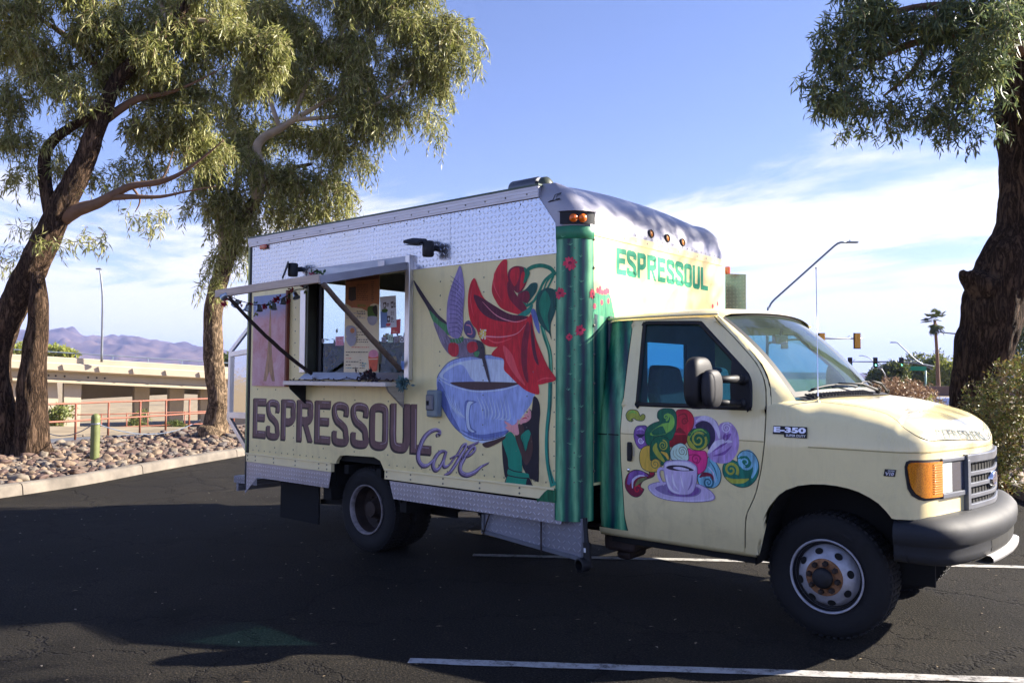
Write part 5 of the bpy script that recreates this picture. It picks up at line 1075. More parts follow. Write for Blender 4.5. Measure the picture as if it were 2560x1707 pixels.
# sagging compartment panel, props and jack below the box
qs = [onY(c4(p), -1.15) for p in [(640, 1080), (640, 1228), (1432, 1452), (1462, 1120)]]
sp_ = MB().prism(qs, (0, .02, 0)).build('compartment_panel', M['plate_grey'], truck)
def strip(a, b_, w, name, mt, y, par):
    A, B_ = onY(c4(a), y), onY(c4(b_), y); MB().bar(A, B_, .012, w, (0, 0, 1)).build(name, mt, par)
strip((641, 1214), (1432, 1438), .028, 'edge_trim', M['trim'], -1.158, sp_); strip((652, 1082), (652, 1222), .02, 'edge_trim', M['trim'], -1.158, sp_); strip((1446, 1130), (1428, 1440), .02, 'edge_trim', M['trim'], -1.158, sp_)
for a, b_ in (((700, 1085), (650, 1240)), ((1106, 1140), (1106, 1375))): MB().tube([onY(c4(a), -1.17), onY(c4(b_), -1.17)], .006, 6).build('prop_rod', M['darkrust'], truck)
q0, q1 = onY(c4((1450, 1110)), -1.17), onY(c4((1478, 1500)), -1.17)
jk = MB().bar(q0, q0.lerp(q1, .5), .014, .03).build('jack_chain', M['bumper'], truck); MB().tube([q0.lerp(q1, .5), q1], [.028, .028], 10).lathe([(.0, -.03), (.05, -.03), (.05, .03), (.038, .035), (.036, -.01)], q1+Vector((-.03, -.03, .02)), (-.3, -1, 0), 16).build('jack_body', M['black'], jk, smooth=True, auto=40)
MB().box(q0.lerp(q1, .64)+Vector((0, -.03, 0)), (.016, .004, .03)).build('jack_label', M['white'], jk)
MB().bb(-1.60, -1.34, -.90, -.5, .32, .52).bb(-1.52, -1.40, -.86, -.6, .26, .33).build('cab_mount', M['darkrust'], truck, bevel=.04, seg=3)
# --- wheels
def tyre(x, y, sgn, name='wheel'):
    w = MB().lathe([(.205, -.20), (.235, -.222), (.30, -.232), (.345, -.224), (.368, -.205), (.375, -.185), (.375, -.045), (.368, -.022), (.345, -.006), (.30, .002), (.235, -.008), (.212, -.02)], (x, y, .375), (0, sgn, 0), 56)
    o = w.build(name, M['rubber'], truck, smooth=True)
    g = MB()
    for k in range(56):
        a = 2*math.pi*k/56; c_ = Vector((math.cos(a), 0, math.sin(a)))
        for h_ in (-.20, -.165, -.135, -.095, -.065, -.03):
            rad = .374 if -.18 < h_ < -.05 else .369
            g.box(Vector((x, y+sgn*h_, .375))+c_*rad, (.024, .022, .012), Matrix((Vector((-math.sin(a), 0, math.cos(a))), Vector((0, 1, 0)), c_)).transposed())
    stuff(g.build('tread_blocks', M['rubber'], o, recalc=False)); return o
def lug(parent, c, nrm, ang, rr, r, h, mt, n=6): pass
f1 = tyre(0, -.862, -1); f2 = tyre(0, .862, 1)
for o, y, s in ((f1, -.862, -1), (f2, .862, 1)):
    rim = MB().lathe([(.218, -.02), (.2245, .002), (.221, .008), (.212, .002), (.203, -.045), (.194, -.060), (.184, -.055), (.172, -.012), (.152, .010), (.118, .030), (.108, .034)], (0, y, .375), (0, s, 0), 56).build('rim', M['wheel'], o, smooth=True)
    MB().lathe([(.2095, -.006), (.2035, -.044), (.1945, -.058), (.1865, -.052)], (0, y+s*.0012, .375), (0, s, 0), 56).build('rim_channel', M['black'], rim, smooth=True)
    MB().lathe([(.112, .033), (.108, .041), (.066, .045), (.062, .06)], (0, y, .375), (0, s, 0), 40).build('rust_ring', M['rust'], rim, smooth=True, auto=50)
    MB().lathe([(.064, .04), (.060, .075), (.050, .085), (.02, .088), (0, .089)], (0, y, .375), (0, s, 0), 28).build('hub', M['black'], rim, smooth=True)
    for k in range(8):
        a = 2*math.pi*(k+.3)/8; c_ = Vector((math.cos(a), 0, math.sin(a))); tq = Vector((-math.sin(a), 0, math.cos(a)))
        nv = (Vector((0, s, 0))*.94+c_*.42).normalized(); ctr = Vector((0, y+s*.010, .375))+c_*.153; e1, e2 = tq, nv.cross(tq)
        MB().add([ctr+nv*.0045+e1*math.cos(w)*.025+e2*math.sin(w)*.020 for w in np.linspace(0, 6.283, 18, endpoint=False)], [tuple(range(18))]).build('hole_disc', M['dark'], rim, recalc=False)  # dark disc painted in for the shade inside a wheel hole
        a2 = 2*math.pi*(k+.8)/8; c2v = Vector((math.cos(a2), 0, math.sin(a2))); MB().lathe([(.018, .0), (.0175, .024), (.012, .034), (0, .036)], Vector((0, y+s*.040, .375))+c2v*.086, (0, s, 0), 6).build('lug_nut', M['darkrust'], rim)
for s in (-1, 1):
    ro = tyre(-4.013, s*1.112, s); tyre(-4.013, s*.86, s)
    rim = MB().lathe([(.218, -.02), (.2245, .002), (.220, .007), (.211, .003), (.205, -.04)], (-4.013, s*1.112, .375), (0, s, 0), 48).build('rim', mat('grimy_rim', (.16, .14, .14), .6, .2, .5, 20, c2_=(.34, .30, .30)), ro, smooth=True)
    MB().lathe([(.205, -.04), (.198, -.09), (.185, -.135), (.15, -.15), (.10, -.155), (.095, -.12), (.07, -.10), (.065, -.05), (.0, -.045)], (-4.013, s*1.112, .375), (0, s, 0), 40).build('rim_dish', M['darkrust'], rim, smooth=True, auto=50)
    for k in range(8):
        a = 2*math.pi*k/8; c_ = Vector((math.cos(a), 0, math.sin(a))); MB().lathe([(.014, 0), (.013, .022), (0, .026)], Vector((-4.013, s*(1.112-.15), .375))+c_*.12, (0, s, 0), 6).build('lug_nut', M['darkrust'], rim)
# --- cab
def ys(z):
    if z < .62: return .995-.12*(.62-z)
    if z < 1.2: return .995
    if z < 1.36: return .995-(z-1.2)*.12
    return .976-(z-1.36)*.20
def onCab(p, lift=0.0):
    y = -.95
    for _ in range(6): q = onY(p, y); y = -(ys(q.z)+lift)
    return onY(p, y)
cabp = lambda f, pts: [(q.x, q.z) for q in (onCab(f(p)) for p in pts)]
def itp(lst, z): l = sorted((b_, a) for a, b_ in lst); return float(np.interp(z, [q[0] for q in l], [q[1] for q in l]))
dr = cabp(c6, [(245, 85), (200, 420), (165, 720), (145, 930), (150, 1150), (165, 1340), (180, 1560)])+[(-1.33, .46)]
df = cabp(c6, [(820, 85), (985, 255), (1110, 395), (1150, 450), (1190, 540), (1205, 620), (1207, 760), (1195, 1000), (1170, 1200), (1130, 1380), (1080, 1490), (1060, 1530)])+[(-.47, .46)]
ws_ = cabp(c6, [(310, 150), (270, 700)]); wf = cabp(c6, [(748, 140), (770, 160), (1060, 480), (1105, 560), (1107, 650), (1105, 730)])
XDR = lambda z: itp(dr, z); XDF = lambda z: itp(df, z); XW0 = lambda z: itp(ws_, z); XW1 = lambda z: itp(wf, z)
ZB_, ZWT, ZDT = 1.382, 1.955, 2.005
def cabpt(x, z, s=-1, lift=0): return Vector((x, s*(ys(z)+lift), z))
G = .004
def door(s):
    mbd = MB()
    def blk(zs, xa, xb, n):
        mbd.grid([[cabpt(xa(z)+(xb(z)-xa(z))*i/n, z, s) for i in range(n+1)] for z in zs])
    blk(list(np.linspace(.475, ZB_, 22)), lambda z: XDR(z)+G, lambda z: XDF(z)-G, 20)
    zw = list(np.linspace(ZB_, ZWT, 12)); blk(zw, lambda z: XDR(z)+G, XW0, 3); blk(zw, XW1, lambda z: XDF(z)-G, 4)
    blk([ZWT, ZDT], lambda z: XDR(z)+G, lambda z: XDF(z)-G, 16)
    bm_o = mbd.build('door', M['cabcream'], truck, smooth=True)
    bm = bmesh.new(); bm.from_mesh(bm_o.data); bmesh.ops.remove_doubles(bm, verts=bm.verts, dist=.0008); bmesh.ops.solidify(bm, geom=bm.faces, thickness=.02); bm.to_mesh(bm_o.data); bm.free()
    for pl_ in bm_o.data.polygons: pl_.use_smooth = True
    bm_o.data.set_sharp_from_angle(angle=R_(40))
    return bm_o
doors = {s: door(s) for s in (-1, 1)}
# dark seal behind the door gaps
for s in (-1, 1):
    mbq = MB()
    for f_ in (XDR, XDF): mbq.grid([[cabpt(f_(z)+dx, z, s, -.012) for dx in (-.03, .03)] for z in np.linspace(.47, 2.0, 24)])
    mbq.build('door_seal', M['dark'], truck)
# window surround, glass
wl = cabp(c6, [(310, 152), (325, 132), (350, 124), (530, 122), (715, 122), (745, 132), (772, 160), (900, 300), (1055, 470), (1092, 525), (1107, 590), (1107, 730), (1096, 758), (1066, 772), (700, 758), (290, 742), (264, 728), (260, 695), (285, 420)])
wl = [p for p in cat_(wl, 3)]
cx_, cz_ = np.mean([p[0] for p in wl]), np.mean([p[1] for p in wl])
def inset(poly, d):
    a = np.array(poly); n = len(a); o = []
    area = sum(a[i][0]*a[(i+1) % n][1]-a[(i+1) % n][0]*a[i][1] for i in range(n))
    for i in range(n):
        t = a[(i+1) % n]-a[i-1]; t = t/(np.linalg.norm(t)+1e-9); nn = np.array([-t[1], t[0]])*(1 if area > 0 else -1); o.append(tuple(a[i]+nn*d))
    return o
for s in (-1, 1):
    i1, i2 = inset(wl, .012), inset(wl, .030)
    MB().grid([[cabpt(x, z, s, .001) for x, z in wl], [cabpt(x, z, s, .010) for x, z in i1], [cabpt(x, z, s, .008) for x, z in i2], [cabpt(x, z, s, -.012) for x, z in i2]], closeu=True).build('window_seal', M['black'], doors[s], smooth=True)
    MB().sheet([cabpt(x, z, s, -.006) for x, z in inset(wl, .026)]).build('door_window', M['tintglass'], doors[s], recalc=False)
    sail = cabp(c6, [(960, 392), (1052, 480), (1088, 535), (1098, 600), (1098, 725), (1070, 762), (955, 760), (948, 600)])
    MB().prism([cabpt(x, z, s, .002) for x, z in sail], (0, s*.012, 0)).build('mirror_sail', M['black'], doors[s], bevel=.004)
# door handle, lock, lower body crease
for s in (-1, 1):
    hc = cabp(c6, [(190, 985), (255, 985), (255, 1150), (190, 1150)]); hx = np.mean([p[0] for p in hc]); hz = np.mean([p[1] for p in hc])
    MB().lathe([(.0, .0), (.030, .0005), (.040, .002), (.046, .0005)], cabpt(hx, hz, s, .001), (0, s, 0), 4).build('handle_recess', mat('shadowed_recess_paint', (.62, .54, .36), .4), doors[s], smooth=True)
    MB().box(cabpt(hx-.002, hz-.002, s, .012), (.036, .022, .135)).build('door_handle', M['black'], doors[s], bevel=.010, seg=3); MB().box(cabpt(hx+.014, hz-.002, s, .016), (.010, .024, .10)).build('handle_grip', M['black'], doors[s], bevel=.004)
    lk = onCab(c6((208, 1203))); MB().lathe([(.013, 0), (.013, .004), (.008, .006), (0, .006)], cabpt(lk.x, lk.z, s, .001), (0, s, 0), 14).build('door_lock', M['chrome'], doors[s], smooth=True)
M['seam'] = mat('crease_shadow_paint', (.42, .34, .14), .5)  # crease shade painted on as thin darker strips
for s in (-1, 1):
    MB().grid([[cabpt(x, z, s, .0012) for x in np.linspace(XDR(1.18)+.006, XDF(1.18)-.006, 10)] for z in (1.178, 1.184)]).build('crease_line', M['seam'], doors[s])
# cab rear corner (green)
cc = MB().grid([[cabpt(-1.60+(XDR(z)-G+1.60)*i/8, z, -1, -.05*(max(0, .5-i/8))**2*4-.004*math.cos(i*2.4)) for i in range(9)] for z in np.linspace(.50, 2.0, 20)]); cc.build('cab_corner', M['cactus'], truck, smooth=True)
MB().grid([[cabpt(-1.60+(XDR(z)-G+1.60)*i/4, z, 1) for i in range(5)] for z in np.linspace(.50, 2.0, 8)]).build('cab_corner', M['cabcream'], truck, smooth=True)
MB().grid([[cabpt(-1.585+.18*i/6, z, -1, .0015) for i in range(7)] for z in (1.166, 1.174)]).build('corner_crease', M['dark'], truck)
# --- nose: plan path of the front, bottom edge along the wheel arch
half = [(.46, -.985), (.50, -.965), (.535, -.935), (.566, -.895), (.592, -.84), (.612, -.77), (.632, -.68), (.652, -.58), (.676, -.46), (.698, -.33), (.716, -.20), (.730, -.08), (.733, 0)]
half = [tuple(p) for p in cat_(half, 2, False)]
NOSE = half+[(x, -y) for x, y in half[::-1][1:]]
NOSEX = [(.30, -.996), (.36, -.996), (.42, -.993)]+NOSE+[(.42, .993), (.36, .996), (.30, .996)]
archf = [(-.375, .466), (-.381, .476), (-.380, .54), (-.372, .60), (-.345, .69), (-.302, .779), (-.25, .845), (-.194, .893), (-.12, .925), (-.038, .942), (.04, .948), (.111, .946), (.18, .937), (.236, .923), (.30, .895), (.347, .867), (.39, .825), (.418, .789), (.44, .787)]
ZE = 1.185
def fside(col, z):
    """col = (x,y_plan,zb) column of the fender wall"""
    x, y = col[0], col[1]; k = ys(z)/.995
    return Vector((x, y*k, z))
cols = []
rearx = [(-.46, .466), (-.43, .466), (-.40, .466)]
for x, zb in rearx+archf: cols.append((x, -.995, zb))
for x, y in NOSE: cols.append((x, y, .787))
for x, zb in archf[::-1]+rearx[::-1]: cols.append((x, .995, zb))
def fx(col, z, i, n):
    p = fside(col, z)
    k = i if col[1] < 0 else n-1-i
    if k == 0 and abs(col[1]) > .99: p.x = XDF(z)+G        # rear edge follows the door seam
    elif k < 14 and abs(col[1]) > .99:
        f = (z-col[2])/(ZE-col[2]); xt = XDF(ZE)+G+(XA14-XDF(ZE)-G)*k/14.0; p.x = max(col[0]+(xt-col[0])*f**.8, XDF(z)+G+.0015*k)
    return p
XA14 = (rearx+archf)[14][0]
NR = 14; rows = []
for r in range(NR+1):
    f = r/NR; row = []
    for i, c_ in enumerate(cols):
        z = c_[2]+(ZE-c_[2])*f; row.append(fx(c_, z, i, len(cols)))
    rows.append(row)
# shoulders: superellipse from the wall top to the hood crown
zcx = [(-.40, 1.475), (-.15, 1.475), (0, 1.472), (.18, 1.452), (.35, 1.412), (.49, 1.368), (.60, 1.322), (.68, 1.272), (.733, 1.20)]
def ZCR(x, y): return float(np.interp(x, [p[0] for p in zcx], [p[1] for p in zcx]))-.035*(y/.9)**2
top = rows[-1]
def hpt(i, t):
    B = top[i]; q = Vector((min(B.x, .28), 0, 0)); x = B.x+(q.x-B.x)*t; y = B.y*(1-t)
    if B.x < .45: x = B.x
    zc = ZCR(x, y); k = sstep(-.02, -.30, B.x); p = 2.5+2.0*k; tw = .38-.20*k; g = (1-(1-min(1, t/tw))**p)**(1/p) if t < tw else 1.0
    return Vector((x, y, ZE+(max(zc, ZE)-ZE)*g))
def tseam(i):
    B = top[i]; side_t = .205
    w = sstep(.30, .60, B.x); return side_t*(1-w)+.012*w
for f in np.linspace(0, 1, 8)[1:]: rows.append([hpt(i, tseam(i)*f) for i in range(len(top))])
fend = MB().grid(rows).build('fender', M['cabcream'], truck, smooth=True)
hood = MB().grid([[hpt(i, tseam(i)+.006*(1-f)+(1-tseam(i)-.006)*f) for i in range(len(top))] for f in list(np.linspace(0, .12, 5))+list(np.linspace(.17, .5, 9))+[.6, .75, 1.0]]).build('hood', M['cabcream'], truck, smooth=True)
MB().grid([[hpt(i, max(0, tseam(i)+d_))-Vector((0, 0, .010)) for i in range(len(top))] for d_ in (-.02, .03)]).build('hood_seam', M['dark'], truck, smooth=True)
# painted groove shade below the hood lip round the nose
nn_ = [i for i, c_ in enumerate(cols)]
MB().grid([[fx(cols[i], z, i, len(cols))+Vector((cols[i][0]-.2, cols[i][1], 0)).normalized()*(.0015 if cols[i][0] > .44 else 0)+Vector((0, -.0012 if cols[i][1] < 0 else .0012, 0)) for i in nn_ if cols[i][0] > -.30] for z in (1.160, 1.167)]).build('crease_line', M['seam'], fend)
# inner wheel housings and fire wall
for s in (-1, 1):
    hs = MB(); hs.grid([[Vector((x, s*.985, z)), Vector((x, s*.60, z+.02))] for x, z in [(-.40, .40)]+[(x*1.0, z+.012) for x, z in archf]+[(.50, .55)]]); hs.bb(-.5, .55, s*.60-.01, s*.60+.01, .35, 1.0); hs.build('wheel_housing', M['dark'], truck)
MB().bb(-.42, -.40, -.94, .94, .45, 1.42).bb(-1.55, -.40, -.94, .94, .47, .50).build('cab_floor', M['dark'], truck)
for s in (-1, 1):
    MB().grid([[cabpt(x, z, s, l_) for x in np.linspace(-1.58, -.40, 12)] for z, l_ in ((.50, -.002), (.47, -.004), (.445, -.02), (.44, -.08))]).build('rocker_panel', M['cabcream'], truck, smooth=True)
    MB().bb(-1.5, -.42, s*.90-.03, s*.90+.03, .40, .445).build('sill', M['dark'], truck)
# --- windshield, pillars, roof
def wb(v): return Vector((-.205+.17*(1-v*v), .835*v, 1.462+.028*(1-v*v)))
def wt(v): return Vector((-.735+.12*(1-v*v), .795*v, 2.008+.035*(1-v*v)))
def wsp(u, v):
    a, b_ = wb(v), wt(v); p = a.lerp(b_, u); bul = .035*math.sin(math.pi*u); return p+Vector((bul*.7, 0, bul*.7))
VV = np.linspace(-1, 1, 25); UU = np.linspace(0, 1, 10)
MB().grid([[wsp(u, v) for v in VV] for u in UU]).build('windshield', M['wsglass'], truck, smooth=True, recalc=False)
fr2 = MB()
for vs in ((-1.03, -1.0, -.955), (1.03, 1.0, .955)): fr2.grid([[wsp(u, v)+Vector((.004, 0, .004)) for v in vs] for u in UU])
fr2.grid([[wsp(u, v)+Vector((.004, 0, .005)) for v in VV] for u in (-.02, .04)]); fr2.grid([[wsp(u, v)+Vector((.004, 0, .005)) for v in VV] for u in (.965, 1.03)])
fr2.build('windshield_seal', M['black'], truck, smooth=True)
m, t, b = nodes('tint_band'); t.nodes.remove(b); tr_ = t.nodes.new('ShaderNodeBsdfTransparent'); setin(tr_, 'Color', (.22, .26, .34, 1)); t.links.new(tr_.outputs[0], t.nodes['Material Output'].inputs[0]); M['tintband'] = m
MB().grid([[wsp(u, v)-Vector((.006, 0, .006)) for v in VV] for u in (.80, .88, .97)]).build('sun_band', M['tintband'], truck, smooth=True)
for s in (-1, 1):
    zs = list(np.linspace(1.40, ZDT, 12)); r1 = [cabpt(XDF(z)+G, z, s) for z in zs]; r2 = []; r3 = []
    for z in zs:
        u = (z-1.46)/(2.0-1.46); w = wsp(max(-.06, u), s*1.0); r3.append(w+Vector((.006, s*.012, .002))); r2.append(r1[len(r3)-1].lerp(r3[-1], .55)+Vector((.0, s*.022, 0)))
    MB().grid([r1, r2, r3]).build('windshield_pillar', M['cabcream'], truck, smooth=True)
rows = []
for k, f in enumerate(np.linspace(0, 1, 12)):
    row = []
    for v in np.linspace(-1, 1, 29):
        fr_x = wt(v).x+.03; x = fr_x+( -1.60-fr_x)*f; y = .862*v
        z = 2.088-.040*v*v-.055*max(0, (abs(v)-.86)/.14)**2.2
        z -= .040*(1-min(1, f/.16))**2
        z -= .02*max(0, f-.9)/.1
        row.append(Vector((x, y*(1-.02*(1-min(1, f/.2))), z)))
    rows.append(row)
MB().grid(rows).build('cab_roof', M['cabcream'], truck, smooth=True)
for s in (-1, 1): MB().tube([(x, s*.866, 2.008+.006*math.sin((x+1.6)*3)) for x in np.linspace(-1.58, -.70, 8)], .010, 6).build('roof_gutter', M['cabcream'], truck, smooth=True)
prism_yz([(-.86, .6), (.86, .6), (.86, 2.03), (-.86, 2.03)], [[(-.32, 1.3), (-.32, 1.86), (.34, 1.86), (.34, 1.3)]], -1.583, .015).build('cab_back', M['interior'], truck)
MB().sheet([(-1.575, -.33, 1.29), (-1.575, .35, 1.29), (-1.575, .35, 1.87), (-1.575, -.33, 1.87)]).build('cab_rear_window', M['tintglass'], truck, recalc=False)
# cowl grille, wipers, antenna
cwr = []
for u in np.linspace(0, 1, 4):
    row = []
    for v in np.linspace(-1, 1, 25):
        a = wb(v)+Vector((-.02, 0, -.004)); x_f = -.115+.19*(1-v*v); e_ = Vector((x_f, .83*v, 0)); e_.z = ZCR(e_.x, e_.y)+.006-(.02*(abs(v)**6)); row.append(a.lerp(e_, u)+Vector((0, 0, .012*math.sin(math.pi*u))))
    cwr.append(row)
cow = MB().grid(cwr).build('cowl_grille', M['black'], truck, smooth=True)
for v in np.linspace(-.92, -.1, 22):
    a = wb(v); e_ = Vector((-.115+.19*(1-v*v), .83*v, 0)); e_.z = ZCR(e_.x, e_.y)+.006; MB().bar(a.lerp(e_, .25)+Vector((0, 0, .014)), a.lerp(e_, .92)+Vector((0, 0, .010)), .008, .012).build('cowl_slat', M['bumper'], cow)
def wiper(v0, u0, v1, pv):
    piv = wb(pv)+Vector((.09, 0, .01)); mid = wsp(u0, (v0+v1)/2)+Vector((.03, 0, .02)); o = MB().tube([piv, piv.lerp(mid, .5)+Vector((.02, 0, .02)), mid], [.010, .008, .006], 6).build('wiper', M['black'], truck, smooth=True)
    MB().tube([wsp(u0-.03+.06*f*(1-f)*2, v0+(v1-v0)*f)+Vector((.012, 0, .010)) for f in np.linspace(0, 1, 9)], .007, 6).build('wiper_blade', M['black'], o, smooth=True)
    MB().lathe([(.016, -.02), (.016, .015), (0, .02)], piv, (0.3, 0, 1), 10).build('wiper_pivot', M['black'], o)
wiper(-.80, .07, -.10, .08); wiper(.05, .10, .68, .80)
ab_ = Vector((-.005, -.80, ZCR(0, -.80)-.012)); ab_ = onY(c7((1118, 1008)), -.79)
an = MB().lathe([(.030, -.02), (.028, .008), (.016, .028), (.010, .04), (0, .042)], ab_, (0, 0, 1), 16).build('antenna_base', M['creamrail'], truck, smooth=True)
tip = onY((2040, 673), -.79); MB().tube([ab_+Vector((0, 0, .03)), ab_+Vector((0, 0, .07)), ab_+Vector((0, 0, .10)), tip], [.006, .006, .0032, .0022], 6).build('antenna_rod', M['chrome'], an, smooth=True); MB().lathe([(0, 0), (.005, .004), (.005, .010), (0, .014)], tip, (0, 0, 1), 8).build('antenna_tip', M['black'], an)
# interior
inn = MB().bb(-.42, -.10, -.80, .80, 1.05, 1.33).build('dashboard', M['interior'], truck, bevel=.06, seg=3)
MB().bb(-.30, -.02, -.70, .70, 1.33, 1.40).build('dash_top', M['interior'], inn, bevel=.03)
st = MB(); ctr = Vector((-.52, .42, 1.36)); axv = Vector((-.85, 0, .52)).normalized(); st.tube([ctr+(axv.orthogonal().normalized()*math.cos(a)+axv.cross(axv.orthogonal().normalized())*math.sin(a))*.19 for a in np.linspace(0, 6.283, 28, endpoint=False)], .015, 8, closed=True)
sw = st.build('steering_wheel', M['black'], truck, smooth=True); MB().tube([ctr-axv*.20, ctr-axv*.01], .03, 8).build('steering_column', M['black'], sw); MB().bar(ctr+Vector((0, -.18, 0)), ctr+Vector((0, .18, 0)), .03, .05).build('wheel_spoke', M['black'], sw)
for y in (-.42, .42):
    se_ = MB().bb(-1.20, -.72, y-.26, y+.26, .80, .98).build('seat', M['seat'], truck, bevel=.06, seg=3)
    MB().prism([(-1.12, y-.25, .95), (-1.12, y+.25, .95), (-1.28, y+.23, 1.45), (-1.30, y+.15, 1.66), (-1.30, y-.15, 1.66), (-1.28, y-.23, 1.45)], (-.12, 0, .02)).build('backrest', M['seat'], se_, bevel=.04, seg=3)
MB().bar((-.60, 0, 1.96), (-.62, 0, 1.90), .02, .02).box((-.63, .02, 1.87), (.03, .24, .07)).build('rear_view_mirror', M['black'], truck, bevel=.01)
# tow mirror
def blob(c, r, p=3.2, nu=18, nv=12):
    rows = []
    f = lambda a: math.copysign(abs(math.cos(a))**(2/p), math.cos(a)); g = lambda a: math.copysign(abs(math.sin(a))**(2/p), math.sin(a))
    for j in range(nv+1):
        b_ = -math.pi/2+math.pi*j/nv; rows.append([Vector((c[0]+r[0]*f(b_)*f(a), c[1]+r[1]*f(b_)*g(a), c[2]+r[2]*g(b_))) for a in np.linspace(0, 2*math.pi, nu, endpoint=False)])
    return MB().grid(rows, closeu=True)
mc = onY(c6((715, 572)), -1.27); mir = blob(mc, (.058, .135, .165)).build('tow_mirror', M['black'], truck, smooth=True)
mc2 = onY(c6((812, 615)), -1.27); blob(mc2, (.045, .10, .120), 3.0).build('mirror_cover', mat('grey_black_mirror', (.016, .016, .02), .62), mir, smooth=True)
for (a, b_, r) in (((1040, 545), (840, 548), .026), ((1030, 722), (840, 712), .022)):
    A = onCab(c6(a), .01); B_ = onY(c6(b_), -1.22); MB().tube([A, A.lerp(B_, .5)+Vector((0, -.02, 0)), B_], [r*1.15, r, r*.8], 10).build('mirror_arm', M['black'], mir, smooth=True); MB().lathe([(r*1.5, -.01), (r*1.5, .02), (r, .03), (0, .03)], A, (0, -1, 0), 14).build('arm_mount', M['black'], mir, smooth=True)
mcf = Vector((mc.x, -mc.y, mc.z)); mf = blob(mcf, (.058, .135, .165)).build('tow_mirror', M['black'], truck, smooth=True); MB().tube([(mcf.x+.2, .95, mcf.z+.08), (mcf.x+.05, 1.2, mcf.z+.08)], .025, 8).build('mirror_arm', M['black'], mf)
# --- front: lamps, grille, bumper along the nose path
NP = [np.array(p) for p in NOSEX]; SL = [0]
for a, b_ in zip(NP, NP[1:]): SL.append(SL[-1]+np.linalg.norm(b_-a))
SC_ = SL[len(SL)//2]                                    # arc length at the centre line
def npt(s, z, off=0):
    x = np.interp(s, SL, [p[0] for p in NP]); y = np.interp(s, SL, [p[1] for p in NP])
    x2 = np.interp(s+.004, SL, [p[0] for p in NP]); y2 = np.interp(s+.004, SL, [p[1] for p in NP]); x1_ = np.interp(s-.004, SL, [p[0] for p in NP]); y1_ = np.interp(s-.004, SL, [p[1] for p in NP])
    t = np.array([x2-x1_, y2-y1_]); t = t/(np.linalg.norm(t)+1e-9); return Vector((x+t[1]*off, y-t[0]*off, z))
def onNose(p):
    best = None; v = ray(p)
    for i, s in enumerate(np.linspace(0, SL[-1], 240)):
        q = npt(s, 0); d = np.array([q.x-CAM[0], q.y-CAM[1]]); cr = d[0]*v[1]-d[1]*v[0]
        if best is not None and cr*best[0] < 0:
            k = abs(best[0])/(abs(best[0])+abs(cr)); s2 = best[1]+(s-best[1])*k; q = npt(s2, 0); tt = (q.x-CAM[0])/v[0]; return s2, CAM[2]+v[2]*tt
        best = (cr, s)
    return None
def nbox(name, s0, s1, z0, z1, off, mt, par, thick=.03, n=10, rear=None, bev=0):
    """curved block on the nose between arc lengths s0..s1"""
    ss = np.linspace(s0, s1, n+1)
    rows = [[npt(s, z1, off-thick) for s in ss], [npt(s, z1, off) for s in ss], [npt(s, z0, off) for s in ss], [npt(s, z0, off-thick) for s in ss]]
    mbn = MB().grid(rows); mbn.add([rows[k][0] for k in range(4)], [(0, 1, 2, 3)]); mbn.add([rows[k][-1] for k in range(4)], [(3, 2, 1, 0)]); return mbn.build(name, mt, par, smooth=False, bevel=bev)
def nlens(name, prof, s1, off, mt, par, n=12, mir_=False):
    """prof: (z, s_start) rows; lens from s_start(z) to s1, off outward"""
    rows = []
    for z, s0 in prof:
        row = []
        for i in range(n+1):
            s = s0+(s1-s0)*i/n; sM = (SL[-1]-s) if mir_ else s; row.append(npt(sM, z, off))
        rows.append(row)
    mbn = MB().grid(rows); edge = [r[0] for r in rows]; edge2 = [r[-1] for r in rows]
    mbn.grid([edge, [npt((SL[-1]-s0) if mir_ else s0, z, -.01) for z, s0 in prof]]); mbn.grid([rows[0], [npt((SL[-1]-(prof[0][1]+(s1-prof[0][1])*i/n)) if mir_ else prof[0][1]+(s1-prof[0][1])*i/n, prof[0][0], -.01) for i in range(n+1)]]); mbn.grid([rows[-1], [npt((SL[-1]-(prof[-1][1]+(s1-prof[-1][1])*i/n)) if mir_ else prof[-1][1]+(s1-prof[-1][1])*i/n, prof[-1][0], -.01) for i in range(n+1)]])
    return mbn.build(name, mt, par, smooth=True, auto=50)
nz = lambda p: onNose(cn_(p))
sAm = nz((528, 640))[0]; sCl = nz((632, 640))[0]; sGr = nz((790, 640))[0]; sGr = min(sGr, SC_-.30)
import sys; sys.stderr.write('nose %r\n' % ([SC_, sAm, sCl, sGr],))
sRe = nz((165, 470))[0]
amb = [(.908, sAm-.62*(sAm-sRe)), (.915, sAm-.72*(sAm-sRe)), (.935, sAm-.84*(sAm-sRe)), (.965, sAm-.92*(sAm-sRe)), (1.0, sAm-.965*(sAm-sRe)), (1.04, sAm-.985*(sAm-sRe)), (1.08, sRe), (1.10, sRe+.006), (1.108, sRe+.02)]
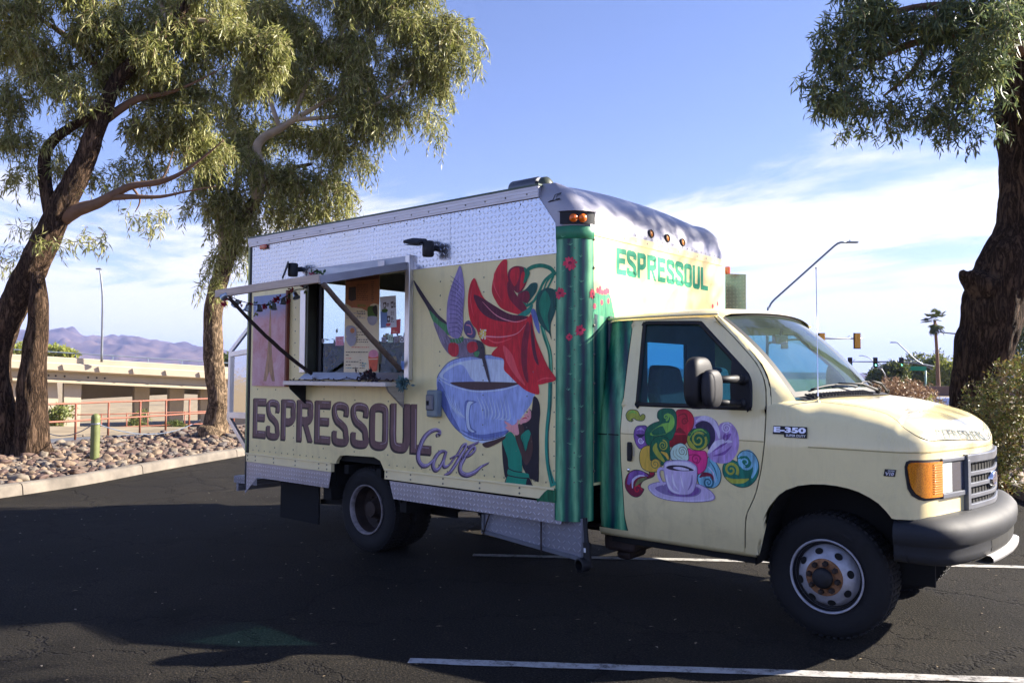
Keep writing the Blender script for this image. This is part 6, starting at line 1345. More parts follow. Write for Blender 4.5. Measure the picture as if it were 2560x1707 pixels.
for mi_, nm in ((False, -1), (True, 1)):
    k_ = sAm-sRe; bz = [(.893, sAm-.64*k_), (.900, sAm-.76*k_), (.922, sAm-.90*k_-.004), (.96, sAm-.97*k_-.008), (1.0, sRe-.006), (1.04, sRe-.012), (1.085, sRe-.014), (1.112, sRe-.006), (1.122, sRe+.014)]
    lampb = nlens('headlamp_bezel', bz, sGr-.004, .005, M['black'], truck, 16, mi_)
    al = nlens('turn_lens', amb, sAm, .014, M['amber'], lampb, 10, mi_)
    for k in range(13):
        z = .93+.0135*k; a0, a1 = (sAm-.40*(sAm-sRe), sAm-.003)
        if mi_: a0, a1 = SL[-1]-a1, SL[-1]-a0
        MB().tube([npt(s, z, .0145) for s in np.linspace(a0, a1, 6)], .0028, 5).build('lens_rib', M['amber'], al, smooth=True)
    s0, s1 = (sAm+.004, sCl)
    if mi_: s0, s1 = SL[-1]-s1, SL[-1]-s0
    nbox('headlamp_lens', s0, s1, .925, 1.095, .012, M['clearlens'], lampb, .02, 8)
    s0, s1 = (sCl+.004, sGr-.012)
    if mi_: s0, s1 = SL[-1]-s1, SL[-1]-s0
    nbox('headlamp_glass', s0, s1, .93, 1.092, .006, mat('dark_lamp_glass', (.03, .035, .06), .1, 0, .1, 4, coat=.6), lampb, .02, 8)
    s0, s1 = (sAm+.002, sGr+.02)
    if mi_: s0, s1 = SL[-1]-s1, SL[-1]-s0
    nbox('lamp_trim', s0, s1, .893, .922, .016, M['trim'], lampb, .03, 8, bev=.004); nbox('lamp_trim', s0, s1, 1.100, 1.122, .014, M['trim'], lampb, .03, 8, bev=.004)
gA, gB = sGr, SL[-1]-sGr
gr = nbox('grille_frame', gA-.012, gB+.012, 1.075, 1.130, .026, M['trim'], truck, .05, 26, bev=.008)
nbox('frame_bottom', gA-.012, gB+.012, .800, .835, .026, M['trim'], gr, .05, 26, bev=.006); nbox('frame_side', gA-.014, gA+.022, .802, 1.10, .028, M['trim'], gr, .05, 3, bev=.006); nbox('frame_side', gB-.022, gB+.014, .802, 1.10, .028, M['trim'], gr, .05, 3, bev=.006)
nbox('grille_back', gA+.01, gB-.01, .82, 1.09, .008, M['dark'], gr, .005, 24)
for z in (1.012, .945, .878): nbox('grille_bar', gA+.02, gB-.02, z-.013, z+.013, .024, M['trim'], gr, .018, 24, bev=.004)
for s in np.linspace(gA+.04, gB-.04, 16): nbox('grille_slot', s-.003, s+.003, .836, 1.075, .012, M['bumper'], gr, .006, 1)
em = Vector((.757, 0, .955)); MB().lathe([(.0, .006), (.052, .006), (.058, .012), (.064, .010), (.066, -.01)], (0, 0, 0), (1, 0, 0), 28)
me_ = MB().lathe([(.0, .007), (.040, .007), (.046, .012), (.050, .010), (.051, -.02)], (0, 0, 0), (1, 0, 0), 32); me_.v = [(v[0]+em.x, v[1]*1.45, v[2]*.95+em.z) for v in me_.v]; emb = me_.build('grille_emblem', M['chrome'], gr, smooth=True)
me2 = MB().lathe([(.0, .0), (.041, .0)], (0, 0, 0), (1, 0, 0), 32); me2.v = [(v[0]+em.x+.009, v[1]*1.45, v[2]*.95+em.z) for v in me2.v]; me2.build('emblem_field', mat('dark_blue_emblem', (.02, .03, .12), .2), emb)
tv, tf = text2d('Ford', .01); MB().add([(em.x+.0105, (u-.5)*.088, em.z+(v-.5)*.045) for u, v in tv], tf).build('emblem_script', M['chrome'], emb, recalc=False)
# bumper
bpth = [(.425, -1.012), (.50, -1.005), (.58, -.985), (.655, -.94), (.715, -.865), (.755, -.76), (.79, -.62), (.82, -.44), (.842, -.24), (.852, 0)]
bpth = cat_(bpth, 3, False); BP = bpth+[(x, -y) for x, y in bpth[::-1][1:]]
def bump_rows(prof, P):
    rows = []
    for o_, z in prof:
        row = []
        for i, p in enumerate(P):
            a, c_ = np.array(P[max(0, i-1)]), np.array(P[min(len(P)-1, i+1)]); t = (c_-a)/np.linalg.norm(c_-a); fz = sstep(.45, .80, p[0]); row.append(Vector((p[0]+t[1]*o_, p[1]-t[0]*o_, z-.012*fz*(z < .70)+.0)))
        rows.append(row)
    return rows
bmp_ = MB().grid(bump_rows([(-.18, .803), (-.10, .800), (-.05, .785), (-.018, .760), (.0, .735), (.003, .70), (-.002, .668), (-.018, .650), (-.024, .640), (-.022, .600), (-.030, .560), (-.05, .545), (-.14, .54)], BP)).build('front_bumper', M['bumper'], truck, smooth=True)
ctrp = [p for p in BP if abs(p[1]) < .46]; MB().grid(bump_rows([(-.10, .560), (-.012, .556), (.006, .545), (.006, .522), (-.02, .510), (-.10, .508)], ctrp)).build('lower_bumper_bar', mat('pale_bumper_bar', (.55, .54, .53), .35, .3, .08, 5), bmp_, smooth=True)
ctr2 = [p for p in BP if abs(p[1]) < .40]; MB().grid(bump_rows([(-.0215, .640), (-.0205, .60), (-.025, .57)], ctr2)).build('bumper_opening', M['dark'], bmp_)
# badges
def badge(x0, x1, z0, z1, slant, lines, name, frame):
    pl_ = [(x0, z0+.25*(z1-z0)), (x0+.004, z1), (x1, z1), (x1, z0), (x0+.35*(x1-x0), z0), (x0+.33*(x1-x0), z0+.25*(z1-z0))] if frame == 2 else [(x0, z0), (x0+slant, z1), (x1+slant, z1), (x1, z0)]
    o = MB().prism([cabpt(x, z, -1, .001) for x, z in pl_], (0, -.004, 0)).build(name, M['black'], fend, bevel=.001)
    for body, u0, u1, v0, v1, mk, bo in lines:
        tv, tf = text2d(body, bo); MB().add([cabpt(x0+(x1-x0)*(u0+(u1-u0)*u)+slant*.5*v, z0+(z1-z0)*(v0+(v1-v0)*v), -1, .0062) for u, v in tv], tf).build('badge_lettering', mk, o, recalc=False)
M['badge'] = mat('badge_silver', (.62, .64, .78), .25, .5, .05, 5)
badge(-.275, -.061, 1.216, 1.284, 0, [('E-350', .03, .97, .42, .93, M['badge'], .045), ('SUPER DUTY', .40, .97, .08, .30, M['white'], .03)], 'model_badge', 2)
badge(.377, .438, 1.026, 1.066, .008, [('TRITON', .35, .95, .68, .9, M['white'], .02), ('V10', .12, .9, .10, .62, M['badge'], .05)], 'engine_badge', 1)
# lettering on the hood lip, follows the curved nose
tv, tf = text2d('REFRESHERS . COFFEES', .012, 1.04)
sT0 = nz((505, 300))[0]; sT1 = SL[-1]-sT0-.10
bm = bmesh.new(); _v = [bm.verts.new((u, v, 0)) for u, v in tv]
for f_ in tf:
    try: bm.faces.new([_v[k] for k in f_])
    except ValueError: pass
bmesh.ops.triangulate(bm, faces=bm.faces); bmesh.ops.subdivide_edges(bm, edges=[e for e in bm.edges if e.calc_length() > .03], cuts=2, use_grid_fill=True); bmesh.ops.triangulate(bm, faces=bm.faces)
bm.verts.index_update(); tv = [(q.co.x, q.co.y) for q in bm.verts]; tf = [tuple(q.index for q in f_.verts) for f_ in bm.faces]; bm.free()
from mathutils.bvhtree import BVHTree
bv = BVHTree.FromPolygons([q.co for q in hood.data.vertices], [tuple(q.vertices) for q in hood.data.polygons])
vv = []
for u, v in tv:
    s = sT0+(sT1-sT0)*u; B = npt(s, ZE); B.y *= ys(ZE)/.995; t = .020+.085*v; q = Vector((min(B.x, .28), 0, 0)); x = B.x+(q.x-B.x)*t; y = B.y*(1-t)
    zc = ZCR(x, y); g = (1-(1-t/.38)**2.5)**(1/2.5); P0 = Vector((x, y, ZE+(zc-ZE)*g)); hit, nr, _, _ = bv.find_nearest(P0); nr = nr if nr.z > 0 else -nr; vv.append(hit+nr*.0022)
MB().add(vv, tf).build('hood_lettering', paint('faded_green_lettering', (14, 58, 42), .3), hood, recalc=False)
# ------------------------------------------------------------------ murals and lettering on the box
SIDE = lambda p, l: Vector((p[0], YB-l, p[1]))
P_ = {k: paint('mural_'+k, c, v) for k, (c, v) in {
    'red': ((196, 28, 44), .20), 'dkred': ((124, 22, 48), .25), 'deepred': ((86, 26, 50), .25), 'ltred': ((222, 76, 84), .15), 'pink': ((226, 130, 140), .12),
    'green': ((14, 118, 88), .2), 'dkgreen': ((14, 74, 66), .25), 'teal': ((30, 134, 112), .2), 'ltgreen': ((110, 176, 132), .15), 'blackgreen': ((22, 44, 48), .2), 'grass': ((16, 92, 60), .35),
    'cup': ((150, 166, 214), .22), 'cuplt': ((192, 204, 236), .16), 'cupdk': ((98, 112, 168), .25), 'cupline': ((66, 78, 124), .2), 'coffee': ((72, 52, 54), .12),
    'brown': ((104, 76, 76), .18), 'dkbrown': ((42, 30, 32), .2), 'ltbrown': ((150, 128, 140), .15), 'lilac': ((132, 114, 146), .22), 'dklilac': ((58, 44, 64), .2), 'ltlilac': ((186, 176, 204), .15),
    'wing': ((138, 124, 166), .25), 'wingdk': ((84, 72, 110), .2), 'birdgrey': ((120, 108, 128), .3), 'birddk': ((62, 54, 66), .25), 'birdgreen': ((70, 130, 84), .3), 'birdred': ((186, 40, 56), .25), 'yellow': ((226, 190, 96), .2),
    'hair': ((26, 24, 36), .15), 'skin': ((226, 150, 150), .1), 'sleeve': ((70, 46, 44), .12), 'dress': ((10, 132, 104), .08), 'white': ((232, 236, 236), .08), 'mint': ((60, 140, 100), .25), 'frontgreen': ((22, 132, 100), .22), 'rose': ((206, 60, 84), .25)}.items()}
MK = list(P_); MI = {k: i for i, k in enumerate(MK)}; ML = [P_[k] for k in MK]
def dec(lift): 
    d_ = Decal(SIDE, lift); return d_
def fin(d_, name, par=None):
    o = d_.mb.build(name, ML, par or side, recalc=False)
    used = sorted(set(d_.mb.mi)); o.data.materials.clear()
    for u in used: o.data.materials.append(ML[u])
    mp2 = {u: i for i, u in enumerate(used)}; o.data.polygons.foreach_set('material_index', [mp2[i] for i in d_.mb.mi]); o.data.update(); return o
A2 = lambda *p: S(c2, p)
A4 = lambda *p: S(c4, p)
# big ESPRESSOUL on the side: boxes x0,x1 measured on the wall
lx = [(300, 412, 178, 498), (408, 520, 186, 510), (528, 652, 186, 522), (656, 795, 190, 545), (802, 940, 198, 566), (945, 1086, 210, 568), (1098, 1248, 216, 585), (1250, 1412, 214, 604), (1416, 1588, 228, 620), (1582, 1765, 232, 662)]
z0_, z1_ = .940, 1.345
for ch, (a, b_, t0, t1) in zip('ESPRESSOUL', lx):
    xa, xb = S(c3, [(a, 400), (b_, 400)]); xa, xb = xa[0], xb[0]; w = xb-xa; d_ = dec(.0006); tt = .30 if ch in 'EPRLU' else .27
    if ch == 'L': tt = .29
    zb_ = z0_-.012 if ch in 'OUSL' else z0_
    bx_ = (xa+.018, zb_+.012, w-.022, z1_-zb_-.012)
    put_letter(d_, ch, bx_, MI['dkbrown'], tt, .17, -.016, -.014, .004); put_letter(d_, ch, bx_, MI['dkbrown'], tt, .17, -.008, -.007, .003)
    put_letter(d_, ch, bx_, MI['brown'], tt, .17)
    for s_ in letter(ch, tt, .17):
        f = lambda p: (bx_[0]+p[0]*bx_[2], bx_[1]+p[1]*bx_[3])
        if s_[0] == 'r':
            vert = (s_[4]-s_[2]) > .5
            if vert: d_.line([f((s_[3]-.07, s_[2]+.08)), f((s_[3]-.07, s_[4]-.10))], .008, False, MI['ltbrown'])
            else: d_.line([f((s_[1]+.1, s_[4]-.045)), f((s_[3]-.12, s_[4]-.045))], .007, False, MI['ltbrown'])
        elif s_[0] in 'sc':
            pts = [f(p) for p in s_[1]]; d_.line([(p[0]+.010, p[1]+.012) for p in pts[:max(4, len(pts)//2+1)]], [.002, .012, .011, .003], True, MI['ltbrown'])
    fin(d_, 'painted_letter')
# Cafe in script
d_ = dec(.0022)
caf = [([(300, 472), (290, 458), (303, 446), (320, 456), (316, 430), (285, 416), (235, 436), (186, 495), (152, 590), (150, 650), (178, 694), (222, 694), (268, 652), (300, 612)], [5, 6, 8, 10, 14, 22, 30, 36, 38, 36, 30, 22, 14, 8]),
       ([(362, 586), (325, 588), (288, 628), (264, 690), (278, 730), (308, 722), (344, 660), (366, 592)], [10, 22, 30, 32, 28, 22, 20, 14]), ([(368, 588), (346, 662), (350, 704), (380, 700), (424, 655)], [20, 26, 22, 14, 8]),
       ([(408, 668), (462, 598), (494, 545), (520, 530), (516, 562), (482, 620), (436, 696), (398, 748), (352, 772)], [8, 14, 18, 20, 22, 24, 24, 22, 10]), ([(398, 642), (450, 618), (500, 634)], [6, 12, 6]),
       ([(486, 642), (552, 616), (592, 574), (578, 552), (540, 588), (502, 652), (478, 704), (484, 750), (530, 770), (590, 748), (642, 706), (704, 674)], [8, 14, 18, 20, 26, 30, 32, 32, 30, 26, 16, 3]), ([(536, 552), (622, 512)], [16, 12])]
for pth, w in caf: d_.line([(x-.010, z-.008) for x, z in A4(*pth)], [q/3.1367/2043*6.1*1.22+.005 for q in w], True, MI['dklilac'])
for pth, w in caf: d_.line(A4(*pth), [q/3.1367/2043*6.1*1.06 for q in w], True, MI['lilac'])
for pth, w in caf:
    if len(pth) > 4: d_.line([(x+.006, z+.006) for x, z in A4(*pth)][1:-1], [.002, .006, .004], True, MI['ltlilac'])
fin(d_, 'painted_cafe')
# coffee cup
d_ = dec(.0006)
d_.poly(A4((486, 458), (540, 505), (640, 524), (740, 516), (822, 478), (830, 455), (640, 470), (520, 440)), True, MI['cuplt'])
cup = A2((250, 1420), (268, 1382), (330, 1312), (430, 1276), (560, 1262), (700, 1270), (800, 1300), (880, 1350), (915, 1410), (920, 1480), (905, 1560))+A4((1050, 150), (1030, 212), (990, 272), (920, 362), (830, 450), (740, 490), (640, 500), (540, 480), (450, 420), (380, 330), (320, 212), (292, 100))
d_.poly(cup, True, MI['cup'], 4)
d_.poly(A2((268, 1412), (300, 1362), (380, 1318), (520, 1292), (680, 1296), (800, 1330), (880, 1385), (880, 1430), (790, 1452), (600, 1446), (380, 1446)), True, MI['cuplt'], 5)
d_.poly(A2((290, 1408), (330, 1362), (420, 1330), (480, 1420), (500, 1444), (360, 1444)), True, MI['cup'], 5)
d_.poly(A2((338, 1452), (440, 1444), (600, 1444), (800, 1452), (760, 1472), (680, 1490), (560, 1502), (450, 1492)), True, MI['coffee'], 5)
d_.poly(A4((294, 96), (318, 208), (376, 326), (450, 418), (470, 418), (410, 300), (370, 180), (340, 90), (300, 40)), True, MI['cupdk'])
d_.poly(A4((480, 420), (560, 470), (660, 492), (780, 470), (850, 425), (760, 440), (640, 458), (540, 440)), True, MI['cupdk'])
for i in range(9): d_.line(A4((600+30*i, 150+14*(i % 3)), (640+28*i, 250+10*i), (650+20*i, 340)), [.001, .010, .002], True, MI['cuplt'])
for i in range(5): d_.line(A4((340+26*i, 110+20*i), (400+20*i, 230+16*i), (470+14*i, 330)), [.001, .008, .002], True, MI['cuplt'])
d_.poly(A4((520, 190), (585, 195), (600, 205), (560, 230), (548, 320), (560, 400), (598, 430), (590, 448), (540, 440), (512, 340), (506, 240)), True, MI['cupdk'])
d_.poly(A4((532, 205), (580, 205), (552, 230), (540, 320), (552, 405), (586, 434), (560, 436), (528, 400), (518, 300)), True, MI['cuplt'])
d_.line(A2((252, 1420), (268, 1384), (330, 1313), (430, 1277), (560, 1263), (700, 1271)), .006, True, MI['cupline']); d_.line(A4((292, 100), (320, 212), (380, 330), (450, 420), (540, 480), (640, 500), (740, 490), (830, 450), (920, 362)), .007, True, MI['cupline'])
d_.line(A2((262, 1420), (330, 1462), (450, 1500), (560, 1510), (700, 1496), (800, 1466)), .008, True, MI['cuplt'])
fin(d_, 'painted_cup')
# flower
d_ = dec(.0040)
d_.poly(A2((724, 622), (690, 630), (650, 690), (628, 770), (624, 840), (650, 900), (690, 950), (780, 985), (860, 990), (850, 930), (780, 850), (738, 770), (726, 700)), True, MI['red'])
d_.poly(A2((738, 770), (726, 800), (740, 880), (800, 950), (856, 985), (850, 930), (790, 860)), True, MI['dkred'])
d_.poly(A2((505, 745), (476, 790), (462, 870), (464, 960), (478, 1030), (510, 1080), (560, 1120), (700, 1140), (830, 1090), (870, 1010), (840, 1000), (740, 985), (640, 930), (570, 880), (535, 810)), True, MI['red'])
d_.poly(A2((500, 860), (540, 960), (620, 1020), (740, 1040), (860, 1015), (840, 1000), (740, 985), (640, 930), (560, 880)), True, MI['deepred'])
d_.poly(A2((520, 1090), (560, 1180), (640, 1210), (760, 1180), (840, 1100), (870, 1010), (760, 1100), (640, 1130), (540, 1110)), True, MI['red'])
d_.poly(A2((870, 1010), (800, 1130), (700, 1180), (620, 1260), (700, 1290), (705, 1360), (740, 1400), (790, 1450), (850, 1500), (920, 1528), (944, 1518), (930, 1440), (900, 1370), (960, 1360), (1020, 1420), (1056, 1420), (1000, 1340), (960, 1260), (920, 1150), (900, 1060), (890, 990)), True, MI['red'])
d_.poly(A2((880, 1000), (880, 1130), (890, 1240), (900, 1350), (920, 1456), (1000, 1450), (1056, 1425), (1006, 1350), (960, 1250), (920, 1150), (898, 1060)), True, MI['red'])
d_.poly(A2((862, 1040), (830, 1150), (820, 1280), (840, 1400), (870, 1450), (862, 1340), (866, 1200), (880, 1080)), True, MI['dkred'])
d_.poly(A2((885, 1040), (890, 1180), (910, 1290), (940, 1330), (920, 1230), (905, 1110)), True, MI['deepred'])
d_.poly(A2((700, 1200), (720, 1300), (780, 1400), (850, 1470), (800, 1370), (760, 1260)), True, MI['ltred'])
for a in (((490, 800), (480, 900), (500, 1000)), ((640, 700), (640, 800), (690, 900)), ((560, 1130), (650, 1180), (760, 1150)), ((930, 1440), (980, 1420), (1040, 1422))): d_.line(A2(*a), [.002, .012, .002], True, MI['ltred'])
d_.line(A2((560, 1135), (680, 1142), (790, 1120), (850, 1060)), [.012, .010, .006, .003], True, MI['pink'])
d_.line(A2((560, 905), (660, 1000), (780, 1040), (860, 1020)), [.003, .008, .003], True, MI['pink'])
d_.ell(A2((562, 1122))[0], .034, .036, MI['yellow'])
rr2 = random.Random(4); c0 = A2((562, 1122))[0]
for i in range(26): d_.ell((c0[0]+rr2.uniform(-.04, .04), c0[1]+rr2.uniform(-.042, .042)), .006, .006, MI['white'] if i % 2 else MI['yellow'], 6)
fin(d_, 'painted_flower')
d_ = dec(.0030)   # stems, bud, leaves
for pth, w in (([(1050, 720), (1020, 680), (960, 660), (900, 668), (862, 690)], .030), ([(1053, 700), (980, 760), (940, 840), (900, 905), (850, 935)], .022), ([(1053, 715), (1000, 760), (970, 830), (930, 900)], .014), ([(1040, 730), (1010, 790), (990, 830)], .016), ([(760, 820), (800, 880), (860, 930)], .014),
               ([(1053, 960), (1036, 900), (1053, 820)], .016), ([(960, 1060), (980, 1140), (1010, 1230), (1020, 1330), (1018, 1440), (1015, 1560)], .034)): d_.line(A2(*pth), w, True, MI['green'])
d_.line(A4((1180, 40), (1178, 160), (1172, 260), (1156, 400), (1150, 560), (1160, 680), (1180, 780), (1205, 860)), [.036, .036, .034, .03, .028, .032, .04, .06], True, MI['teal']); d_.line(A4((1188, 60), (1182, 260), (1162, 480), (1172, 700), (1200, 840)), .010, True, MI['dkgreen'])
d_.line(A2((965, 1070), (990, 1150), (1018, 1260), (1026, 1400)), .010, True, MI['ltgreen'])
d_.poly(A2((980, 815), (935, 850), (920, 930), (930, 1010), (960, 1070), (1010, 1120), (1025, 1160), (1020, 1060), (1053, 960), (1053, 840), (1020, 812)), True, MI['dkgreen'])
d_.poly(A2((985, 830), (950, 880), (945, 960), (980, 1050), (1010, 1100), (1000, 1000), (1020, 900)), True, MI['green'])
d_.poly(A2((885, 960), (900, 1020), (920, 1080), (945, 1120), (940, 1050), (915, 960)), True, MI['cupdk'])
d_.poly(A2((862, 690), (830, 668), (780, 664), (740, 690), (730, 740), (750, 800), (790, 842), (820, 840), (850, 790), (866, 740)), True, MI['dkred']); d_.poly(A2((800, 672), (755, 690), (745, 740), (775, 800), (800, 760), (812, 710)), True, MI['red']); d_.poly(A2((830, 700), (815, 760), (812, 830), (845, 780), (855, 730)), True, MI['red'])
d_.poly(A2((866, 690), (840, 672), (846, 720), (836, 780), (860, 760), (880, 710)), True, MI['green'])
d_.poly(A2((930, 780), (890, 780), (850, 820), (800, 850), (820, 890), (860, 915), (900, 870), (925, 830)), True, MI['dkgreen']); d_.poly(A2((860, 830), (800, 855), (815, 890), (858, 912), (880, 870)), True, MI['dkred'])
d_.poly(A2((790, 1000), (850, 960), (900, 920), (880, 980), (830, 1010)), True, MI['teal'])
fin(d_, 'painted_stems')
# hummingbird
d_ = dec(.0050)
d_.poly(A2((94, 760), (120, 790), (200, 910), (260, 990), (330, 1060), (318, 1130), (290, 1150), (250, 1080), (215, 1000), (180, 930), (120, 830)), True, MI['birddk'])
d_.poly(A2((200, 960), (270, 1030), (330, 1070), (340, 1130), (300, 1110), (240, 1060)), True, MI['birdgreen'])
d_.poly(A2((230, 1040), (300, 1100), (350, 1150), (440, 1150), (520, 1160), (560, 1190), (575, 1230), (560, 1280), (480, 1275), (400, 1280), (340, 1262), (290, 1200), (255, 1120)), True, MI['birdgrey'])
d_.poly(A2((410, 660), (380, 720), (340, 830), (322, 920), (318, 1020), (326, 1100), (350, 1140), (400, 1150), (428, 1080), (430, 980), (438, 860), (432, 750)), True, MI['wing'])
for i in range(13):
    y0 = 770+28*i; d_.line(A2((430-3*(i % 3), y0+40), (390, y0-10+8), (345-1.2*i, y0-40+i*4)), [.003, .006, .003], True, MI['wingdk'])
for i in range(7): d_.line(A2((412, 690+60*i), (380, 760+50*i)), [.002, .007, .002], False, MI['ltlilac'])
d_.poly(A2((440, 1050), (470, 1030), (490, 1060), (515, 1110), (500, 1150), (460, 1140), (436, 1100)), True, MI['wingdk']); d_.line(A2((450, 1060), (480, 1070), (490, 1120), (460, 1120)), .007, True, MI['pink'])
d_.poly(A2((345, 1160), (400, 1150), (432, 1140), (425, 1175), (380, 1186), (350, 1180)), True, MI['birdgreen']); d_.poly(A2((335, 1190), (370, 1180), (398, 1200), (396, 1260), (360, 1274), (330, 1240)), True, MI['birdred']); d_.poly(A2((462, 1185), (500, 1172), (530, 1190), (525, 1230), (480, 1250), (458, 1225)), True, MI['birdred'])
d_.poly(A2((520, 1165), (560, 1180), (576, 1225), (572, 1285), (520, 1278), (500, 1250), (530, 1220)), True, MI['birddk']); d_.poly(A2((505, 1245), (540, 1240), (530, 1275), (508, 1270)), True, MI['birdgreen'])
for i in range(10): d_.line(A2((270+20*i, 1130+8*(i % 4)), (285+20*i, 1180+5*(i % 3))), [.002, .005, .002], False, MI['ltlilac'])
d_.poly(A2((556, 1275), (574, 1270), (596, 1350), (612, 1442), (604, 1446), (580, 1370)), True, MI['birddk']); d_.ell(A2((556, 1215))[0], .008, .008, MI['hair'], 8)
fin(d_, 'painted_hummingbird')
# woman holding the cup
d_ = dec(.0030)
d_.poly(A4((1048, 165), (1075, 170), (1096, 220), (1100, 300), (1092, 400), (1092, 600), (1090, 800), (1086, 828), (1060, 818), (1036, 806), (1010, 790), (960, 700), (930, 500), (920, 400), (960, 370), (1020, 330), (1036, 260)), True, MI['hair'])
for i in range(9): d_.line(A4((1012+9*i, 770), (1014+9*i, 800+(i*13) % 28)), [.010, .002], False, MI['hair'])
d_.poly(A4((802, 510), (820, 500), (850, 640), (856, 730), (840, 790), (822, 775), (806, 640)), True, MI['hair'])
d_.poly(A4((830, 460), (868, 436), (900, 470), (930, 530), (952, 600), (958, 680), (956, 750), (900, 740), (856, 718), (846, 640), (812, 540), (806, 508)), True, MI['dress'])
d_.poly(A4((856, 722), (900, 744), (1000, 762), (1014, 782), (1010, 800), (940, 792), (850, 772)), True, MI['dress']); d_.poly(A4((848, 782), (930, 798), (1000, 804), (990, 860), (990, 880), (900, 872), (820, 856), (834, 820)), True, MI['dress'])
d_.poly(A4((1000, 800), (1020, 806), (1050, 876), (1040, 886), (990, 878)), True, MI['hair'])
d_.line(A4((852, 722), (900, 744), (960, 752)), .008, True, MI['hair']); d_.line(A4((846, 776), (930, 794), (1010, 800)), .008, True, MI['hair']); d_.line(A4((818, 856), (836, 800), (848, 776)), .006, True, MI['hair'])
d_.poly(A4((926, 384), (960, 376), (978, 420), (962, 462), (935, 460)), True, MI['sleeve']); d_.poly(A4((905, 470), (936, 460), (985, 590), (1010, 520), (1030, 450), (1044, 560), (1030, 640), (1000, 694), (976, 680), (950, 610)), True, MI['sleeve'])
d_.poly(A4((950, 468), (1005, 420), (1028, 456), (1006, 520), (988, 588), (966, 520)), True, MI['dress']); d_.line(A4((958, 470), (990, 590), (1028, 460)), .005, False, MI['hair'])
d_.poly(A4((820, 352), (836, 356), (870, 376), (880, 384), (912, 372), (926, 338), (932, 345), (928, 384), (936, 450), (910, 462), (880, 440), (850, 424), (828, 396), (846, 392), (830, 372)), True, MI['skin'])
d_.poly(A4((1018, 250), (1030, 290), (1028, 330), (1000, 358), (965, 370), (950, 380), (940, 360), (952, 330), (980, 318), (975, 300), (1000, 290)), True, MI['skin'])
d_.line(A4((960, 336), (984, 326), (1000, 330)), [.003, .009, .003], True, MI['red']); d_.line(A4((1002, 312), (1014, 318)), .004, False, MI['dkred']); d_.line(A4((1022, 264), (1030, 270), (1034, 290)), .005, True, MI['hair'])
d_.poly(A4((650, 528), (690, 560), (812, 500), (826, 470), (740, 500)), True, MI['sleeve'])
fin(d_, 'painted_woman')
# grass at the foot of the stem
d_ = dec(.0118); d_.poly(A4((1224, 880), (1190, 870), (1170, 884), (1140, 906), (1110, 940), (1084, 974), (1224, 992)), False, MI['grass'])
rr2 = random.Random(8)
for i in range(22): x = 1086+i*6.2; y = 970-(i/22)*96; d_.line(A4((x, y+14), (x+rr2.uniform(-6, 3), y-rr2.uniform(4, 16))), [.010, .002], False, MI['grass'])
fin(d_, 'painted_grass')
# --- cactus details on the corner post
def POST(p, l): return post_pt(p[0], p[1], -1, l)
def onPost(p):
    v = ray(p); best = None
    for a in np.linspace(-.02, 1.02, 105):
        q = post_pt(a, 0); cr = (q.x-CAM[0])*v[1]-(q.y-CAM[1])*v[0]
        if best and cr*best[0] < 0: t = (q.x-CAM[0])/v[0]; return (a, CAM[2]+v[2]*t)
        best = (cr, a)
    return (0.0 if cr > 0 else 1.0, 1.5)
def pflower(px, r, seed):
    a0, z0 = onPost(c2(px)); g = random.Random(seed); d_ = Decal(POST, .003); k = .31
    for i in range(11):
        w = 2*math.pi*i/11+g.uniform(-.15, .15); rr = r*g.uniform(.8, 1.1); c_ = (a0+math.cos(w)*rr*.55/k, z0+math.sin(w)*rr*.55)
        d_.poly([(c_[0]+(math.cos(w)*rr*.5*math.cos(u)-math.sin(w)*rr*.22*math.sin(u))/k, c_[1]+math.sin(w)*rr*.5*math.cos(u)+math.cos(w)*rr*.22*math.sin(u)) for u in np.linspace(0, 6.283, 9, endpoint=False)], False, MI['rose'])
    d_.poly([(a0+.25*r*math.cos(u)/k, z0+.25*r*math.sin(u)) for u in np.linspace(0, 6.283, 9, endpoint=False)], False, MI['deepred']); fin(d_, 'painted_blossom', post)
for i, (px, r) in enumerate([((1146, 642), .050), ((1080, 846), .042), ((1216, 1096), .040), ((1144, 1142), .026), ((1300, 850), .036)]): pflower(px, r, i)
d_ = Decal(POST, .002)
for px in [(1218, 600), (1222, 770), (1222, 890), (1216, 1000), (1150, 520), (1156, 805), (1160, 955), (1155, 415), (1218, 470), (1144, 1275), (1216, 1200), (1216, 1330), (1150, 1395), (1210, 1440), (1100, 470), (1100, 700)]+[(int(1150+(k % 2)*70+(k*37) % 23-11), 1500+86*k+(k*29) % 31) for k in range(8)]:
    a0, z0 = onPost(c2(px))
    for k in range(5): w = math.radians(30+30*k); d_.line([(a0, z0), (a0+(.017+.01*((k*7+int(px[1])) % 3)/2)*math.cos(w)/.31, z0+(.017+.01*((k*5+int(px[0])) % 3)/2)*math.sin(w))], [.004, .001], False, MI['ltgreen'])
fin(d_, 'painted_spines', post)
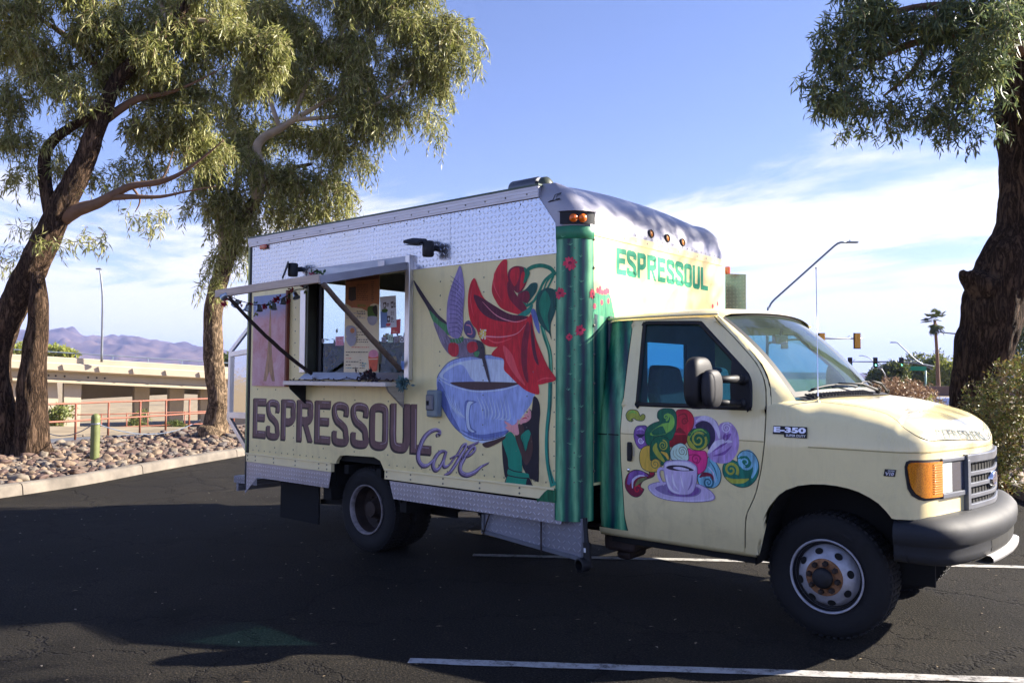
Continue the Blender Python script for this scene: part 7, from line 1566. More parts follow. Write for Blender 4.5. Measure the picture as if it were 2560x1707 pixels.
# --- front wall: ESPRESSOUL and small cactus
FRONT = lambda p, l: Vector((XFACE+l, p[0], p[1]))
def F5(*pts): return [(q.y, q.z) for q in (onX(c5(p), XFACE) for p in pts)]
fb = [(745, 848, 820, 1098), (852, 952, 850, 1122), (962, 1052, 870, 1130), (1064, 1160, 898, 1160), (1172, 1255, 925, 1178), (1262, 1345, 945, 1195), (1352, 1438, 962, 1208), (1445, 1525, 985, 1228), (1532, 1608, 1002, 1245), (1616, 1690, 1015, 1265)]
zt = F5((745, 815))[0][1]-.004; zb2 = F5((745, 1098))[0][1]+.002
for ch, (a, b_, t0, t1) in zip('ESPRESSOUL', fb):
    ya = F5((a, 1000))[0][0]; yb_ = F5((b_, 1000))[0][0]; d_ = Decal(FRONT, .0008); put_letter(d_, ch, (ya, zb2, yb_-ya, zt-zb2), MI['frontgreen'], .33, .21); fin(d_, 'painted_letter', front)
d_ = Decal(FRONT, .001); d_.poly(F5((515, 1450), (515, 1300), (560, 1290), (620, 1300), (665, 1295), (690, 1340), (712, 1450), (715, 1560), (515, 1560)), True, MI['mint']); d_.line(F5((560, 1310), (565, 1560)), .012, False, MI['green']); d_.line(F5((620, 1310), (640, 1560)), .012, False, MI['green'])
for i, px in enumerate([(552, 1262), (580, 1242), (600, 1282), (625, 1278), (645, 1262), (662, 1270), (595, 1385), (662, 1372), (522, 1425), (640, 1280), (575, 1275), (1740, 1425), (1790, 1400)]): d_.ell(F5(px)[0], .018, .022, MI['rose'], 8)
fin(d_, 'painted_cactus', front)
# --- swirls on the cab door
DOOR = lambda p, l: cabpt(p[0], p[1], -1, l)
def A6(*pts): return cabp(cd, pts)
Q_ = {k: paint('swirl_'+k, c, v) for k, (c, v) in {'dgreen': ((14, 96, 66), .3), 'lgreen': ((120, 176, 70), .25), 'ygreen': ((160, 164, 60), .2), 'gold': ((206, 168, 64), .18), 'red': ((196, 26, 52), .18), 'dred': ((130, 14, 30), .2), 'purple': ((120, 80, 150), .35), 'dpurple': ((46, 30, 70), .3), 'lav': ((168, 140, 192), .3), 'ltlav': ((206, 196, 226), .2), 'mint': ((186, 212, 196), .12), 'pink': ((214, 52, 128), .15), 'dpink': ((160, 24, 84), .15), 'sky': ((120, 176, 196), .3), 'dsky': ((40, 100, 120), .3), 'teal': ((20, 110, 90), .3), 'line': ((18, 50, 50), .2), 'cup': ((188, 172, 204), .16), 'cuplt': ((212, 204, 224), .1), 'cupdk': ((128, 110, 156), .2), 'coffee': ((46, 34, 56), .2), 'wine': ((120, 24, 56), .25), 'olive': ((110, 116, 70), .25)}.items()}
QK = list(Q_); QI = {k: i for i, k in enumerate(QK)}; QL = [Q_[k] for k in QK]
def blobd(name, body, col, spir=(), lines=(), lift=.0016, outline='line', extra=()):
    d_ = Decal(DOOR, lift); P = A6(*body); d_.poly(P, True, QI[col])
    for pts, c_ in extra: d_.poly(A6(*pts), True, QI[c_])
    for c, r, turns, w, cc, a0, dr_ in spir:
        q = A6(c)[0]; k = abs(A6((c[0]+r, c[1]))[0][0]-q[0]); d_.spiral(q, k, turns, w, QI[cc], a0, dr_)
    for pts, w, cc in lines: d_.line(A6(*pts), w, True, QI[cc])
    if outline: d_.line(P, .0045, True, QI[outline], closed=True)
    o = d_.mb.build(name, QL, doors[-1], recalc=False); used = sorted(set(d_.mb.mi)); o.data.materials.clear()
    for u in used: o.data.materials.append(QL[u])
    mp2 = {u: i for i, u in enumerate(used)}; o.data.polygons.foreach_set('material_index', [mp2[i] for i in d_.mb.mi]); o.data.update()
blobd('painted_swirl', [(100, 300), (50, 275), (28, 210), (60, 150), (120, 132), (190, 150), (230, 220), (245, 205), (275, 195), (298, 225), (280, 275), (235, 290), (180, 280), (140, 255), (118, 262), (130, 285)], 'ygreen', [((110, 280), 16, 1.2, .006, 'line', 0, 1)], [([(60, 200), (120, 160), (180, 190)], [.003, .016, .004], 'lgreen')])
blobd('painted_swirl', [(240, 355), (180, 370), (145, 430), (142, 520), (175, 620), (230, 680), (320, 640), (340, 500), (320, 370)], 'purple', [((235, 565), 40, 1.8, .010, 'ltlav', 0, -1)], [([(180, 420), (240, 400), (290, 430)], [.003, .018, .003], 'lav'), ([(170, 480), (230, 500), (290, 480)], [.004, .03, .004], 'dpurple')], .0016)
blobd('painted_swirl', [(1040, 225), (960, 260), (960, 420), (1060, 480), (1200, 640), (1170, 760), (1260, 860), (1380, 885), (1500, 850), (1590, 720), (1612, 560), (1580, 420), (1500, 320), (1420, 305), (1350, 330), (1330, 360), (1290, 290), (1180, 225)], 'lav', [((1435, 390), 72, 2.2, .010, 'ltlav', .5, 1)], [([(1010, 300), (1100, 250), (1230, 290), (1310, 420), (1340, 540)], [.01, .035, .03, .012], 'ltlav'), ([(1180, 740), (1300, 620), (1420, 580), (1520, 580)], [.01, .05, .03, .005], 'ltlav'), ([(1240, 720), (1360, 640), (1450, 590)], [.004, .016, .004], 'purple'), ([(1250, 780), (1400, 740), (1510, 640)], [.004, .02, .004], 'purple'), ([(1420, 470), (1420, 530), (1500, 470)], [.01, .04, .01], 'purple')], .0020, None,
      [([(1000, 350), (1100, 290), (1200, 320), (1270, 420), (1280, 540), (1230, 640), (1180, 690), (1160, 560), (1050, 430)], 'dpurple')])
blobd('painted_swirl', [(730, 170), (800, 130), (880, 135), (950, 190), (982, 280), (965, 380), (900, 480), (870, 600), (760, 640), (650, 650), (640, 560), (720, 400)], 'red', [((850, 300), 48, 1.6, .008, 'dred', 0, 1)], [([(760, 220), (850, 190), (890, 260), (880, 330)], [.004, .01, .004], 'dred')], .0024, 'dred', [([(760, 390), (840, 430), (880, 500), (860, 600), (720, 650), (650, 640), (660, 560)], 'dred')])
blobd('painted_swirl', [(540, 120), (480, 160), (470, 240), (500, 290), (420, 320), (340, 370), (300, 440), (298, 540), (330, 620), (420, 620), (560, 560), (660, 560), (720, 440), (740, 320), (735, 200), (690, 130), (620, 115)], 'dgreen', [((590, 235), 42, 1.4, .014, 'lgreen', -1.5, 1)], [([(600, 190), (670, 240), (660, 350), (560, 400), (440, 450), (370, 480)], [.012, .026, .05, .075, .05, .008], 'lgreen')], .0028)
blobd('painted_swirl', [(360, 640), (270, 660), (225, 740), (222, 850), (260, 950), (350, 1000), (460, 1000), (520, 940), (530, 880), (480, 820), (420, 812), (372, 840), (380, 760)], 'gold', [((440, 895), 78, 2.0, .008, 'olive', -.5, 1)], [], .0032)
blobd('painted_swirl', [(500, 500), (420, 540), (372, 640), (366, 760), (380, 840), (440, 815), (510, 840), (530, 910), (570, 890), (640, 830), (640, 620), (620, 540)], 'dgreen', [((548, 632), 66, 2.0, .010, 'ygreen', 1.6, -1)], [([(460, 600), (440, 680), (500, 780), (570, 860)], [.008, .04, .035, .012], 'ygreen'), ([(520, 720), (590, 760), (630, 830)], [.006, .026, .012], 'gold')], .0036)
blobd('painted_swirl', [(1048, 392), (960, 410), (900, 480), (886, 570), (920, 650), (990, 695), (1080, 698), (1160, 650), (1208, 570), (1200, 470), (1140, 405)], 'dgreen', [((1045, 555), 150, 2.1, .020, 'ygreen', 2.5, 1)], [([(930, 520), (980, 440), (1080, 410), (1160, 460)], [.004, .016, .004], 'lgreen'), ([(920, 560), (960, 640), (1020, 690)], [.004, .03, .01], 'ygreen')], .0040)
blobd('painted_swirl', [(900, 680), (960, 700), (1060, 710), (1140, 715), (1168, 780), (1165, 880), (1130, 980), (1040, 1030), (1020, 930), (900, 850)], 'pink', [((1010, 830), 70, 1.5, .009, 'dpink', 0, 1)], [([(900, 770), (1000, 760), (1060, 800), (1060, 860), (1010, 890)], .006, 'dpink')], .0044, 'dpink')
blobd('painted_swirl', [(1175, 800), (1240, 820), (1320, 920), (1362, 1040), (1340, 1160), (1270, 1222), (1180, 1222), (1060, 1180), (1030, 1060), (1120, 980)], 'sky', [((1180, 1150), 78, 1.9, .014, 'dsky', 1.2, -1)], [([(1200, 850), (1270, 960), (1310, 1100)], [.003, .010, .003], 'dsky'), ([(1180, 930), (1250, 1020), (1280, 1150)], [.003, .008, .003], 'ltlav'), ([(1060, 1080), (1120, 1040), (1220, 1050), (1250, 1120)], [.006, .03, .02, .006], 'wine')], .0016)
blobd('painted_swirl', [(780, 602), (700, 640), (655, 710), (656, 790), (680, 835), (780, 840), (900, 840), (905, 740), (880, 650), (830, 608)], 'mint', [((820, 715), 66, 2.0, .006, 'olive', -.8, 1)], [([(700, 700), (700, 770), (760, 830)], .003, 'olive'), ([(740, 680), (740, 760), (830, 820)], .003, 'olive')], .0048)
blobd('painted_swirl', [(1500, 828), (1430, 850), (1386, 930), (1390, 1030), (1440, 1110), (1530, 1180), (1640, 1218), (1750, 1200), (1840, 1120), (1888, 1000), (1880, 860), (1820, 750), (1720, 705), (1640, 720), (1590, 790), (1586, 860)], 'teal', [((1700, 875), 130, 1.7, .018, 'sky', 2.6, -1), ((1500, 975), 100, 1.6, .020, 'ygreen', -.6, 1)], [([(1640, 760), (1740, 740), (1820, 830), (1840, 960), (1790, 1090)], [.02, .045, .05, .03, .01], 'sky'), ([(1420, 1080), (1520, 1130), (1660, 1130), (1750, 1100)], [.01, .03, .03, .005], 'ygreen'), ([(1610, 820), (1640, 900), (1700, 930)], [.02, .03, .01], 'sky')], .0016)
blobd('painted_swirl', [(110, 990), (160, 975), (240, 985), (320, 1020), (362, 1040), (352, 1010), (380, 985), (420, 1000), (432, 1040), (400, 1076), (330, 1100), (270, 1130), (238, 1180), (240, 1220), (280, 1244), (262, 1290), (220, 1340), (160, 1354), (90, 1320), (30, 1240), (16, 1140), (50, 1040)], 'wine', [((388, 1025), 26, 1.4, .008, 'red', 0, 1), ((190, 1250), 60, 1.2, .012, 'red', 0, 1)], [([(60, 1180), (110, 1060), (220, 1020), (340, 1060)], [.02, .05, .04, .006], 'purple'), ([(120, 1230), (130, 1120), (210, 1060), (300, 1060)], [.006, .018, .014, .003], 'ltlav'), ([(160, 1200), (220, 1130), (320, 1080)], [.01, .03, .006], 'olive')], .0016)
blobd('painted_saucer', [(345, 1210), (390, 1170), (500, 1145), (700, 1140), (900, 1150), (1050, 1175), (1180, 1240), (1262, 1320), (1268, 1380), (1180, 1410), (1000, 1422), (800, 1415), (600, 1390), (450, 1340), (370, 1270)], 'cup', [], [([(360, 1240), (470, 1340), (640, 1390), (900, 1412), (1160, 1400), (1250, 1360)], .012, 'ltlav')], .0052, 'cupdk', [([(440, 1230), (560, 1180), (700, 1165), (950, 1190), (1080, 1240), (1060, 1310), (960, 1350), (760, 1350), (560, 1310)], 'cupdk'), ([(620, 1280), (780, 1340), (980, 1330), (1060, 1270), (1000, 1220), (700, 1220)], 'purple')])
blobd('painted_cup', [(565, 930), (575, 880), (620, 850), (760, 842), (900, 848), (985, 890), (1025, 940), (1030, 1010), (1020, 1140), (990, 1250), (930, 1310), (820, 1322), (700, 1300), (630, 1240), (590, 1120), (570, 1020)], 'cup', [], [([(600, 1040), (620, 1160), (680, 1260), (780, 1305)], [.006, .02, .006], 'cuplt'), ([(680, 1030), (700, 1150), (760, 1250)], [.004, .016, .004], 'cuplt'), ([(960, 1040), (950, 1160), (900, 1260)], [.004, .014, .004], 'cupdk'), ([(800, 1060), (820, 1160), (840, 1230)], [.004, .012, .004], 'cuplt')], .0060, 'cupdk', [([(585, 900), (640, 868), (780, 856), (920, 880), (1000, 940), (990, 985), (880, 992), (720, 982), (610, 950)], 'cuplt'), ([(596, 940), (650, 912), (760, 908), (880, 925), (985, 978), (900, 990), (760, 986), (650, 970)], 'coffee'), ([(690, 945), (760, 930), (850, 945), (920, 975), (800, 978)], 'ltlav')])
d_ = Decal(DOOR, .0066); d_.line(A6((566, 965), (520, 955), (490, 985), (492, 1060), (520, 1130), (570, 1185)), [.018, .020, .020, .02, .018, .016], True, QI['cup']); d_.line(A6((560, 985), (528, 975), (508, 1000), (512, 1060), (540, 1120)), .005, True, QI['cupdk']); d_.build('painted_cup_handle', QL, doors[-1])
# ------------------------------------------------------------------ things on and in the serving window
YG = YB+.050
def sheet_on(f, pts, y, th=.0012): return MB().prism([onY(f(p), y) for p in pts], (0, th, 0))
PAP = lambda n, c, v=.05: mat('paper_'+n, lin(c), .7, 0, v, 9)
pm = {k: PAP(k, c, v) for k, (c, v) in {'cream': ((238, 222, 186), .06), 'orange': ((196, 128, 82), .12), 'ink': ((74, 58, 54), .2), 'brown': ((120, 72, 52), .2), 'green': ((70, 104, 34), .2), 'lime': ((126, 150, 46), .1), 'white': ((226, 228, 236), .06), 'blue': ((120, 150, 206), .1), 'red': ((216, 92, 96), .1), 'drink': ((226, 104, 74), .2), 'pinkd': ((232, 150, 170), .2), 'grey': ((170, 168, 182), .15), 'mint': ((196, 224, 206), .06), 'pink': ((236, 176, 196), .06), 'teal': ((60, 150, 170), .1), 'darkp': ((40, 34, 30), .2), 'sun': ((222, 176, 70), .1)}.items()}
PK = list(pm); PI = {k: i for i, k in enumerate(PK)}; PL = [pm[k] for k in PK]
def poster(name, label, outline, base, marks, y=YG, group=None):
    o = sheet_on(cw, outline, y).build(name, pm[base]); tag(o, label, 'poster', group)
    d_ = Decal(lambda p, l: Vector((onY(cw(p), y-.0006-l))), 0.0)
    for mk in marks:
        if mk[0] == 'p': d_.poly(mk[1], mk[3] if len(mk) > 3 else True, PI[mk[2]])
        elif mk[0] == 'l': d_.line(mk[1], mk[3], False, PI[mk[2]])
        elif mk[0] == 'e': d_.ell(mk[1], mk[2][0], mk[2][1], PI[mk[3]])
        elif mk[0] == 't':      # block of small illegible lines
            x0, y0, x1, n, dy, col = mk[1:]; g = random.Random(int(x0+y0))
            for i in range(n):
                x = x0
                while x < x1-8:
                    w = g.uniform(10, 34); d_.line([(x, y0+i*dy), (min(x+w, x1), y0+i*dy-1)], g.uniform(6, 9), False, PI[col]); x += w+7
                    if g.random() < .12: break
        elif mk[0] == 'w':
            tv, tf = text2d(mk[1], .02); x0, y0, x1, y1 = mk[2]; l = d_._l(); d_.mb.add([d_.surf((x0+(x1-x0)*u, y1+(y0-y1)*v), l) for u, v in tv], tf, PI[mk[3]])
    if d_.mb.v:
        q = d_.mb.build('print', PL, o, recalc=False); q['kind'] = 'stuff'
    return o
poster('menu_poster', 'tall cream and orange drinks menu poster in the serving window', [(572, 250), (968, 214), (952, 1345), (550, 1352)], 'cream',
       [('p', [(574, 300), (964, 262), (962, 520), (955, 560), (900, 545), (860, 560), (830, 640), (760, 605), (640, 590), (575, 545)], 'orange', False), ('p', [(590, 230), (960, 215), (962, 262), (574, 300)], 'brown', False), ('p', [(610, 360), (690, 352), (694, 505), (640, 520), (604, 500)], 'ink', False), ('t', 700, 330, 830, 9, 22, 'brown'), ('t', 870, 300, 900, 10, 24, 'ink'), ('w', 'MATCHA', (712, 556, 806, 588), 'lime'), ('t', 640, 590, 704, 1, 10, 'red'),
        ('p', [(830, 590), (880, 575), (925, 590), (935, 680), (925, 740), (840, 720), (824, 650)], 'green'), ('p', [(880, 600), (930, 570), (936, 690), (900, 660)], 'darkp'), ('p', [(828, 700), (930, 700), (925, 770), (880, 800), (835, 770)], 'grey'), ('t', 580, 660, 800, 3, 26, 'grey'), ('t', 700, 640, 800, 3, 28, 'ink'),
        ('p', [(574, 830), (610, 800), (680, 820), (694, 900), (670, 930), (590, 930), (572, 880)], 'grey'), ('p', [(580, 935), (690, 935), (680, 1010), (630, 1040), (592, 1000)], 'grey'), ('e', (650, 860), (26, 30), 'orange'), ('t', 700, 830, 800, 1, 10, 'orange'), ('t', 700, 880, 830, 5, 28, 'ink'), ('t', 640, 1052, 850, 1, 10, 'drink'), ('t', 574, 1108, 830, 2, 34, 'ink'), ('t', 574, 1180, 700, 1, 10, 'drink'), ('t', 574, 1218, 720, 2, 36, 'ink'), ('t', 574, 1290, 640, 1, 10, 'teal'), ('t', 650, 1292, 720, 1, 10, 'ink'), ('t', 735, 1200, 790, 4, 30, 'ink'), ('t', 760, 1240, 810, 2, 30, 'teal'),
        ('p', [(836, 1150), (888, 1130), (946, 1148), (940, 1240), (930, 1318), (890, 1330), (850, 1318), (840, 1240)], 'drink'), ('p', [(838, 1150), (850, 1100), (890, 1080), (930, 1095), (946, 1148), (890, 1170)], 'pinkd'), ('l', [(836, 1190), (944, 1186)], 'cream', 8)])
poster('cup_menu', 'white sheet with small drawings of cups, right of the tall menu poster', [(968, 472), (1150, 454), (1160, 820), (975, 832)], 'white', [('p', [(976, 640), (1050, 640), (1060, 740), (1030, 826), (978, 828)], 'blue', False), ('p', [(1004, 540), (1040, 530), (1036, 600), (1012, 604)], 'ink', False), ('p', [(1092, 530), (1124, 522), (1122, 596), (1098, 600)], 'ink', False), ('e', (1022, 570), (10, 20), 'white'), ('e', (1108, 562), (9, 20), 'white'), ('p', [(990, 620), (1030, 605), (1060, 625), (1040, 650), (1000, 648)], 'green'), ('p', [(1050, 690), (1086, 690), (1084, 760), (1054, 765)], 'ink', False), ('e', (1068, 726), (10, 18), 'white'), ('t', 1044, 550, 1074, 3, 14, 'ink'), ('t', 1128, 540, 1150, 4, 16, 'ink'), ('t', 1092, 640, 1126, 3, 18, 'ink'), ('t', 1094, 710, 1130, 4, 16, 'ink'), ('p', [(1040, 780), (1090, 776), (1080, 806), (1046, 808)], 'red')])
poster('red_notice', 'pinkish red paper notice half behind the cup menu sheet', [(1095, 742), (1206, 726), (1200, 892), (1095, 897)], 'red', [('t', 1115, 860, 1170, 2, 16, 'cream')], YG+.003)
stk = [((985, 935, 1040, 992), 'grey', 'small grey sticker at the left of the sticker row'), ((1058, 905, 1118, 998), 'mint', 'pale mint sticker in the row below the red notice'), ((1128, 925, 1182, 998), 'grey', 'sticker with a dark figure in the row below the red notice'), ((1194, 925, 1250, 996), 'white', 'white sticker with a ring design in the sticker row'), ((1255, 930, 1284, 994), 'white', 'narrow white sticker at the right end of the sticker row'), ((1255, 850, 1282, 900), 'sun', 'small yellow sticker above the right end of the sticker row')]
for i, ((x0, y0, x1, y1), c_, lab) in enumerate(stk):
    mk = [('t', x0+8, y0+24, x1-6, 3, 18, 'ink')] if i != 3 else [('e', ((x0+x1)/2, (y0+y1)/2), (20, 24), 'ink'), ('e', ((x0+x1)/2, (y0+y1)/2), (12, 15), 'white')]
    o = poster('sticker', lab, [(x0, y0), (x1, y0-2), (x1, y1-1), (x0, y1)], c_, mk); o['category'] = 'sticker'; o['group'] = 'stickers on the serving window'
poster('pink_note', 'small pink paper note low on the left window pane', [(455, 930), (550, 924), (550, 1030), (455, 1034)], 'pink', [('t', 468, 950, 540, 4, 22, 'red')])
o = poster('sticker', 'tiny dark sticker at the lower left of the window pane', [(296, 956), (324, 954), (326, 1000), (298, 1002)], 'grey', [('t', 300, 970, 322, 2, 16, 'ink')]); o['category'] = 'sticker'; o['group'] = 'stickers on the serving window'
# painted green counter back with leaves and yellow blooms, cup
MB().bb(-5.6, -3.3, -.45, -.43, .88, 1.93).build('counter_back', mat('deep_green_panel', (.008, .065, .042), .5, 0, .3, 5), truck)
q = onY(cw((985, 1160)), -.70); cupo = MB().lathe([(.0, -.07), (.035, -.07), (.05, .07), (.047, .07), (.033, -.06), (0, -.06)], q, (0, 0, 1), 18).build('paper_cup', pm['cream'], None, smooth=True); tag(cupo, 'cream paper cup on the counter inside the serving window', 'cup')
def foliage(name, label, c, r, n, mt, leaf, seed, cat, flowers=0, fm=None, parent=None):
    rng = np.random.default_rng(seed); b0 = Vector(c); o = thing(name, label, cat, b0) if parent is None else parent
    B = rng.normal(size=(n, 3))*np.array(r)*.45; d = unit(rng.normal(size=(n, 3))+np.array([0, -.5, .3])); quad_mesh('leaves', leaf_quads(B, d, rng.uniform(leaf*.7, leaf*1.3, n), rng.uniform(leaf*.35, leaf*.55, n), rng), mt, o)
    for i in range(flowers):
        p = rng.normal(size=3)*np.array(r)*.5; mbq = MB()
        for k in range(6):
            a = k*math.pi/3; e1 = Vector((math.cos(a), -.5, math.sin(a))).normalized()*leaf*.55; s_ = Vector((-math.sin(a), 0, math.cos(a)))*leaf*.2; P0 = Vector(p); mbq.add([P0, P0+e1*.6+s_, P0+e1, P0+e1*.6-s_], [(0, 1, 2, 3)])
        mbq.build('blossom', fm, o, recalc=False)
    return o
M['ileaf'] = leafmat('glossy_green_leaves', [(.02, .07, .02), (.05, .14, .03), (.09, .20, .04)], .3); M['yellowb'] = mat('yellow_petals', (.80, .50, .02), .6); M['redb'] = leafmat('crimson_petals', [(.38, .012, .05), (.55, .03, .09), (.62, .10, .14)], .3); M['blueleaf'] = leafmat('blue_green_succulent', [(.05, .11, .12), (.09, .17, .17), (.13, .22, .22)], .15); M['darkleaf'] = leafmat('dried_dark_leaves', [(.02, .016, .02), (.05, .035, .04), (.09, .06, .05)], .15)
foliage('green_plant', 'leafy green plant with yellow blooms inside the right of the window', onY(cw((1160, 1020)), -.62), (.24, .1, .09), 46, M['ileaf'], .085, 3, 'plant', 4, M['yellowb'])
foliage('green_plant', 'leafy plant with yellow blooms inside the left window pane', onY(cw((440, 1130)), -.60), (.22, .1, .20), 30, M['ileaf'], .075, 4, 'plant', 5, M['yellowb'])
q = onY(cw((1258, 1240)), YB-.02); jar = MB().lathe([(.0, -.085), (.032, -.085), (.034, -.08), (.034, .055), (.026, .07), (.026, .085), (.024, .085), (.024, .068), (.031, .05), (.031, -.078), (0, -.08)], q, (0, 0, 1), 20).build('glass_jar', M['glass'], None, smooth=True); tag(jar, 'clear glass tip jar standing at the right end of the window sill', 'jar')
MB().lathe([(.0345, -.05), (.0345, .02)], q, (0, 0, 1), 18).build('jar_label', pm['blue'], jar, smooth=True)
# dried vine, flower bunch, succulent on the shelf
vp = [Vector(p) for p in cat_([tuple(onY(c1(p), YB-.20)) for p in [(500, 1445), (600, 1432), (680, 1440), (740, 1425), (820, 1436), (880, 1420), (960, 1432), (1040, 1425), (1120, 1438), (1190, 1440)]], 4, False)]
for p in vp: p.z = max(p.z, 1.533)
vine = thing('dried_vine', 'thin dark dried vine lying along the serving shelf', 'vine', vp[0]); MB().tube([p-vp[0] for p in vp], .004, 6).build('stem', M['dkstick'], vine)
rng = np.random.default_rng(12); B = np.array([list(vp[int(rng.integers(0, len(vp)))]-vp[0]) for _ in range(70)])+rng.normal(size=(70, 3))*.012; B[:, 2] = np.maximum(B[:, 2], .003); quad_mesh('leaves', leaf_quads(B, unit(rng.normal(size=(70, 3))*np.array([1, 1, .4])), rng.uniform(.02, .045, 70), rng.uniform(.012, .02, 70), rng), M['darkleaf'], vine)
q = onY(c1((1040, 1425)), YB-.14); q.z = 1.57; foliage('dried_flower_bunch', 'bunch of dark dried flowers on the shelf right of the vine', q, (.13, .05, .05), 90, M['darkleaf'], .05, 14, 'flowers', 3, M['redb'])
q = onY(c1((1265, 1455)), YB-.16); su = thing('artificial_succulent', 'blue green succulent rosette hanging at the right end of the shelf', 'succulent', q)
for k in range(3):
    for i in range(9):
        a = 2*math.pi*i/9+k*.35; e1 = Vector((math.cos(a)*(1-.25*k), -.25-.25*k, math.sin(a)*(1-.25*k))).normalized()*(.085-.018*k); s_ = Vector((-math.sin(a), 0, math.cos(a)))*.018
        MB().add([(0, 0, 0), e1*.55+s_, e1, e1*.55-s_, e1*.5+Vector((0, -.008, 0))], [(0, 1, 4), (1, 2, 4), (2, 3, 4), (3, 0, 4)]).build('leaf', M['blueleaf'], su, recalc=False)
foliage('', '', q, (.08, .03, .06), 26, M['blueleaf'], .045, 15, '', parent=su)
# --- bell garland under the awning
ga = onY(cg((330, 960)), YB-.92); gar = thing('bell_garland', 'string of small metal bells with red flowers hung below the wooden awning beam', 'garland', ga)
def gpt(p): f = min(1, max(0, (p[0]-230)/2000.0)); return onY(cg(p), YB-.93+.86*f)-ga
MB().tube([Vector(p) for p in cat_([tuple(gpt(p)) for p in [(300, 960), (450, 1040), (640, 1110), (780, 1150), (960, 1195), (1160, 1200), (1300, 1180), (1480, 1090), (1650, 1030), (1830, 920), (1960, 830), (2150, 800), (2300, 700)]], 4, False)], .004, 6).build('string', M['dkstick'], gar, smooth=True)
M['bell'] = mat('galvanised_bell', (.42, .50, .58), .3, .7, .15, 30)
for i, (px, tx, tz) in enumerate([((225, 975), -.9, .4), ((500, 1150), -.6, .5), ((775, 1260), -.35, .8), ((1055, 1275), .1, 1), ((1415, 1240), 0, 1), ((1640, 1110), -.1, 1), ((1950, 960), .5, .8), ((2190, 690), -.5, .75)]):
    ax_ = Vector((-tx, .0, tz)).normalized(); MB().lathe([(.0, .034), (.012, .034), (.019, .028), (.024, .0), (.030, -.024), (.036, -.030), (.034, -.030), (.026, -.018), (.0, -.012)], gpt(px), ax_, 18).build('bell', M['bell'], gar, smooth=True, auto=50)
for i, px in enumerate([(310, 1030), (580, 1165), (830, 1190), (1200, 1240), (1430, 1090), (1760, 1110), (1860, 830), (2075, 700), (190, 1175), (1500, 1060)]):
    p = gpt(px); rng = np.random.default_rng(40+i); B = np.array(p)+rng.normal(size=(26, 3))*.010; quad_mesh('flower', leaf_quads(B, unit(rng.normal(size=(26, 3))), rng.uniform(.018, .034, 26), rng.uniform(.014, .024, 26), rng), M['redb'], gar)
for i, px in enumerate([(400, 960), (960, 1160), (1290, 1200), (1340, 1180), (1780, 1000), (1720, 1040)]):
    p = gpt(px); rng = np.random.default_rng(60+i); B = np.array(p)+rng.normal(size=(9, 3))*.012; quad_mesh('green_leaves', leaf_quads(B, unit(rng.normal(size=(9, 3))), rng.uniform(.02, .04, 9), rng.uniform(.012, .02, 9), rng), M['ileaf'], gar)
for i, px in enumerate([(2235, 870), (970, 1390), (1365, 1190)]):
    p = gpt(px); rng = np.random.default_rng(80+i); B = np.array(p)+rng.normal(size=(4, 3))*.006; quad_mesh('yellow_leaf', leaf_quads(B, unit(rng.normal(size=(4, 3))+np.array([0, 0, -2])), rng.uniform(.035, .055, 4), rng.uniform(.02, .032, 4), rng), M['yelleaf'], gar)
sprig = foliage('flower_sprig', 'red flower sprig with green leaves tucked on the window header', onY(c1((695, 715)), YB-.10), (.13, .03, .035), 34, M['ileaf'], .05, 17, 'flowers'); rng = np.random.default_rng(5); quad_mesh('flower', leaf_quads(np.array([-.07, -.02, 0])+rng.normal(size=(24, 3))*.012, unit(rng.normal(size=(24, 3))), rng.uniform(.02, .035, 24), rng.uniform(.014, .024, 24), rng), M['redb'], sprig)
# --- canvas painting beside the window
m, t, b = nodes('canvas_painting'); co = t.nodes.new('ShaderNodeTexCoord'); se = t.nodes.new('ShaderNodeSeparateXYZ'); t.links.new(co.outputs['Object'], se.inputs[0]); n = noise_tex(t, 6, 6, .7, dist=.6); n2 = noise_tex(t, 22, 4, .7, stretch=(1, 1, .4))
r1 = ramp(t, n.outputs[0], [(.3, lin((196, 110, 92))), (.5, lin((214, 154, 158))), (.7, lin((226, 184, 186)))]); hz = math_(t, 'ADD', se.outputs[2], math_(t, 'MULTIPLY', n.outputs[0], .22)); mr = t.nodes.new('ShaderNodeMapRange'); mr.interpolation_type = 'SMOOTHSTEP'; t.links.new(hz, mr.inputs['Value']); setin(mr, 'From Min', 2.22); setin(mr, 'From Max', 2.40)
c_ = mix(t, mr.outputs[0], r1.outputs[0], lin((112, 142, 190))); t.links.new(mix(t, math_(t, 'MULTIPLY', n2.outputs[0], .35), c_, lin((236, 214, 212))), b.inputs['Base Color']); setin(b, 'Roughness', .6); bump(t, b, n2.outputs[0], .2, .004)
px0, px1, pz0, pz1 = -5.655, -5.09, 1.472, 2.385
cv = MB().bb(px0, px1, YB-.030, YB-.001, pz0, pz1).build('canvas_painting', m); tag(cv, 'pink and blue canvas painting of a tapering tower left of the serving window', 'painting')
MB().bb(px1+.001, px1+.03, YB-.034, YB-.001, pz0-.004, pz1+.03).build('frame_edge', mat('red_brown_edge', (.20, .05, .03), .6), cv)
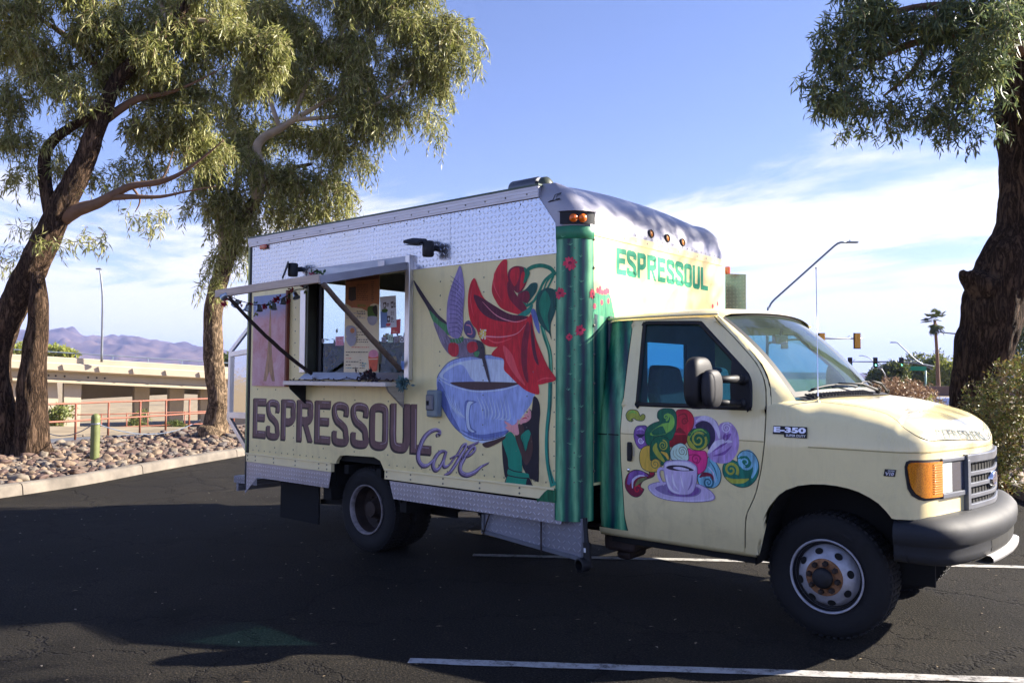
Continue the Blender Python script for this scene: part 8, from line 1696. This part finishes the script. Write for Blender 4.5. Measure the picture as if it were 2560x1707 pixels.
d_ = Decal(lambda p, l: Vector((p[0], YB-.0302-l, p[1])), .0004); tw_ = paint('tower_tan', (166, 128, 96), .35); cx0 = (px0+px1)/2+.02
d_.poly([(cx0-.10, 1.52), (cx0-.045, 1.76), (cx0-.022, 2.0), (cx0-.006, 2.26), (cx0+.006, 2.26), (cx0+.022, 2.0), (cx0+.045, 1.76), (cx0+.10, 1.52), (cx0+.05, 1.52), (cx0, 1.62), (cx0-.05, 1.52)], False); d_.rect(cx0-.05, 1.735, cx0+.05, 1.755); d_.rect(cx0-.03, 1.93, cx0+.03, 1.945); d_.line([(cx0, 2.26), (cx0, 2.31)], .005, False); d_.build('painted_tower', [tw_], cv)
# --- leaf litter on the asphalt
rng = np.random.default_rng(77); nL = 420; X = np.stack([rng.uniform(-8.5, 3, nL), rng.uniform(-5.2, 2, nL), np.full(nL, .006)], axis=1); d = unit(np.concatenate([rng.normal(size=(nL, 2)), np.zeros((nL, 1))+.03], axis=1)); Lq = rng.uniform(.012, .05, nL); sd = np.cross(d, UZ); wq = rng.uniform(.003, .009, nL)
Q = np.stack([X, X+d*(Lq*.5)[:, None]+sd*wq[:, None]+UZ*.003, X+d*Lq[:, None], X+d*(Lq*.5)[:, None]-sd*wq[:, None]+UZ*.001], axis=1)
ll = quad_mesh('leaf_litter', Q, leafmat('dry_leaf_litter', [(.10, .07, .04), (.22, .17, .11), (.34, .29, .22)], .1), None); ll['label'] = 'dry leaf scraps scattered over the asphalt'
# ------------------------------------------------------------------ air: even haze round the whole place
m = bpy.data.materials.new('haze_air'); m.use_nodes = True; t = m.node_tree; t.nodes.remove(t.nodes['Principled BSDF'])
pv = t.nodes.new('ShaderNodeVolumePrincipled'); setin(pv, 'Color', (.36, .48, .98, 1)); setin(pv, 'Density', .00015); setin(pv, 'Anisotropy', .1)
t.links.new(pv.outputs[0], t.nodes['Material Output'].inputs['Volume'])
hz = MB().bb(-9800, 9800, -9800, 9800, -12, 330).build('haze', m); hz['kind'] = 'stuff'; hz['label'] = 'thin blue haze that veils the far hills'
